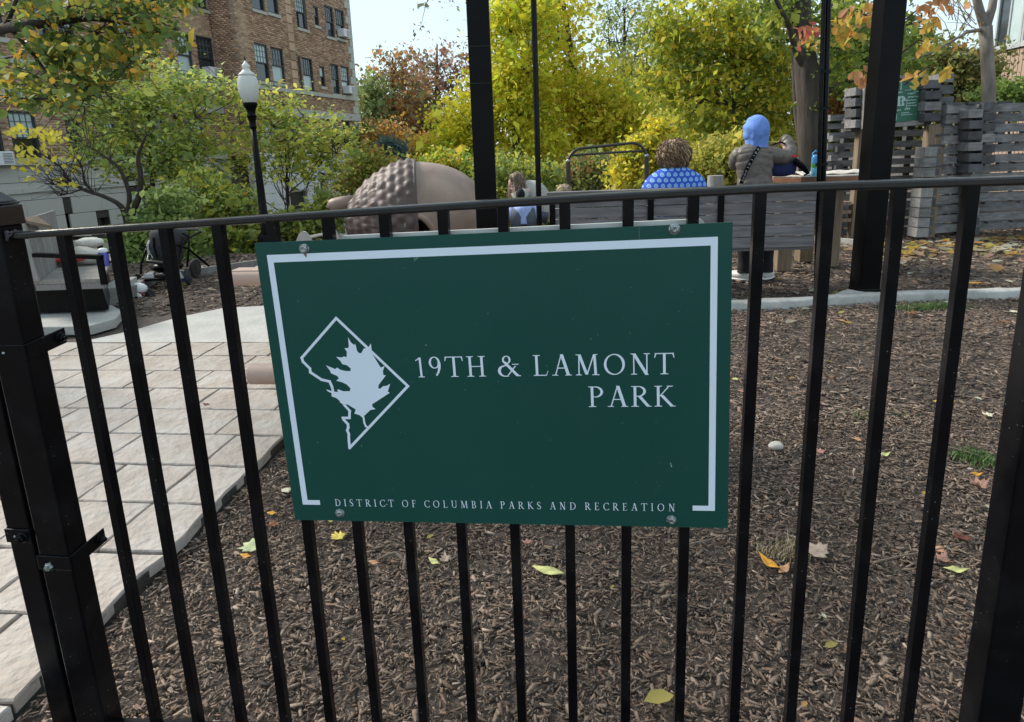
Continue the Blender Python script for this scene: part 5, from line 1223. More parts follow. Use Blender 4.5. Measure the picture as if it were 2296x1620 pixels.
# arm rests in black bar
def bar(P_, w=.045, h=.04, nm='arm_rest'): 
    for i in range(len(P_) - 1): MB().beam(P_[i], P_[i + 1], w, h).build(nm, M['blackflat'], lg)
a1_ = at(77, 572, Yn - .03); a2_ = at(228, 577, Yn - .03); bar([a1_, a2_], .06, .035); MB().beam(a2_ + Vector((-.02, 0, .0)), Vector((at(231, 620, Yn - .03).x, Yn - .03, zs - .05)), .05, .03, up=(0, 1, 0)).build('arm_upright', M['blackflat'], lg)
a1_ = at(150, 534, 7.2); a2_ = at(221, 535, 7.2); bar([a1_, a2_], .06, .04); MB().beam(a2_, Vector((a2_.x, 7.2, zs)), .05, .03, up=(0, 1, 0)).build('arm_upright', M['blackflat'], lg)
xb0, xb1 = at(83, 650, 5.75).x, at(229, 650, 5.75).x
MB().hexa([Vector(q_) for z, e in ((.11, .03), (.36, 0)) for q_ in ((xb0 - .3, 5.75, z), (xb1 + e, 5.75, z), (xb1 + e - .75, 7.0, z), (xb0 - .95, 7.0, z))]).build('base_box', M['blackflat'], lg)
MB().hexa([Vector(q_) for z in (.365, .385) for q_ in ((xb0 - .02, 5.72, z), (xb1 + .02, 5.72, z), (xb1 - .74, 7.0, z), (xb0 - .74, 7.0, z))]).build('base_lid', M['graymetal'], lg)
pad = [G(-40, 757), G(205, 752), G(262, 735), G(278, 716), G(252, 702), G(-40, 700)]; pad = [Vector((p.x, p.y, 0)) for p in pad]
o = MB().prism(pad, (0, 0, .085)).build('concrete_pad', M['conc'], tri=True, bevel=.01); tag(o, 'pale concrete footing pad under the lounge bench', 'footing', kind='structure')
p1 = G(225, 690); p2 = G(272, 686); o = MB().prism([Vector((p1.x, p1.y, 0)), Vector((p2.x, p2.y, 0)), Vector((p2.x - .15, p2.y + .6, 0)), Vector((p1.x - .15, p1.y + .6, 0))], (0, 0, .2)).build('concrete_block', M['conc'], bevel=.01); tag(o, 'rear concrete footing block beside the tipped scooter', 'footing', kind='structure')
# bag heap, jug
p = at(178, 568, 6.55); p.z = zs; hb = thing('canvas_bag', 'cream canvas tote bag slumped on the lounge bench with a fluffy lining', 'bag', p)
b_ = MB(); b_.ball(p + Vector((.03, .0, .085)), (.26, .14, .10), 24, 14, fn=lambda d: 1 + .10 * math.sin(5 * d.x + 2 * d.z) + .05 * math.sin(11 * d.y + 7 * d.x)); b_.build('bag_body', M['cream'], hb, smooth='full')
b_ = MB(); b_.ball(p + Vector((.06, .10, .215)), (.15, .09, .055), 20, 12, fn=lambda d: 1 + .08 * math.sin(17 * d.x) * math.sin(15 * d.y + 3)); b_.build('fleece_lining', mat('white_fleece', (.66, .64, .58), .95, .1, 60, .8, 120), hb, smooth='full')
o = MB(); o.ball(p + Vector((-.06, -.14, .075)), (.15, .035, .030), 18, 8, fn=lambda d: 1 + .3 * d.x * abs(d.x) + .1 * math.sin(8 * d.x)); o = o.build('toy_shovel', M['red'], smooth='full'); tag(o, 'red plastic toy scoop lying against the canvas bag', 'toy')
pj = at(231, 566, 6.4); pj.z = zs; jg = thing('travel_jug', 'periwinkle blue jug with a white lid standing at the end of the lounge bench', 'jug', pj); TJ = Matrix.Translation(pj)
MB().lathe([(.042, 0), (.046, .01), (.047, .12), (.044, .145)], 20, TJ).build('jug_body', M['blueplastic'], jg, smooth=True)
MB().lathe([(.047, .143), (.047, .16), (.038, .178), (.015, .185)], 20, TJ).build('jug_lid', M['whiteplastic'], jg, smooth=True)
MB().tube([pj + Vector((.045, 0, .14)), pj + Vector((.085, 0, .12)), pj + Vector((.085, 0, .05)), pj + Vector((.045, 0, .03))], .009, 8).build('jug_handle', M['blackflat'], jg, smooth=True)
MB().tube([pj + Vector((-.048, 0, .13)), pj + Vector((-.07, 0, .11)), pj + Vector((-.048, 0, .06))], .006, 8).build('jug_spout', M['blueplastic'], jg, smooth=True)

# ------------------------------------------------------------------ stroller
Ys = 7.45; sx = at(368, 600, Ys).x; stl = thing('baby_stroller', 'black and charcoal baby stroller parked facing the fence by the shrubs', 'stroller', (sx, Ys, 0))
def S_(px, py, Y=Ys): return at(px, py, Y)
def wheel(c, r_, w, tilt=0.0):
    q = Matrix.Translation(c) @ Matrix.Rotation(tilt, 4, 'Z') @ Matrix.Rotation(R(90), 4, 'Y')
    o = MB().lathe([(r_ * .72, -w * .4), (r_ * .93, -w / 2), (r_, -w * .25), (r_, w * .25), (r_ * .93, w / 2), (r_ * .72, w * .4)], 22, q).build('wheel', M['rubber'], stl, smooth=True)
    MB().lathe([(r_ * .2, -w * .55), (r_ * .7, -w * .42), (r_ * .7, w * .42), (r_ * .2, w * .55)], 14, q).build('hub', M['graymetal'], o, smooth=True)
wheel((S_(335, 640).x - .02, Ys - .22, .095), .095, .045); wheel((S_(425, 640).x + .02, Ys - .05, .10), .10, .045, .3)
wheel((S_(336, 620).x, Ys + .42, .12), .12, .045); wheel((S_(400, 620).x, Ys + .42, .12), .12, .045)
xl_, xr_ = S_(338, 600).x, S_(418, 600).x
for x in (xl_, xr_):
    e = -1 if x == xl_ else 1
    MB().tube([(x + e * .05, Ys + .45, .14), (x, Ys + .1, .42), (x - e * .02, Ys - .12, .50)], .014, 10).build('rear_strut', M['blackflat'], stl, smooth=True)
    MB().tube([(x, Ys - .22, .18), (x + e * .0, Ys - .18, .30), (x - e * .01, Ys + .02, .52), (x - e * .02, Ys + .5, .58)], .014, 10).build('frame_tube', M['blackflat'], stl, smooth=True)
MB().tube([(xl_ + .02, Ys + .5, .57), (xl_ + .06, Ys + .56, .60), (xr_ - .06, Ys + .56, .60), (xr_ - .02, Ys + .5, .57)], .016, 10).build('push_handle', M['rubber'], stl, smooth=True)
MB().tube([(S_(424, 560).x - .05, Ys, .62), (S_(424, 560).x + .02, Ys, .58), (S_(430, 590).x + .0, Ys - .02, .44), (S_(426, 610).x, Ys - .05, .22)], .012, 10).build('curved_guard', M['blackflat'], stl, smooth=True)
MB().tube([S_(345, 571) + Vector((0, -.1, 0)), S_(352, 580) + Vector((0, -.2, 0)), S_(385, 583) + Vector((0, -.22, 0)), S_(400, 578) + Vector((0, -.15, 0))], .022, 12).build('bumper_bar', M['graymetal'], stl, smooth=True)
mb = MB(); c_ = S_(369, 553); mb.ball(c_ + Vector((0, .05, 0)), (.165, .12, .23), 24, 16, fn=lambda d: (1 / max(abs(d.x), abs(d.z), .6)) ** .6); mb.build('seat_shell', M['cloth_grey'], stl, smooth='full')
mb = MB(); mb.ball(c_ + Vector((.02, .18, .10)), (.17, .16, .12), 24, 14); mb.build('sun_hood', M['cloth_grey'], stl, smooth='full')
for e in (-.06, .07): MB().tube([c_ + Vector((e, -.10, .12)), c_ + Vector((e * .9, -.13, .0)), c_ + Vector((e * .6, -.13, -.12))], .012, 6).build('harness_strap', M['blackflat'], stl, smooth=True)
mb = MB(); mb.ball(S_(362, 600) + Vector((.04, .05, 0)), (.19, .16, .07), 18, 10); mb.build('storage_basket', M['blackflat'], stl, smooth='full')
q_ = S_(359, 612); MB().box(q_ + Vector((.0, -.24, 0)), (.11, .012, .075)).build('reflector_plate', M['whiteplastic'], stl, bevel=.01)
MB().box(q_ + Vector((.06, -.20, -.03)), (.30, .20, .03)).build('foot_rest', M['blackflat'], stl, bevel=.01)
q_ = S_(349, 563); wh = MB(); 
for i in range(1): wh.tube([q_ + Vector((.075 * math.cos(R(a)) * .8, -.05, .10 * math.sin(R(a)) + .03)) for a in range(60, 300, 12)], .014, 10)
wh.build('canopy_hinge', M['whiteplastic'], stl, smooth=True)
q_ = S_(413, 617); MB().prism([q_ + Vector((-.05, -.1, -.02)), q_ + Vector((.05, -.1, -.02)), q_ + Vector((.01, -.1, .06))], (0, -.012, 0)).build('hanging_tag', M['whiteplastic'], stl)
MB().box(q_ + Vector((.01, -.06, -.05)), (.17, .12, .03)).build('rear_step', M['navy'], stl, bevel=.008)
# tipped balance scooter
YK = 6.9; q_ = at(300, 650, YK); kb = thing('balance_scooter', 'small white and dark red toddler scooter tipped over beside the stroller', 'scooter', (q_.x, YK, 0))
def wheel2(c, r_, w, rot, m='rubber'):
    q = Matrix.Translation(c) @ rot; o = MB().lathe([(r_ * .6, -w * .4), (r_ * .92, -w / 2), (r_, 0), (r_ * .92, w / 2), (r_ * .6, w * .4)], 22, q).build('wheel', M[m], kb, smooth=True)
    MB().lathe([(r_ * .15, -w * .5), (r_ * .58, -w * .35), (r_ * .58, w * .35), (r_ * .15, w * .5)], 12, q).build('hub', M['blackflat'], o, smooth=True)
wheel2(at(322, 662, YK) + Vector((.02, 0, -.02)), .10, .045, Matrix.Rotation(R(40), 4, 'Y') @ Matrix.Rotation(R(60), 4, 'X'))
wheel2(at(306, 668, YK - .1), .055, .05, Matrix.Rotation(R(35), 4, 'Y') @ Matrix.Rotation(R(70), 4, 'X'), 'whiteplastic')
wheel2(at(263, 642, YK), .065, .05, Matrix.Rotation(R(70), 4, 'Y') @ Matrix.Rotation(R(30), 4, 'X'))
mb = MB(); mb.ball(at(303, 648, YK), (.12, .07, .07), 18, 10, fn=lambda d: 1 + .15 * d.x); mb.build('scooter_body', M['whiteplastic'], kb, smooth='full')
MB().tube([at(268, 643, YK), at(290, 650, YK), at(312, 657, YK - .04), at(325, 664, YK - .04)], .022, 10).build('frame_tube', M['maroon'], kb, smooth=True)
# ------------------------------------------------------------------ people
def skin_body(name, verts, edges, radii, m, parent, sub=2, root=0):
    me = bpy.data.meshes.new(name); me.from_pydata([tuple(v) for v in verts], edges, []); me.materials.append(m)
    o = link(name, me, parent)
    s = o.modifiers.new('skin', 'SKIN'); s.use_smooth_shade = True
    for i, r_ in enumerate(radii):
        sv = me.skin_vertices[0].data[i]; sv.radius = (r_, r_) if not hasattr(r_, '__len__') else r_; sv.use_root = (i == root)
    ss = o.modifiers.new('sub', 'SUBSURF'); ss.levels = sub; ss.render_levels = sub
    return o
def person_body(parent, J, m, sc=1.0, head=True):
    """J: dict of joints"""
    names = ['pelvis', 'waist', 'chest', 'neck', 'skull0', 'skull', 'shL', 'elL', 'wrL', 'paL', 'shR', 'elR', 'wrR', 'paR', 'hipL', 'knL', 'anL', 'toL', 'hipR', 'knR', 'anR', 'toR']
    rad = dict(pelvis=(.14, .105), waist=(.115, .09), chest=(.145, .105), neck=.052, skull0=.07, skull=.088, shL=.055, shR=.055, elL=.04, elR=.04, wrL=.026, wrR=.026, paL=(.038, .018), paR=(.038, .018), hipL=.085, hipR=.085, knL=.056, knR=.056, anL=.036, anR=.036, toL=(.04, .025), toR=(.04, .025))
    idx = {n: i for i, n in enumerate(names)}
    V = [Vector(J[n]) for n in names]; E = [('pelvis', 'waist'), ('waist', 'chest'), ('chest', 'neck'), ('neck', 'skull0'), ('skull0', 'skull'), ('chest', 'shL'), ('shL', 'elL'), ('elL', 'wrL'), ('wrL', 'paL'), ('chest', 'shR'), ('shR', 'elR'), ('elR', 'wrR'), ('wrR', 'paR'), ('pelvis', 'hipL'), ('hipL', 'knL'), ('knL', 'anL'), ('anL', 'toL'), ('pelvis', 'hipR'), ('hipR', 'knR'), ('knR', 'anR'), ('anR', 'toR')]
    E = [(idx[a], idx[b]) for a, b in E]; Rr = [rad[n] if not hasattr(rad[n], '__len__') else rad[n] for n in names]
    Rr = [(a * sc, a * sc) if not hasattr(a, '__len__') else (a[0] * sc, a[1] * sc) for a in Rr]
    # fingers: four bent chains and a thumb on each palm
    for s in 'LR':
        w, p = Vector(J['wr' + s]), Vector(J['pa' + s]); d = (p - w).normalized(); side = d.cross(Vector((0, 0, 1)))
        if side.length < .1: side = Vector((1, 0, 0))
        side.normalize(); dn = side.cross(d).normalized(); 
        if dn.z > 0: dn = -dn
        for k, (o_, L_) in enumerate(((-.027, .060), (-.009, .070), (.009, .066), (.026, .050))):
            b = p + side * o_ * sc; pr = idx['pa' + s]
            for t, cu in ((.35, .1), (.7, .35), (1.0, .75)):
                V.append(b + d * L_ * t * sc * (1 - .25 * cu) + dn * L_ * cu * .55 * sc); Rr.append((.0085 * sc,) * 2); E.append((pr, len(V) - 1)); pr = len(V) - 1
        pr = idx['pa' + s]
        for t in (.5, 1.0): V.append(p - d * .02 * sc + side * (-.04 - .025 * t) * sc + d * .035 * t * sc + dn * .012 * sc); Rr.append((.010 * sc,) * 2); E.append((pr, len(V) - 1)); pr = len(V) - 1
    return skin_body('body', V, E, Rr, m, parent)
def ell_tube(mb, rings, seg=36, fn=None):
    """rings: (centre, x-axis vec, y-axis vec)"""
    base = len(mb.v)
    for i, (c, ax_, ay) in enumerate(rings):
        for j in range(seg):
            a = 2 * math.pi * j / seg; k = fn(i, a) if fn else 1.0
            mb.v.append(tuple(Vector(c) + (Vector(ax_) * math.cos(a) + Vector(ay) * math.sin(a)) * k))
    for i in range(len(rings) - 1):
        for j in range(seg):
            a = base + i * seg + j; b = base + i * seg + (j + 1) % seg; mb.f.append((a, b, b + seg, a + seg))
    mb.f.append(tuple(base + j for j in range(seg))[::-1]); mb.f.append(tuple(base + (len(rings) - 1) * seg + j for j in range(seg)))
def interp(pts, n):
    """Catmull-Rom over tuples/vectors of floats"""
    P = [np.array(p, float) for p in pts]; out = []
    for i in range(n):
        t = i / (n - 1) * (len(P) - 1); k = min(int(t), len(P) - 2); f = t - k
        a, b, c, d = P[max(k - 1, 0)], P[k], P[k + 1], P[min(k + 2, len(P) - 1)]
        out.append(.5 * ((2 * b) + (c - a) * f + (2 * a - 5 * b + 4 * c - d) * f * f + (3 * b - a - 3 * c + d) * f ** 3))
    return out
def curls(name, parent, c, r_, m, n, L_, pal, seed):
    rg = random.Random(seed); c = Vector(c); r_ = Vector(r_); VV, FF, CC = [], [], []
    for k in range(n):
        while True:
            d = Vector((rg.gauss(0, 1), rg.gauss(0, 1), rg.gauss(.2, 1))).normalized()
            if d.z > -.5 and not (d.y > .55 and d.z < .5): break
        lift = rg.uniform(.88, 1.06) + .12 * math.sin(3.1 * d.x * 2 + 1.7 * d.z * 3 + 1) * rg.random(); phi = rg.random() * 6.28; hr = rg.uniform(.006, .013); tw = rg.uniform(1.0, 1.7); dd = d.copy(); pts = []
        side = dd.cross(Vector((0, 0, 1))).normalized() * rg.gauss(0, .5)
        for i in range(15):
            p = c + Vector((dd.x * r_.x, dd.y * r_.y, dd.z * r_.z)) * lift
            if dd.z < -.35: p.z -= .0
            t = (Vector((0, 0, -1)) + side * .3); t = (t - dd * t.dot(dd)); t = t.normalized() if t.length > .05 else side.normalized() if side.length > .01 else Vector((1, 0, 0))
            b_ = dd.cross(t); pts.append(p + (dd * math.cos(phi + i * tw) + b_ * math.sin(phi + i * tw)) * hr)
            dd = (dd + t * (L_ / 15 / r_.x)).normalized()
        col = pal[rg.randrange(len(pal))]; f = rg.uniform(.75, 1.3); base = len(VV); rad = rg.uniform(.003, .0052)
        for i, p in enumerate(pts):
            q = (pts[min(i + 1, 14)] - pts[max(i - 1, 0)]).normalized(); x = q.cross(Vector((.3, .2, 1))).normalized(); y = q.cross(x)
            for j in range(3): a = 2.094 * j; VV.append(tuple(p + (x * math.cos(a) + y * math.sin(a)) * rad)); CC.append(tuple(v * f for v in col))
        for i in range(14):
            for j in range(3): FF.append((base + i * 3 + j, base + i * 3 + (j + 1) % 3, base + (i + 1) * 3 + (j + 1) % 3, base + (i + 1) * 3 + j))
    return link(name, np_mesh(name, np.array(VV), np.array(FF), m, np.array(CC), smooth=True), parent)
def hairdo(name, parent, c, r_, m, n, L_, curl, pal, seed, down=Vector((0, 0, -1)), droop=1.0, face=None, cols=.0, thick=.0028, lim=1.16):
    """cap of hair plus many curved strands"""
    rg = random.Random(seed); VV, FF, CC = [], [], []
    c = Vector(c); r_ = Vector(r_)
    def addtube(pts, rad, col):
        base = len(VV); n_ = len(pts)
        for i, p in enumerate(pts):
            d = (pts[min(i + 1, n_ - 1)] - pts[max(i - 1, 0)]).normalized(); x = d.cross(Vector((.3, .2, 1))).normalized(); y = d.cross(x)
            for j in range(3):
                a = 2.094 * j; VV.append(tuple(p + (x * math.cos(a) + y * math.sin(a)) * rad * (1 - .6 * i / n_))); CC.append(col)
        for i in range(n_ - 1):
            for j in range(3): FF.append((base + i * 3 + j, base + i * 3 + (j + 1) % 3, base + (i + 1) * 3 + (j + 1) % 3, base + (i + 1) * 3 + j))
    for k in range(n):
        while True:  # root direction
            d = Vector((rg.gauss(0, 1), rg.gauss(0, 1), rg.gauss(0, 1))).normalized()
            if d.z < -.35: continue
            if face is not None and d.dot(face) > .45 and d.z < .55: continue
            break
        p = c + Vector((d.x * r_.x, d.y * r_.y, d.z * r_.z)) * .96; v = (d * .12 + Vector((rg.gauss(0, .4), rg.gauss(0, .4), rg.gauss(0, .25)))).normalized(); pts = [p]; st_ = L_ * rg.uniform(.6, 1.15) / 7; ph = rg.random() * 6.28
        for i in range(7):
            v = (v + down * .28 * droop + Vector((math.cos(ph + i * 1.9), math.sin(ph + i * 1.9), math.sin(ph * 2 + i * 2.3))) * curl).normalized(); p = p + v * st_
            e = p - c; q = Vector((e.x / r_.x, e.y / r_.y, e.z / r_.z)).length
            if q < 1.02: p = c + e * (1.02 / max(q, .01))
            if lim and p.z > c.z - r_.z * .55 and q > lim: p = c + e * (lim / q)
            pts.append(p.copy())
        cc = pal[rg.randrange(len(pal))]; f = rg.uniform(.75, 1.25); addtube(pts, thick * rg.uniform(.7, 1.4), tuple(x * f for x in cc))
    return link(name, np_mesh(name, np.array(VV), np.array(FF), m, np.array(CC), smooth=True), parent)

# --- woman standing, sky blue hood, taupe quilted jacket
YP = 6.5; PX_ = at(1697, 460, YP).x; k_ = YP / FPX
def H(px, py, dy=0.0): p = at(px, py, YP + dy); return p
wst = thing('person', 'woman in a sky blue hood and taupe quilted jacket, back turned, arms raised', 'person', (PX_, YP, 0))
fl, fr_ = G(1650, 628), G(1730, 632)
J = dict(pelvis=H(1694, 452), waist=H(1692, 420), chest=H(1688, 362), neck=H(1692, 322), skull0=H(1694, 305, .01), skull=H(1696, 290, .02),
         shL=H(1655, 345), elL=H(1648, 372, .10), wrL=H(1668, 366, .30), paL=H(1676, 362, .36), shR=H(1728, 348), elR=H(1768, 345, .12), wrR=H(1755, 318, .25), paR=H(1744, 322, .30),
         hipL=H(1677, 462), knL=Vector((fl.x + .05, YP + .03, .48)), anL=Vector((fl.x + .06, YP + .02, .08)), toL=Vector((fl.x + .03, YP + .16, .035)), hipR=H(1712, 462), knR=Vector((fr_.x - .04, YP + .03, .48)), anR=Vector((fr_.x - .03, YP + .02, .08)), toR=Vector((fr_.x + .02, YP + .16, .035)))
person_body(wst, J, M['skin'], .9)
tor = interp([tuple(H(1694, 455)) + (.200, .135), tuple(H(1693, 425)) + (.185, .125), tuple(H(1692, 395)) + (.172, .118), tuple(H(1691, 365)) + (.188, .125), tuple(H(1691, 343)) + (.196, .118), tuple(H(1692, 330)) + (.150, .10), tuple(H(1693, 320)) + (.07, .07)], 90)
ja = MB(); ell_tube(ja, [(q[:3], (q[3], 0, 0), (0, q[4], 0)) for q in tor], 44, fn=lambda i, a: 1 + .05 * abs(math.sin(i * .31 + 1.1 * abs(math.sin(a * 1.0 + 1.57)) + .45 * math.sin(a * 3 + i * .07))) ** .6 * (1 if i < 76 else .4) - .02 + .012 * math.sin(7 * a + i * .4))
def sleeve(pts, n=46):
    q = interp(pts, n); mbp_ = [Vector(v[:3]) for v in q]; rr_ = [v[3] * (1 + .10 * abs(math.sin(i * .52))) for i, v in enumerate(q)]; ja.tube(mbp_, rr_, 18)
sleeve([tuple(H(1716, 345)) + (.075,), tuple(H(1738, 349, .03)) + (.078,), tuple(H(1762, 352, .10)) + (.072,), tuple(H(1771, 338, .16)) + (.062,), tuple(H(1765, 318, .22)) + (.056,), tuple(H(1755, 310, .26)) + (.042,)])
sleeve([tuple(H(1668, 345)) + (.072,), tuple(H(1654, 350, .03)) + (.070,), tuple(H(1649, 368, .11)) + (.064,), tuple(H(1660, 366, .24)) + (.052,), tuple(H(1668, 364, .30)) + (.042,)])
jo = ja.build('quilted_jacket', M['puffer'], wst, smooth='full')
def hoodfn(d):
    return 1 + .03 * abs(math.sin(5 * d.x + 6 * d.z)) * max(0, -d.y) + .07 * max(0, -d.x - .15) * math.sin(9 * d.z + 4 + 5 * d.x) + (.07 * math.sin(13 * d.x + 1) * max(0, -d.z + .15))
hm = MB(); hm.ball(H(1696, 292, .0), (.128, .13, .150), 36, 24, fn=hoodfn)
q = interp([tuple(H(1697, 300)) + (.122, .12), tuple(H(1697, 314)) + (.113, .112), tuple(H(1697, 326)) + (.108, .105), tuple(H(1696, 331)) + (.112, .11)], 14)
ell_tube(hm, [(v[:3], (v[3], 0, 0), (0, v[4], 0)) for v in q], 40, fn=lambda i, a: 1 + .07 * math.sin(a * 9 + i * .3) * (i / 14))
hm.build('hood', M['hoodblue'], wst, smooth='full')
# crossbody strap with pale marks
sp_ = [H(1703, 330, -.115), H(1690, 350, -.150), H(1677, 375, -.150), H(1668, 396, -.135), H(1662, 412, -.105)]
sp2 = [Vector(v) for v in interp([tuple(p) for p in sp_], 24)]; mbs = MB()
for i in range(23):
    d = (sp2[i + 1] - sp2[i]).normalized(); w = d.cross(Vector((0, -1, 0))).normalized() * .019
    b = len(mbs.v); mbs.v += [tuple(sp2[i] - w), tuple(sp2[i] + w), tuple(sp2[i + 1] + w), tuple(sp2[i + 1] - w)]; mbs.f.append((b, b + 1, b + 2, b + 3))
so = mbs.build('shoulder_strap', M['blackflat'], wst); so.modifiers.new('t', 'SOLIDIFY').thickness = .006
mk = MB()
for i in range(2, 21, 2):
    c = sp2[i] + Vector((0, -.006, 0)); d = (sp2[i + 1] - sp2[i]).normalized(); w = d.cross(Vector((0, -1, 0))).normalized()
    for a in range(8):
        t0, t1 = a * math.pi / 4, (a + .8) * math.pi / 4
        if i % 4 and a in (0, 4): continue
        b = len(mk.v); mk.v += [tuple(c + (w * math.cos(t) * k2 + d * math.sin(t) * k2 * .9)) for t, k2 in ((t0, .011), (t1, .011), (t1, .007), (t0, .007))]; mk.f.append((b, b + 1, b + 2, b + 3))
mk.build('strap_lettering', M['whiteplastic'], so)
pt = MB()
for hx, kx, axx_ in ((J['hipL'], J['knL'], J['anL']), (J['hipR'], J['knR'], J['anR'])):
    q = interp([tuple(hx + Vector((0, 0, .06))) + (.115,), tuple(hx + Vector((0, 0, -.08))) + (.105,), tuple(kx) + (.078,), tuple(axx_ + Vector((0, 0, .12))) + (.068,), tuple(axx_ + Vector((0, 0, .015))) + (.072,)], 26); pt.tube([Vector(v[:3]) for v in q], [v[3] * (1 + .03 * math.sin(i * 1.3)) for i, v in enumerate(q)], 18)
pt.build('trousers', M['pants'], wst, smooth='full')
for a, e in ((J['anL'], -.35), (J['anR'], .35)):
    sh = MB(); c = Vector((a.x, a.y + .05, .045)); 
    sh.ball((0, 0, 0), (.055, .135, .048), 20, 12, fn=lambda d: 1 + (.12 if d.z > .2 and d.y < 0 else 0))
    q = Matrix.Translation(c + Vector((e * .12, 0, .012))) @ Matrix.Rotation(-e * 2.2, 4, 'Z'); sh.v = [tuple(q @ Vector(v)) for v in sh.v]; so_ = sh.build('sneaker', M['sneaker'], wst, smooth='full')
    s2 = MB(); s2.ball((0, 0, 0), (.058, .14, .016), 20, 8); s2.v = [tuple(Matrix.Translation(c + Vector((e * .12, 0, -.026))) @ Matrix.Rotation(-e * 2.2, 4, 'Z') @ Vector(v)) for v in s2.v]; s2.build('sole', M['whiteplastic'], so_, smooth='full')

# --- woman seated on the bench, blue patterned blouse
YQ = 6.2
def Q(px, py, dy=0.0): return at(px, py, YQ + dy)
def blouse_mat():
    m = bpy.data.materials.new('blue_motif_print'); m.use_nodes = True; nt = m.node_tree; N = nt.nodes; L = nt.links; b = N['Principled BSDF']; b.inputs['Roughness'].default_value = .75
    uv = N.new('ShaderNodeUVMap'); uv.uv_map = 'UVMap'; sx_ = N.new('ShaderNodeSeparateXYZ'); L.new(uv.outputs[0], sx_.inputs[0])
    def ma(op, a, b_=None, c=None):
        n = N.new('ShaderNodeMath'); n.operation = op
        for i, v in enumerate((a, b_, c)):
            if v is None: continue
            if isinstance(v, (int, float)): n.inputs[i].default_value = v
            else: L.new(v, n.inputs[i])
        return n.outputs[0]
    u, v = sx_.outputs[0], sx_.outputs[1]; row = ma('FLOOR', v); odd = ma('MODULO', row, 2.0); uu = ma('ADD', u, ma('MULTIPLY', odd, .5)); fu = ma('SUBTRACT', ma('FRACT', uu), .5); fv = ma('SUBTRACT', ma('FRACT', v), .5)
    fu2 = ma('MULTIPLY', fu, ma('ADD', 1.15, ma('MULTIPLY', fv, .8)))
    d = ma('SQRT', ma('ADD', ma('MULTIPLY', fu2, fu2), ma('MULTIPLY', fv, fv)))
    ring = ma('MULTIPLY', ma('LESS_THAN', d, .36), ma('GREATER_THAN', d, .20)); dot = ma('LESS_THAN', d, .12); msk = ma('MAXIMUM', ring, dot)
    mx = N.new('ShaderNodeMix'); mx.data_type = 'RGBA'; mx.inputs[6].default_value = (.012, .075, .48, 1); mx.inputs[7].default_value = (.27, .50, .74, 1); L.new(msk, mx.inputs[0]); L.new(mx.outputs[2], b.inputs['Base Color'])
    return m
wse = thing('person', 'seated woman with curly brown hair and a blue blouse of pale round motifs', 'person', (Q(1512, 430).x, YQ, 0))
fy = YQ + .45
J2 = dict(pelvis=Q(1514, 500), waist=Q(1514, 465), chest=Q(1513, 405), neck=Q(1511, 372), skull0=Q(1511, 355), skull=Q(1511, 342, .02),
          shL=Q(1470, 398), elL=Q(1448, 440, .05), wrL=Q(1465, 478, .20), paL=Q(1472, 482, .27), shR=Q(1555, 397), elR=Q(1580, 438, .05), wrR=Q(1562, 478, .2), paR=Q(1556, 482, .27),
          hipL=Q(1495, 512), knL=Vector((Q(1490, 500).x, fy, .50)), anL=Vector((Q(1492, 500).x, fy + .05, .08)), toL=Vector((Q(1492, 500).x, fy + .18, .035)), hipR=Q(1533, 512), knR=Vector((Q(1540, 500).x, fy, .50)), anR=Vector((Q(1540, 500).x, fy + .05, .08)), toR=Vector((Q(1540, 500).x, fy + .18, .035)))
person_body(wse, J2, M['skinpale'], .95)
bl = MB(); tor = interp([tuple(Q(1513, 505)) + (.27, .17), tuple(Q(1513, 465)) + (.275, .165), tuple(Q(1513, 430)) + (.325, .165), tuple(Q(1513, 408)) + (.300, .155), tuple(Q(1512, 392)) + (.238, .135), tuple(Q(1512, 380)) + (.150, .115), tuple(Q(1511, 372)) + (.085, .08), tuple(Q(1511, 366)) + (.075, .075)], 50)
ell_tube(bl, [(q[:3], (q[3], 0, 0), (0, q[4], 0)) for q in tor], 56, fn=lambda i, a: 1 + .012 * math.sin(5 * a + i * .3))
bme_ = bl.mesh('blouse', blouse_mat(), smooth=True); uvl = bme_.uv_layers.new(name='UVMap')
cx0 = Q(1513, 400).x
for lp_ in bme_.loops:
    v = bme_.vertices[lp_.vertex_index].co; uvl.data[lp_.index].uv = ((v.x - cx0) / .060, v.z / .052)
link('blouse', bme_, wse)
tr2 = MB()
for hx, kx, ax_ in ((J2['hipL'], J2['knL'], J2['anL']), (J2['hipR'], J2['knR'], J2['anR'])):
    tr2.tube([Vector(v[:3]) for v in interp([tuple(hx) + (.12,), tuple(kx) + (.09,)], 8)], .105, 16); tr2.tube([kx, ax_ + Vector((0, 0, .02))], [.09, .06], 16)
tr2.build('trousers', M['jeans'], wse, smooth='full')
hc = Q(1511, 345); b_ = MB(); b_.ball(hc, (.135, .125, .135), 24, 16, fn=lambda d: 1 + .06 * math.sin(9 * d.x + 5 * d.z) * math.sin(7 * d.z)); hb_ = b_.build('hair', mat('hair_mass', (.09, .052, .03), .6, .4, 14, .8, 40), wse, smooth='full')
curls('hair_curls', hb_, hc + Vector((0, 0, -.012)), (.150, .135, .148), M['hairbrown'], 1000, .20, [(.13, .075, .04), (.20, .125, .07), (.34, .235, .14), (.08, .045, .025), (.44, .33, .21)], 5)

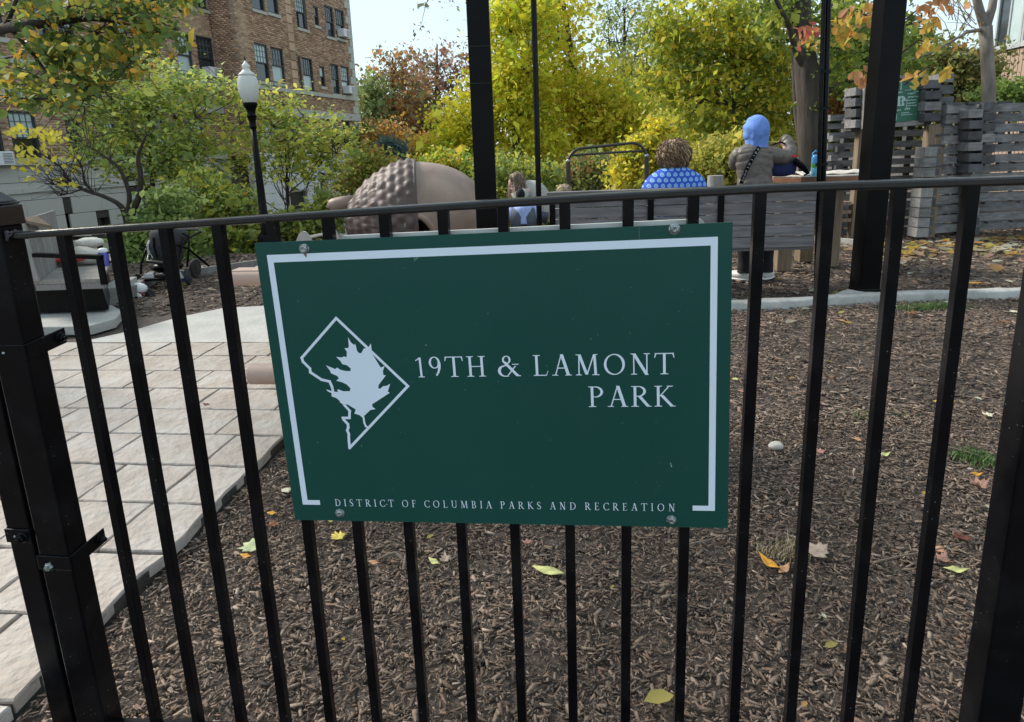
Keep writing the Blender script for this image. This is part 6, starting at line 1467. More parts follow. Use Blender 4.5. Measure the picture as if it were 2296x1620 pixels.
# --- woman bending over a child at the play panel
YR = 8.9
def B_(px, py, dy=0.0): return at(px, py, YR + dy)
wb_ = thing('person', 'long haired woman in a pale knit bending over a child behind the central pole', 'person', (B_(1195, 480).x, YR, 0))
J3 = dict(pelvis=B_(1222, 478), waist=B_(1213, 458), chest=B_(1197, 428), neck=B_(1176, 418), skull0=B_(1166, 414), skull=B_(1157, 408, -.02),
          shL=B_(1180, 430, -.12), elL=B_(1163, 455, -.2), wrL=B_(1152, 432, -.2), paL=B_(1151, 424, -.2), shR=B_(1195, 425, .12), elR=B_(1185, 458, .18), wrR=B_(1172, 475, .1), paR=B_(1166, 480, .08),
          hipL=B_(1225, 486, -.1), knL=B_(1182, 478, -.15), anL=Vector((B_(1190, 520).x, YR - .15, .08)), toL=Vector((B_(1178, 520).x, YR - .15, .04)), hipR=B_(1225, 486, .1), knR=B_(1185, 480, .15), anR=Vector((B_(1195, 520).x, YR + .15, .08)), toR=Vector((B_(1182, 520).x, YR + .15, .04)))
person_body(wb_, J3, M['skinpale'], .9)
b_ = MB(); q = interp([tuple(B_(1224, 486)) + (.19,), tuple(B_(1214, 460)) + (.18,), tuple(B_(1198, 432)) + (.17,), tuple(B_(1182, 420)) + (.11,), tuple(B_(1175, 418)) + (.07,)], 26); b_.tube([Vector(v[:3]) for v in q], [v[3] for v in q], 22)
for s, dy in (('L', -.12), ('R', .12)):
    b_.tube([J3['sh' + s], J3['el' + s], J3['wr' + s]], [.075, .06, .045], 14)
b_.build('knit_top', M['beigeknit'], wb_, smooth='full')
b_ = MB(); q = [J3['hipL'], J3['knL'], J3['anL']]; b_.tube(q, [.11, .085, .06], 16); b_.tube([J3['hipR'], J3['knR'], J3['anR']], [.11, .085, .06], 16); b_.build('trousers', M['jeans'], wb_, smooth='full')
hc = B_(1160, 405); fcd = Vector((-.8, -.35, -.35)).normalized(); b_ = MB(); b_.ball(hc, (.108, .10, .115), 22, 14, fn=lambda d: .80 if d.dot(fcd) > .55 else 1.0); hb2 = b_.build('hair', mat('hair_mass_light', (.13, .09, .06), .6, .3, 14, .5, 40), wb_, smooth='full')
hairdo('hair_strands', hb2, hc, (.106, .10, .112), M['hairlight'], 700, .34, .05, [(.19, .13, .085), (.28, .21, .15), (.14, .095, .06), (.34, .27, .2)], 6, droop=2.6, face=fcd, thick=.004)
# face: nose and brow on the head
b_ = MB(); fc_ = hc + fcd * .085; b_.ball(fc_, (.055, .05, .07), 16, 10); b_.ball(fc_ + fcd * .045 + Vector((0, 0, -.01)), (.014, .012, .018), 8, 6); b_.build('face', M['skinpale'], wb_, smooth='full')
# child
ch = thing('person', 'child with a black knit hat and pale blue fleece crouching below the bending woman', 'person', (B_(1170, 480, -.35).x, YR - .35, 0))
def C_(px, py, dy=0.0): return at(px, py, YR - .35 + dy)
J4 = dict(pelvis=C_(1178, 500), waist=C_(1176, 488), chest=C_(1172, 466), neck=C_(1168, 450), skull0=C_(1167, 445), skull=C_(1167, 437),
          shL=C_(1155, 462), elL=C_(1147, 480, .05), wrL=C_(1146, 492, .0), paL=C_(1147, 498, .0), shR=C_(1192, 460), elR=C_(1200, 480), wrR=C_(1192, 495), paR=C_(1188, 500),
          hipL=C_(1165, 506), knL=C_(1160, 490, .22), anL=Vector((C_(1160, 500).x, YR - .2, .06)), toL=Vector((C_(1160, 500).x, YR - .1, .03)), hipR=C_(1190, 506), knR=C_(1192, 490, .22), anR=Vector((C_(1190, 500).x, YR - .2, .06)), toR=Vector((C_(1190, 500).x, YR - .1, .03)))
person_body(ch, J4, M['skinpale'], .68)
b_ = MB(); q = interp([tuple(C_(1175, 500)) + (.15,), tuple(C_(1174, 480)) + (.15,), tuple(C_(1172, 463)) + (.14,), tuple(C_(1170, 452)) + (.07,)], 18); b_.tube([Vector(v[:3]) for v in q], [v[3] for v in q], 20, rx=[1.25] * 18)
for s in 'LR': b_.tube([J4['sh' + s], J4['el' + s], J4['wr' + s]], [.065, .055, .045], 12)
b_.build('fleece_top', M['paleblue'], ch, smooth='full')
b_ = MB(); b_.tube([J4['hipL'] + Vector((0, 0, .1)), J4['knL'], J4['anL']], [.09, .085, .06], 14); b_.tube([J4['hipR'] + Vector((0, 0, .1)), J4['knR'], J4['anR']], [.09, .085, .06], 14); b_.tube([C_(1162, 470, -.05) + Vector((0, 0, 0)), C_(1158, 488, -.12), C_(1160, 520, -.12)], [.07, .085, .07], 14); b_.tube([C_(1188, 470, -.05), C_(1188, 488, -.12), C_(1190, 520, -.12)], [.07, .085, .07], 14); b_.build('trousers', M['jeans'], ch, smooth='full')
b_ = MB(); b_.ball(C_(1167, 436, -.01), (.062, .075, .078), 20, 14); b_.build('knit_hat', M['blackcap'], ch, smooth='full')
# blond child behind the bench
YD_ = 7.6
def D_(px, py, dy=0.0): return at(px, py, YD_ + dy)
cb_ = thing('person', 'small blond child whose head just shows above the left end of the long bench', 'person', (D_(1265, 480).x, YD_, 0))
J5 = dict(pelvis=D_(1266, 505), waist=D_(1266, 490), chest=D_(1266, 470), neck=D_(1265, 450), skull0=D_(1265, 440), skull=D_(1265, 430),
          shL=D_(1250, 466), elL=D_(1245, 485), wrL=D_(1248, 500, .06), paL=D_(1250, 505, .1), shR=D_(1282, 466), elR=D_(1287, 485), wrR=D_(1283, 500, .06), paR=D_(1281, 505, .1),
          hipL=D_(1258, 512), knL=Vector((D_(1258, 500).x, YD_, .25)), anL=Vector((D_(1258, 500).x, YD_, .06)), toL=Vector((D_(1258, 500).x, YD_ + .08, .03)), hipR=D_(1275, 512), knR=Vector((D_(1275, 500).x, YD_, .25)), anR=Vector((D_(1275, 500).x, YD_, .06)), toR=Vector((D_(1275, 500).x, YD_ + .08, .03)))
person_body(cb_, J5, M['skinpale'], .6)
b_ = MB(); q = interp([tuple(D_(1266, 505)) + (.12,), tuple(D_(1266, 480)) + (.12,), tuple(D_(1266, 462)) + (.11,), tuple(D_(1265, 452)) + (.05,)], 14); b_.tube([Vector(v[:3]) for v in q], [v[3] for v in q], 18); b_.build('shirt', M['beigeknit'], cb_, smooth='full')
hc = D_(1265, 430); b_ = MB(); b_.ball(hc, (.085, .09, .088), 20, 12); hb3 = b_.build('hair', mat('hair_mass_blond', (.36, .29, .18), .6, .2, 14, .5, 40), cb_, smooth='full')
hairdo('hair_strands', hb3, hc, (.084, .088, .086), M['hairlight'], 420, .07, .10, [(.42, .34, .22), (.5, .42, .3), (.34, .26, .16)], 8, droop=1.0, thick=.003)
# ------------------------------------------------------------------ trees and shrubs
LT = np.array([(0, -1, 0), (.55, -.15, .12), (0, 1, 0), (-.55, -.15, .12)], float); LFc = np.array([(0, 1, 2, 3)])
LT6 = np.array([(0, -1, 0), (.5, -.55, .10), (.62, .1, .14), (0, 1.05, -.05), (-.62, .1, .14), (-.5, -.55, .10), (0, 0, -.02)], float); LF6 = np.array([(6, 0, 1), (6, 1, 2), (6, 2, 3), (6, 3, 4), (6, 4, 5), (6, 5, 0)])
def foliage(name, centers, spread, per, size, pal, seed, parent, fine=False, down=.25, weights=None, kind='stuff', flat_=.0, patch=None):
    r = np.random.default_rng(seed); C = np.asarray(centers, float); n = len(C)
    cnt = np.maximum(1, (per * r.uniform(.5, 1.5, n)).astype(int)); idx = np.repeat(np.arange(n), cnt); m = len(idx)
    P = C[idx] + r.normal(0, 1, (m, 3)) * spread * np.array([1, 1, .62])
    yaw = r.uniform(0, 6.28, m); tilt = np.clip(r.normal(1.0 if not flat_ else .55, .5, m), 0, 2.4); rot = rotmats(yaw, tilt, r.uniform(0, 6.28, m))
    s = size * np.exp(r.normal(0, .42, m)); pal = np.array(pal, float)
    # neighbouring clumps lean to the same colour
    w = np.ones(len(pal)) / len(pal) if weights is None else np.array(weights, float) / sum(weights)
    cc = r.choice(len(pal), n, p=w); own = r.choice(len(pal), m, p=w); pick = np.where(r.random(m) < .55, cc[idx], own)
    col = np.minimum(.8, 1.35 * pal[pick] * np.exp(r.normal(0, .18, (m, 1))))
    V, F, Cc = scatter(LT6 if fine else LT, LF6 if fine else LFc, P, rot, np.stack([s, s, s], -1), col)
    o = link(name, np_mesh(name, V, F, M['leaf'], Cc), parent)
    if kind: o['kind'] = kind
    return o
def limb(a, b, bend, r, seed):
    rg = random.Random(seed); pts = []
    n = 7; a, b = Vector(a), Vector(b); off = Vector((rg.gauss(0, 1), rg.gauss(0, 1), rg.gauss(0, .4))) * bend
    for i in range(n): t = i / (n - 1); pts.append(a.lerp(b, t) + off * math.sin(math.pi * t) + Vector((rg.gauss(0, .12), rg.gauss(0, .12), 0)) * bend * (0 < i < n - 1) + Vector((0, 0, .35 * bend * math.sin(math.pi * t))))
    return pts
def tree(name, label, base, top, r0, blobs, ntips, per, spread, size, pal, seed, cat='tree', bark='bark', weights=None, fine=False, branches=None, group=None, lean=.0, br=.4, hollow=.0, flat_=0):
    """blobs: (centre, radii, weight); branch tips are sown in them and limbs grow from the trunk to the tips"""
    rg = random.Random(seed); t = thing(name, label, cat, base, group)
    B, T_ = Vector(base), Vector(top); tp = limb(B, T_, lean, r0, seed); tp[0] = B
    tm = MB(); tm.tube(tp, [r0 * (1.25 if i == 0 else 1) * (1 - .75 * i / (len(tp) - 1)) for i in range(len(tp))], 12); tm.build('trunk', M[bark], t, smooth=True)
    tips = []; ws = [b[2] for b in blobs]
    for k in range(ntips):
        c, rad, _ = rg.choices(blobs, ws)[0]
        while True:
            d = Vector((rg.uniform(-1, 1), rg.uniform(-1, 1), rg.uniform(-1, 1)))
            if hollow < d.length < 1: break
        tips.append(Vector((c[0] + d.x * rad[0], c[1] + d.y * rad[1], c[2] + d.z * rad[2])))
    bm_ = MB(); nb_ = min(len(tips), branches if branches is not None else 60); ends = []
    majors = []
    for k in range(max(4, nb_ // 7)):
        q = rg.choice(tips); i = rg.uniform(.35, .95) * (len(tp) - 1); j = int(i); a = tp[j].lerp(tp[min(j + 1, len(tp) - 1)], i - j)
        if q.z < a.z - .3: a = tp[1].lerp(tp[2], rg.random())
        L_ = limb(a, a.lerp(q, .8), br * (q - a).length * .18, 0, seed * 100 + k); rr_ = r0 * .26 * rg.uniform(.6, 1); bm_.tube(L_, [rr_ * (1 - .7 * m / 6) for m in range(7)], 7); majors.append((L_, rr_))
    for k in range(nb_):
        q = tips[k]; L0, rr_ = min(majors, key=lambda m_: min((p - q).length for p in m_[0])); p = min(L0[2:], key=lambda p_: (p_ - q).length)
        L_ = limb(p, q, br * (q - p).length * .22, 0, seed * 777 + k); bm_.tube(L_, [rr_ * .38 * (1 - .8 * m / 6) + .004 for m in range(7)], 5)
    bm_.build('branches', M['bark' if bark == 'barkdark' and Vector(base).y < 14 else bark], t, smooth=True)
    foliage('crown', tips, spread, per, size, pal, seed, t, fine=fine, weights=weights, flat_=flat_)
    return t
GINK = [(.58, .50, .04), (.46, .44, .035), (.64, .52, .05), (.34, .40, .035), (.24, .31, .03)]
GREEN = [(.16, .22, .04), (.10, .16, .035), (.24, .28, .05), (.34, .32, .05)]
YG = [(.50, .47, .055), (.38, .38, .05), (.25, .30, .045), (.62, .43, .05), (.15, .20, .045)]
RUST = [(.30, .15, .06), (.24, .13, .07), (.40, .22, .07), (.18, .13, .07), (.20, .20, .08)]
DARKG = [(.05, .085, .03), (.07, .11, .035), (.04, .06, .025), (.10, .13, .04)]
OLIVE = [(.13, .15, .05), (.18, .17, .06), (.10, .12, .045), (.23, .19, .07)]
def W3(px, py, Y): return tuple(at(px, py, Y))
def base_at(px, Y): p = at(px, 480, Y); return (p.x, Y, hz(p.x, Y) - .1)
def blob(px, py, Y, rx, ry, w=1.0, dz=1.0):   # radii in D px
    k = Y / FPX; return (W3(px, py, Y), (rx * k, max(rx, ry) * k * .8 * dz, ry * k), w)
# centre: two big yellow-green ginkgo-like trees
Y = 25
tree('ginkgo_tree', 'tall yellow-green autumn tree filling the middle left of the slim pole', base_at(1150, Y), W3(1140, -40, Y), .26,
     [blob(1160, 110, Y, 75, 150, 1.3), blob(1130, 230, Y, 100, 70, .8), blob(1025, 320, Y, 65, 90, .8), blob(1160, 330, Y, 120, 110, 1.2), blob(1000, 380, Y, 60, 60, .4), blob(1170, 0, Y, 60, 90, .5)], 420, 58, .42, .085, GINK, 31, weights=[3, 3, 2, 2, 1], lean=.3)
Y = 27
tree('ginkgo_tree', 'tall yellow-green autumn tree right of the slim pole behind the climbing bar', base_at(1330, Y), W3(1250, -60, Y), .28,
     [blob(1250, 90, Y, 70, 130, 1.0), blob(1300, 230, Y, 110, 90, 1.3), blob(1400, 290, Y, 120, 90, 1.3), blob(1270, 360, Y, 110, 80, 1), blob(1480, 340, Y, 90, 90, .9), blob(1350, 400, Y, 110, 60, .7)], 460, 60, .45, .09, [(.58, .48, .05), (.48, .44, .035), (.62, .47, .06), (.34, .38, .035), (.22, .28, .03)], 32, weights=[3, 3, 2, 2, 1], lean=.3)
Y = 34
tree('willow_tree', 'sparse wispy tree top against the sky between the yellow trees', base_at(1400, Y), W3(1400, 20, Y), .2,
     [blob(1400, 90, Y, 40, 110, 1), blob(1440, 60, Y, 30, 80, .7), blob(1360, 60, Y, 18, 60, .4)], 130, 16, .40, .075, [(.17, .23, .06), (.25, .28, .08)], 33, branches=110, bark='barkdark')
Y = 32
tree('olive_tree', 'olive brown tree further back right of the yellow trees', base_at(1460, Y), W3(1450, 120, Y), .22,
     [blob(1450, 200, Y, 90, 100, 1), blob(1530, 230, Y, 70, 120, 1), blob(1420, 330, Y, 80, 80, .8), blob(1510, 370, Y, 90, 70, .8)], 260, 70, .5, .10, [(.20, .22, .06), (.28, .26, .06), (.14, .18, .05)], 34)
# big maple mass right of centre
Y = 14.5
tree('maple_tree', 'broad green and gold maple overhanging the hooded woman', base_at(1665, Y), W3(1640, 20, Y), .17,
     [blob(1500, 60, Y, 50, 60, .5), blob(1590, 70, Y, 130, 90, 1.2), blob(1700, 60, Y, 110, 100, 1.3), blob(1620, 200, Y, 130, 90, 1.6), blob(1520, 160, Y, 80, 60, .7), blob(1720, 230, Y, 80, 90, 1.0), blob(1600, 300, Y, 90, 40, .6), blob(1670, 330, Y, 90, 50, .5)],
     520, 34, .22, .050, YG, 35, weights=[3, 3, 4, 1.5, 3], br=.6, hollow=.15)
Y = 17
tree('green_tree', 'darker green tree behind the broad maple', base_at(1600, Y), W3(1610, 80, Y), .16,
     [blob(1600, 150, Y, 140, 110, 1), blob(1720, 180, Y, 100, 140, 1), blob(1560, 300, Y, 90, 70, .7), blob(1690, 330, Y, 100, 60, .7)], 200, 40, .32, .07, [(.20, .25, .05), (.30, .34, .06), (.36, .34, .06)], 36)
Y = 12
tree('yellow_shrub', 'yellow-green leafy shrub between the seated and the standing woman', base_at(1620, Y), W3(1620, 380, Y), .04,
     [blob(1610, 370, Y, 60, 50, 1), blob(1660, 350, Y, 50, 60, .8), blob(1570, 400, Y, 45, 40, .5), blob(1690, 400, Y, 50, 50, .6)], 200, 55, .16, .038, [(.38, .37, .08), (.30, .32, .07), (.42, .36, .08), (.2, .24, .06)], 37, cat='shrub', bark='barkdark')
Y = 11.5
tree('golden_shrub', 'golden leaved shrub at the left shoulder of the seated woman', base_at(1440, Y), W3(1450, 340, Y), .035,
     [blob(1470, 290, Y, 26, 14, .3), blob(1450, 340, Y, 45, 35, 1), blob(1410, 390, Y, 55, 40, 1), blob(1480, 360, Y, 40, 50, .8)], 130, 34, .13, .042, [(.62, .48, .04), (.55, .45, .06), (.34, .34, .05), (.24, .28, .05)], 38, cat='shrub', bark='barkdark')
# undergrowth behind the bench
Y = 13.5
tree('mixed_shrub', 'grey green shrub mass with red leaves behind the climbing bar', base_at(1360, Y), W3(1360, 380, Y), .04,
     [blob(1340, 400, Y, 60, 50, 1), blob(1400, 420, Y, 60, 50, 1), blob(1300, 430, Y, 45, 50, .7), blob(1450, 440, Y, 60, 40, .8)], 230, 60, .20, .042, [(.14, .19, .07), (.20, .26, .09), (.26, .12, .05), (.30, .28, .08), (.11, .15, .05)], 39, cat='shrub', bark='barkdark')
Y = 13
tree('dark_shrub', 'dark leafy shrub behind the bending woman', base_at(1120, Y), W3(1130, 400, Y), .04,
     [blob(1130, 420, Y, 50, 70, 1), blob(1200, 420, Y, 60, 50, 1), blob(1080, 460, Y, 50, 50, .8), blob(1240, 460, Y, 50, 40, .8), blob(1170, 480, Y, 80, 40, .8)], 260, 60, .20, .042, [(.18, .23, .07), (.25, .30, .08), (.12, .16, .05), (.42, .42, .06), (.32, .34, .07)], 40, cat='shrub', bark='barkdark')
Y = 14
tree('bright_shrub', 'bright green and yellow shrub at the tail of the acorn', base_at(1020, Y), W3(1030, 360, Y), .04,
     [blob(1035, 400, Y, 40, 60, 1), blob(1000, 390, Y, 50, 40, .7), blob(1060, 450, Y, 40, 50, .8)], 150, 60, .20, .045, [(.20, .34, .06), (.38, .40, .05), (.14, .24, .05), (.5, .36, .05)], 41, cat='shrub', bark='barkdark')
# far left-centre: rust and bare trees against the bright sky
for (px, Y, top, bl_, pal_, n, per, sz, lab, sd, hl) in [
    (880, 46, 130, [(870, 220, 70, 70), (900, 160, 60, 50), (840, 290, 60, 60), (930, 270, 60, 60)], RUST, 230, 22, .13, 'thin rust coloured tree with dark limbs right of the brick building', 51, 0),
    (980, 52, 100, [(985, 165, 70, 50), (950, 190, 60, 50), (1020, 160, 45, 60), (1000, 240, 60, 60), (1060, 150, 40, 60)], [(.22, .13, .09), (.30, .16, .10), (.18, .16, .10)], 200, 14, .14, 'nearly bare grey-brown tree against the bright sky left of the central post', 52, 0),
    (835, 44, 180, [(835, 195, 28, 25), (830, 240, 30, 35)], [(.16, .22, .08), (.20, .24, .09)], 70, 26, .12, 'small pale green treetop touching the brick building corner', 53, 0),
    (930, 50, 230, [(930, 260, 60, 60), (960, 320, 70, 60), (890, 320, 60, 50), (1000, 340, 60, 60)], [(.11, .11, .06), (.15, .13, .07), (.09, .09, .055)], 260, 45, .16, 'dull grey green tree mass in the middle distance', 54, 0),
    (850, 38, 290, [(850, 320, 50, 40), (830, 350, 40, 35), (905, 350, 60, 40)], [(.36, .18, .05), (.46, .27, .05), (.24, .14, .06), (.16, .17, .06)], 190, 40, .11, 'orange and brown undergrowth tree above the acorn cap', 55, 0)]:
    tree('distant_tree', lab, base_at(px, Y), W3(px, top, Y), .22, [blob(a, b, Y, c, d, c * d / 3000) for a, b, c, d in bl_], n, per, .55, sz, pal_, sd, bark='barkdark', branches=90, hollow=0)
Y = 34
tree('blue_conifer', 'small blue-green conifer above the acorn cap', base_at(872, Y), W3(872, 312, Y), .08, [blob(872, 350, Y, 24, 26, 1), blob(872, 328, Y, 12, 16, .4)], 90, 60, .3, .07, [(.07, .12, .11), (.10, .15, .13)], 56, bark='barkdark')
Y = 30
tree('orange_tree', 'thin orange branched tree between the distant trees and the yellow ginkgo', base_at(965, Y), W3(965, 310, Y), .06, [blob(960, 335, Y, 30, 25, 1), blob(980, 370, Y, 30, 40, 1)], 90, 22, .26, .09, [(.55, .38, .06), (.50, .30, .05)], 57, bark='barkdark')
# big trunk behind the play table
Y = 11.5; b = at(1825, 420, Y); bt_ = at(1792, -160, Y)
bigt = thing('plane_tree', 'thick grey-brown trunk rising behind the play table', 'tree', (b.x, Y, 0))
p_ = [Vector((b.x + .04, Y, -.1)), Vector((b.x, Y, .6)), at(1818, 300, Y), at(1812, 200, Y), at(1803, 100, Y), at(1794, 0, Y), bt_ + Vector((0, 0, 1))]
mb = MB(); q = interp([tuple(v) + (r_,) for v, r_ in zip(p_, (.34, .25, .222, .205, .175, .165, .15))], 40); base_ = len(mb.v)
rg = random.Random(3)
for i, v in enumerate(q):
    for j in range(26):
        a = 2 * math.pi * j / 26; k = v[3] * (1 + .05 * math.sin(5 * a + i * .25) + .03 * math.sin(9 * a - i * .5) + rg.uniform(-.012, .012)); mb.v.append((v[0] + k * math.cos(a), v[1] + k * math.sin(a), v[2]))
for i in range(39):
    for j in range(26): a = i * 26 + j; b2 = i * 26 + (j + 1) % 26; mb.f.append((a, b2, b2 + 26, a + 26))
mb.build('trunk', M['bark'], bigt, smooth='full')
mb = MB(); mb.tube([at(1808, 160, Y), at(1785, 120, Y - .2), at(1770, 60, Y - .4), at(1740, 0, Y - .8), at(1700, -60, Y - 1)], [.07, .055, .045, .03, .02], 10); mb.tube([at(1815, 420, Y + .5), at(1790, 250, Y + .5), at(1782, 100, Y + .4), at(1770, -100, Y)], [.11, .09, .07, .05], 12)
mb.tube([at(1812, 240, Y), at(1850, 205, Y), at(1920, 175, Y), at(1960, 150, Y)], [.09, .07, .05, .03], 8)
mb.build('branches', M['bark'], bigt, smooth=True)
tp = []; rg = random.Random(12)
for c_, rx_, ry_, n_ in (((1900, 60), 90, 70, 60), ((1760, 30), 60, 60, 40), ((1890, 170), 60, 50, 40), ((2020, 130), 50, 60, 30), ((1740, -60), 120, 40, 50)):
    for k in range(n_): tp.append(at(c_[0] + rg.gauss(0, rx_ / 2), c_[1] + rg.gauss(0, ry_ / 2), Y + rg.uniform(-.8, 1.6)))
foliage('crown', tp, .16, 26, .05, [(.20, .27, .05), (.13, .19, .04), (.30, .32, .05), (.08, .12, .035)], 61, bigt)
# dark greenery right
Y = 15.5
tree('evergreen_tree', 'dark green tree behind the timber walls and the double pole', base_at(1930, Y), W3(1930, 60, Y), .15,
     [blob(1900, 180, Y, 80, 90, 1), blob(1980, 130, Y, 70, 110, 1), blob(2060, 210, Y, 60, 70, .8), blob(1880, 280, Y, 60, 60, .7), blob(2000, 260, Y, 80, 60, .8), blob(1890, 60, Y, 60, 60, .4)], 360, 60, .26, .055, [(.07, .11, .035), (.12, .17, .045), (.20, .24, .06), (.05, .07, .03)], 62)
Y = 14
tree('viburnum_shrub', 'olive green shrub above the right hand timber wall', base_at(2150, Y), W3(2140, 150, Y), .07,
     [blob(2110, 150, Y, 55, 50, .8), blob(2160, 190, Y, 60, 60, 1), blob(2200, 150, Y, 40, 50, .6), blob(2130, 230, Y, 50, 30, .5)], 220, 36, .18, .040, OLIVE + [(.20, .26, .07)], 63, cat='shrub', bark='barkdark')
Y = 12.5
tree('green_shrub', 'fresh green shrub in front of the ribbed wall at the right edge', base_at(2265, Y), W3(2260, 190, Y), .04,
     [blob(2260, 205, Y, 36, 28, 1), blob(2290, 220, Y, 30, 30, .7), blob(2220, 222, Y, 30, 18, .4)], 90, 30, .14, .038, [(.13, .20, .05), (.20, .27, .07)], 64, cat='shrub', bark='barkdark')
Y = 11.5
tree('red_shrub', 'low red and gold shrub peeking over the timber wall beside the double pole', base_at(1885, Y), W3(1885, 240, Y), .03, [blob(1880, 238, Y, 26, 14, 1), blob(1905, 245, Y, 22, 14, .7), blob(1900, 200, Y, 18, 18, .4)], 50, 24, .10, .036, [(.26, .09, .05), (.40, .30, .05), (.22, .10, .06)], 65, cat='shrub', bark='barkdark')
# bare pale tree at the right
Y = 11; ba = thing('bare_tree', 'slender pale barked tree nearly bare of leaves at the right behind the timber wall', 'tree', base_at(2214, Y))
bx_ = at(2215, 300, Y)
mb = MB(); mb.tube([Vector((bx_.x, Y, -.1)), at(2216, 260, Y), at(2217, 190, Y), at(2213, 120, Y), at(2209, 60, Y)], [.12, .105, .10, .095, .10], 14); mb.build('trunk', M['barkpale'], ba, smooth='full')
mb = MB(); mb.tube([at(2209, 62, Y), at(2198, 30, Y), at(2185, -20, Y), at(2180, -80, Y)], [.08, .07, .06, .045], 10); mb.tube([at(2210, 62, Y), at(2224, 20, Y), at(2232, -30, Y), at(2245, -80, Y)], [.075, .065, .055, .04], 10)
mb.tube([at(2207, 66, Y), at(2170, 72, Y - .1), at(2130, 95, Y - .1), at(2090, 118, Y - .2), at(2040, 135, Y - .2)], [.035, .026, .02, .014, .008], 8)
rg = random.Random(44)
for k in range(26):
    s_ = at(rg.uniform(2120, 2205), rg.uniform(30, 90), Y); e_2 = s_ + Vector((rg.uniform(-.6, .1), rg.uniform(-.3, .3), rg.uniform(.1, .6))); mb.tube([s_, s_.lerp(e_2, .5) + Vector((.03, 0, .04)), e_2], [.007, .005, .003], 5)
mb.build('branches', M['barkpale'], ba, smooth=True)
tp = [at(rg.uniform(2100, 2150), rg.uniform(-10, 15), Y) for k in range(6)] + [at(rg.uniform(2130, 2190), rg.uniform(60, 140), Y) for k in range(14)]
foliage('crown', tp, .10, 5, .035, [(.45, .25, .08), (.3, .3, .08)], 66, ba)
# sprig of red and gold leaves close by, right of the big trunk
Y = 7.6; sg = thing('dogwood_tree', 'sprays of red and golden leaves hanging beside the double pole and the right post', 'tree', base_at(2040, Y + .9))
mb = MB(); bs_ = base_at(2040, Y + .9)
bs_ = base_at(1958, Y + .4); mb.tube([bs_, at(1962, 400, Y + .4), at(1975, 200, Y + .4), at(1995, 60, Y + .3), at(2000, -60, Y)], [.05, .045, .04, .03, .02], 8)
for P_ in ([(2010, 60), (1930, 30), (1860, 60), (1800, 85)], [(2005, 20), (1940, 60), (1900, 95), (1880, 115)], [(2010, 60), (2060, 20), (2085, 30), (2100, 60)], [(2020, 120), (2060, 90), (2075, 95)], [(2028, 180), (1960, 165), (1935, 190)], [(2028, 190), (2080, 150), (2110, 160), (2125, 175)]):
    mb.tube([at(a, b_, Y + .2) for a, b_ in P_], [.012, .009, .006, .003][:len(P_)], 6)
mb.build('branches', M['barkdark'], sg, smooth=True)
pts_, pl = [], []
RED = [(.38, .10, .08), (.44, .16, .09), (.30, .07, .07)]; GOLD = [(.52, .36, .06), (.46, .32, .07), (.50, .27, .06), (.34, .30, .07)]; RUS = [(.34, .17, .08), (.44, .22, .09)]
for (cx1, cy1, s1, n1, pal1) in ((1808, 72, 14, 14, RED), (1820, 90, 12, 10, GOLD), (1900, 60, 24, 34, GOLD), (1935, 35, 22, 22, RUS), (1885, 95, 12, 10, GOLD), (2075, 35, 14, 14, RUS), (2090, 55, 14, 12, GOLD), (2070, 105, 12, 12, GOLD), (1935, 185, 14, 18, RUS), (2118, 160, 12, 12, GOLD), (2050, 175, 12, 12, GOLD), (2120, 5, 20, 14, RUS)):
    for k in range(n1): pts_.append(at(cx1 + rg.gauss(0, s1), cy1 + rg.gauss(0, s1 * .8), Y + rg.gauss(0, .12))); pl.append(pal1[rg.randrange(len(pal1))])
# each near leaf is its own part, sharing a handful of leaf meshes
def leaf_variants(pal, size, n=8, seed=0):
    out = []; rr_ = random.Random(seed)
    for k in range(n):
        mb = MB(); c = rr_.uniform(.1, .3); s = size * rr_.uniform(.85, 1.15)
        ys_ = (-1, -.6, -.1, .45, 1.15); ws_ = (.08, .5, .62, .42, .0)
        for y_, w_ in zip(ys_, ws_): 
            mb.v += [(-w_ * s, y_ * s, abs(w_) * c * s - y_ * y_ * .12 * s), (0, y_ * s, -y_ * y_ * .12 * s), (w_ * s, y_ * s, abs(w_) * c * s - y_ * y_ * .12 * s)]
        for i in range(4):
            a = i * 3; mb.f += [(a, a + 1, a + 4, a + 3), (a + 1, a + 2, a + 5, a + 4)]
        col = pal[k % len(pal)]; me = bpy.data.meshes.new('leaf'); me.from_pydata(mb.v, [], mb.f); me.materials.append(M['leaf']); me.polygons.foreach_set('use_smooth', [True] * len(me.polygons))
        a = me.color_attributes.new('Col', 'FLOAT_COLOR', 'POINT'); ca = np.ones((len(mb.v), 4), dtype=np.float32); ca[:, :3] = [min(.8, v * 1.2) for v in col]; a.data.foreach_set('color', ca.ravel()); out.append(me)
    return out
def leaf_parts(parent, pts, pal_of, size, seed):
    inv_ = world(parent).inverted(); rr_ = random.Random(seed); cache = {}
    for p, c in zip(pts, pal_of):
        if c not in cache: cache[c] = leaf_variants([c], size, 3, seed)
        o = bpy.data.objects.new('leaf', rr_.choice(cache[c])); COL.objects.link(o); o.parent = parent
        from mathutils import Euler
        o.matrix_basis = inv_ @ Matrix.Translation(p) @ Euler((rr_.gauss(R(75), R(35)), rr_.gauss(0, R(35)), rr_.uniform(0, 6.28))).to_matrix().to_4x4() @ Matrix.Scale(rr_.uniform(.7, 1.25), 4)
leaf_parts(sg, pts_, pl, .048, 71)

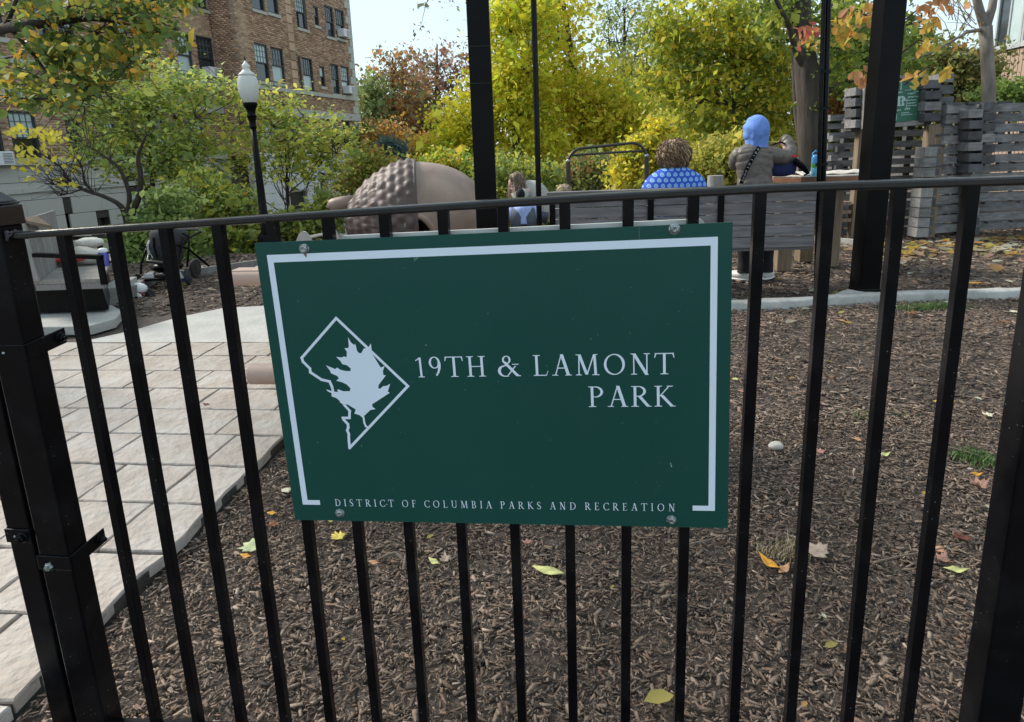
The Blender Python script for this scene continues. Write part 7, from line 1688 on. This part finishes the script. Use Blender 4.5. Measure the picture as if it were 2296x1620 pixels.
# ---- left: near branch hanging in from the upper left, small leaves
Y = 4.3; nb_t = thing('linden_tree', 'leafy branches of a yellowing tree hanging into the upper left corner', 'tree', (at(-260, 300, Y).x, Y, 0))
limbs = [([(-300, 250), (-235, 170), (-150, 110), (-20, 70), (60, 58), (140, 48), (200, 42), (260, 50), (320, 62), (380, 76)], [.075, .062, .05, .036, .030, .024, .018, .010, .006, .003]),
         ([(60, 58), (120, 42), (150, 15), (190, -20), (220, -60)], [.022, .018, .015, .012, .010]),
         ([(20, 62), (60, 105), (95, 150), (120, 190), (170, 215), (210, 222)], [.014, .012, .009, .007, .005, .003]),
         ([(-60, 210), (0, 216), (60, 222), (120, 220), (170, 205), (200, 190)], [.012, .010, .008, .006, .005, .003]),
         ([(10, 62), (30, 20), (45, -30)], [.014, .012, .010]), ([(60, 222), (90, 228), (150, 232), (190, 240)], [.005, .004, .003, .002]),
         ([(110, 170), (140, 120), (150, 70)], [.005, .004, .003]), ([(140, 48), (200, 70), (260, 75), (330, 72), (400, 68)], [.007, .005, .004, .003, .002]),
         ([(170, 215), (230, 190), (270, 160), (300, 130)], [.006, .004, .003, .002]), ([(190, -10), (260, 30), (330, 5), (400, -10)], [.010, .007, .005, .003]), ([(-60, 140), (20, 130), (90, 110), (180, 100), (240, 110)], [.007, .006, .004, .003, .002])]
mb = MB(); tipsL = []; rg = random.Random(77)
for P_, rd in limbs:
    pp = [at(a, b_, Y + rg.uniform(-.15, .15) * (1 if i else 0)) for i, (a, b_) in enumerate(P_)]
    q = interp([tuple(v) + (r_,) for v, r_ in zip(pp, rd)], len(pp) * 5); mb.tube([Vector(v[:3]) for v in q], [max(.001, v[3]) for v in q], 8)
    for v in q[len(q) // 4:]:
        if v[3] < .03: tipsL.append(Vector(v[:3]))
twl = []
for k in range(150):
    s_ = rg.choice(tipsL); e_2 = s_ + Vector((rg.gauss(0, .16), rg.gauss(0, .22), rg.gauss(-.02, .13))); m_ = s_.lerp(e_2, .5) + Vector((rg.gauss(0, .03), 0, rg.gauss(.02, .02))); mb.tube([s_, m_, e_2], [.0035, .0025, .0015], 4)
    for t in range(6): twl.append(s_.lerp(m_, rg.random()) if rg.random() < .4 else m_.lerp(e_2, rg.random() * 1.15))
mb.build('branches', M['barkdark'], nb_t, smooth=True)
tx = at(-305, 300, Y).x; MB().tube([(tx - .05, Y, -.1), (tx, Y, .5), (tx + .02, Y + .03, 1.6), (tx - .03, Y, 2.7), (tx + .05, Y + .1, 3.8), (tx + .02, Y + .1, 5.0)], [.17, .13, .115, .10, .07, .03], 14).build('trunk', M['bark'], nb_t, smooth=True)
foliage('upper_crown', [(tx + rg.gauss(.1, .8), Y + rg.gauss(.6, .7), rg.uniform(3.6, 5.2)) for _ in range(150)], .18, 26, .03, [(.25, .26, .05), (.13, .19, .045), (.17, .23, .055), (.36, .32, .05)], 75, nb_t)
NP = [(.36, .32, .05), (.25, .26, .05), (.13, .19, .045), (.075, .12, .035), (.54, .34, .05), (.17, .23, .055), (.10, .15, .05), (.58, .30, .05)]; wts = [2.4, 3, 4, 4.5, 1.8, 3, 3.5, 1.2]
def scrp(p): e = p - EYE; return 1148 + FPX * e.dot(RT) / e.dot(FW), 647 - FPX * e.dot(UP) / e.dot(FW)
cand = [];
while len(cand) < 3600:
    p = rg.choice(twl) + Vector((rg.gauss(0, .045), rg.gauss(0, .08), rg.gauss(-.01, .045))); x, y_ = scrp(p)
    lim = 255 - max(0, (x - 120)) * .42 if x < 450 else 20
    if -60 < x < 470 and -60 < y_ < lim and (abs(y_ - 62) > 22 or x > 300 or rg.random() < .3): cand.append(p)
vis = [p for p in cand if (lambda q: 0 < q[0] < 460 and 0 < q[1] < 260)(scrp(p))][:300]; vid = set(id(p) for p in vis)
leaf_parts(nb_t, vis, [NP[rg.choices(range(8), wts)[0]] for _ in vis], .024, 72)
foliage('foliage', [tuple(p) for p in cand if id(p) not in vid], .02, 1.3, .021, NP, 73, nb_t, fine=True, weights=wts)

# ---- left shrubs and small trees in front of the building
Y = 9.6; g1 = thing('redbud_tree', 'multi-stemmed small tree with bright yellow leaves before the limestone wall', 'tree', base_at(285, Y))
b0_ = Vector(base_at(285, Y)); mb = MB(); rg = random.Random(91)
stems = [([None, (285, 500), (270, 462), (230, 440), (185, 425), (150, 400), (140, 380), (112, 355)], [.055, .05, .04, .03, .024, .018, .012, .006]),
         ([None, (288, 500), (290, 440), (278, 400), (262, 372), (225, 345), (200, 330)], [.05, .045, .035, .028, .022, .014, .008]),
         ([None, (292, 500), (312, 440), (315, 390), (310, 350), (330, 300)], [.06, .055, .045, .04, .03, .012]),
         ([(215, 436), (190, 410), (185, 380), (170, 355)], [.018, .014, .010, .006]), ([(185, 425), (150, 436), (130, 440)], [.01, .006, .003]), ([(170, 420), (140, 412), (120, 415)], [.01, .006, .003])]
tp = []
for P_, rd in stems:
    pp = [b0_ if p is None else at(p[0], p[1], Y) for p in P_]; q = interp([tuple(v) + (r_,) for v, r_ in zip(pp, rd)], len(pp) * 4); mb.tube([Vector(v[:3]) for v in q], [max(.002, v[3]) for v in q], 8); tp += [Vector(v[:3]) for v in q if v[3] < .02]
fine_t = []
for k in range(170):
    s_ = rg.choice(tp); e_2 = s_ + Vector((rg.uniform(-.55, .25), rg.gauss(0, .25), rg.uniform(-.1, .5))); mb.tube([s_, s_.lerp(e_2, .5) + Vector((rg.gauss(0, .05), 0, .05)), e_2], [.005, .0035, .002], 4)
mb.build('branches', M['barkdark'], g1, smooth=True)
YL_ = [(.72, .56, .05), (.62, .52, .07), (.50, .46, .08)]
yp = []
for (a, b_, n_, s1) in ((95, 300, 34, 18), (55, 335, 16, 12), (75, 368, 26, 20), (45, 290, 12, 10), (125, 310, 22, 14), (145, 355, 16, 16), (60, 400, 8, 8), (135, 405, 8, 12), (165, 415, 4, 6), (30, 300, 8, 6), (100, 340, 10, 12), (60, 355, 14, 10)):
    for k in range(n_): yp.append(at(a + rg.gauss(0, s1), b_ + rg.gauss(0, s1 * .55), Y - .2 + rg.gauss(0, .3)))
leaf_parts(g1, yp, [YL_[rg.randrange(3)] for _ in yp], .044, 74)

SH1 = [(.38, .46, .13), (.50, .52, .13), (.28, .36, .11), (.50, .48, .10), (.26, .33, .13), (.14, .20, .07), (.60, .48, .08)]; w1_ = [3, 3, 3, 2.5, 2, 2, .7]
Y = 12.0
tree('hazel_tree', 'airy pale green tree in front of the brick building left of the street lamp', base_at(330, Y), W3(330, 210, Y), .07,
     [blob(330, 190, Y, 110, 60, .8), blob(260, 260, Y, 100, 70, 1.1), blob(390, 270, Y, 110, 80, 1.4), blob(340, 350, Y, 120, 60, 1.2), blob(470, 200, Y, 70, 40, .35), blob(200, 210, Y, 60, 60, .4), blob(430, 360, Y, 80, 60, .8), blob(230, 330, Y, 70, 50, .4)], 420, 24, .18, .040, SH1, 81, bark='barkdark', weights=w1_, fine=True, br=.8, flat_=1, branches=130)
Y = 12.3
tree('hazel_tree', 'yellow-green airy tree right of the street lamp with branches over the pale stone base', base_at(640, Y), W3(640, 330, Y), .05,
     [blob(560, 250, Y, 60, 50, .5), blob(640, 290, Y, 100, 60, 1.1), blob(720, 300, Y, 85, 50, .9), blob(590, 350, Y, 80, 60, .9), blob(690, 380, Y, 80, 50, .7), blob(750, 350, Y, 50, 45, .35), blob(620, 215, Y, 80, 30, .25)], 400, 12, .16, .038, [(.52, .50, .10), (.42, .45, .09), (.30, .37, .08), (.56, .48, .10), (.20, .27, .08)], 82, bark='barkdark', fine=True, br=.8, flat_=1, branches=140)
Y = 10.9
tree('dense_shrub', 'dense shrub with small green and yellow leaves reaching the ground right of the stroller', base_at(520, Y), W3(510, 420, Y), .04,
     [blob(450, 430, Y, 70, 50, .5), blob(520, 460, Y, 70, 50, .6), blob(480, 520, Y, 90, 55, 1.3), blob(580, 530, Y, 70, 50, 1.0), blob(440, 560, Y, 60, 35, .6), blob(530, 570, Y, 80, 30, .7)], 400, 22, .14, .038, [(.30, .36, .09), (.42, .43, .09), (.20, .27, .07), (.52, .47, .08), (.34, .38, .15), (.14, .18, .05), (.60, .42, .05)], 83, cat='shrub', bark='barkdark', weights=[3, 3, 3, 2, 2, 3, .8], fine=True, branches=200)
Y = 9.7
tree('dark_shrub', 'dark green low shrub behind the stroller', base_at(330, Y), W3(330, 500, Y), .03,
     [blob(300, 570, Y, 40, 50, 1), blob(345, 560, Y, 50, 60, 1), blob(400, 560, Y, 50, 60, 1), blob(380, 480, Y, 60, 50, .9), blob(330, 610, Y, 60, 20, .5)], 220, 46, .12, .036, [(.12, .18, .06), (.18, .25, .08), (.24, .31, .09), (.32, .38, .12)], 84, cat='shrub', bark='barkdark', fine=True)
Y = 11
tree('low_shrub', 'low yellow-green shrub between the sign and the acorn stem', base_at(690, Y), W3(690, 470, Y), .03,
     [blob(660, 510, Y, 50, 30, 1), blob(720, 500, Y, 40, 30, .8), blob(730, 455, Y, 20, 20, .2)], 130, 40, .12, .034, [(.24, .28, .07), (.34, .35, .07), (.14, .18, .05)], 85, cat='shrub', bark='barkdark', fine=True)
Y = 22
tree('mixed_shrub', 'distant yellow-green shrub in front of the pale base at the building corner', base_at(815, Y), W3(820, 370, Y), .04,
     [blob(830, 370, Y, 35, 35, 1), blob(790, 420, Y, 30, 25, .5), blob(870, 395, Y, 60, 25, .8)], 120, 50, .3, .06, [(.30, .33, .06), (.22, .27, .06), (.36, .20, .06)], 86, cat='shrub', bark='barkdark')
# twigs hanging into the sky at the top
Y = 6; hg = thing('hanging_twig', 'few tiny leaves on a hanging twig against the sky left of the central post', 'branch', W3(960, -60, Y)); mb = MB()
mb.tube([at(985, -80, Y), at(972, -20, Y), at(955, 10, Y), at(948, 40, Y), at(940, 72, Y)], [.006, .004, .003, .002, .001], 5); mb.tube([at(972, -15, Y), at(1000, -2, Y), at(1020, 6, Y)], [.003, .002, .001], 5); mb.build('twig', M['barkdark'], hg)
foliage('foliage', [W3(a, b_, Y) for a, b_ in ((945, 10), (950, 20), (955, 5), (960, 12), (948, 55), (955, 60), (950, 68), (930, 80), (990, 4), (1010, 6), (1030, 10), (940, 18))], .035, 5, .014, [(.14, .16, .08), (.2, .2, .1)], 87, hg)
# far wood that closes the horizon
rg2 = np.random.default_rng(5); n = 2600; xx = rg2.uniform(-70, 110, n); yy = 75 + rg2.uniform(0, 25, n) + .1 * np.abs(xx); zz = terrain(xx, yy) + np.abs(rg2.normal(0, .5, n)) * 9 * (.75 + .25 * np.sin(xx * .09) + .15 * np.sin(xx * .31)) * (1 - .55 * np.exp(-((xx + 12) / 9) ** 2))
foliage('far_wood', np.stack([xx, yy, zz], -1), 1.3, 26, .30, [(.17, .13, .07), (.14, .15, .06), (.22, .15, .07), (.10, .11, .05), (.26, .23, .07)], 90, None); tag(bpy.data.objects['far_wood'], 'distant autumn wood closing the horizon', 'wood', kind='stuff')
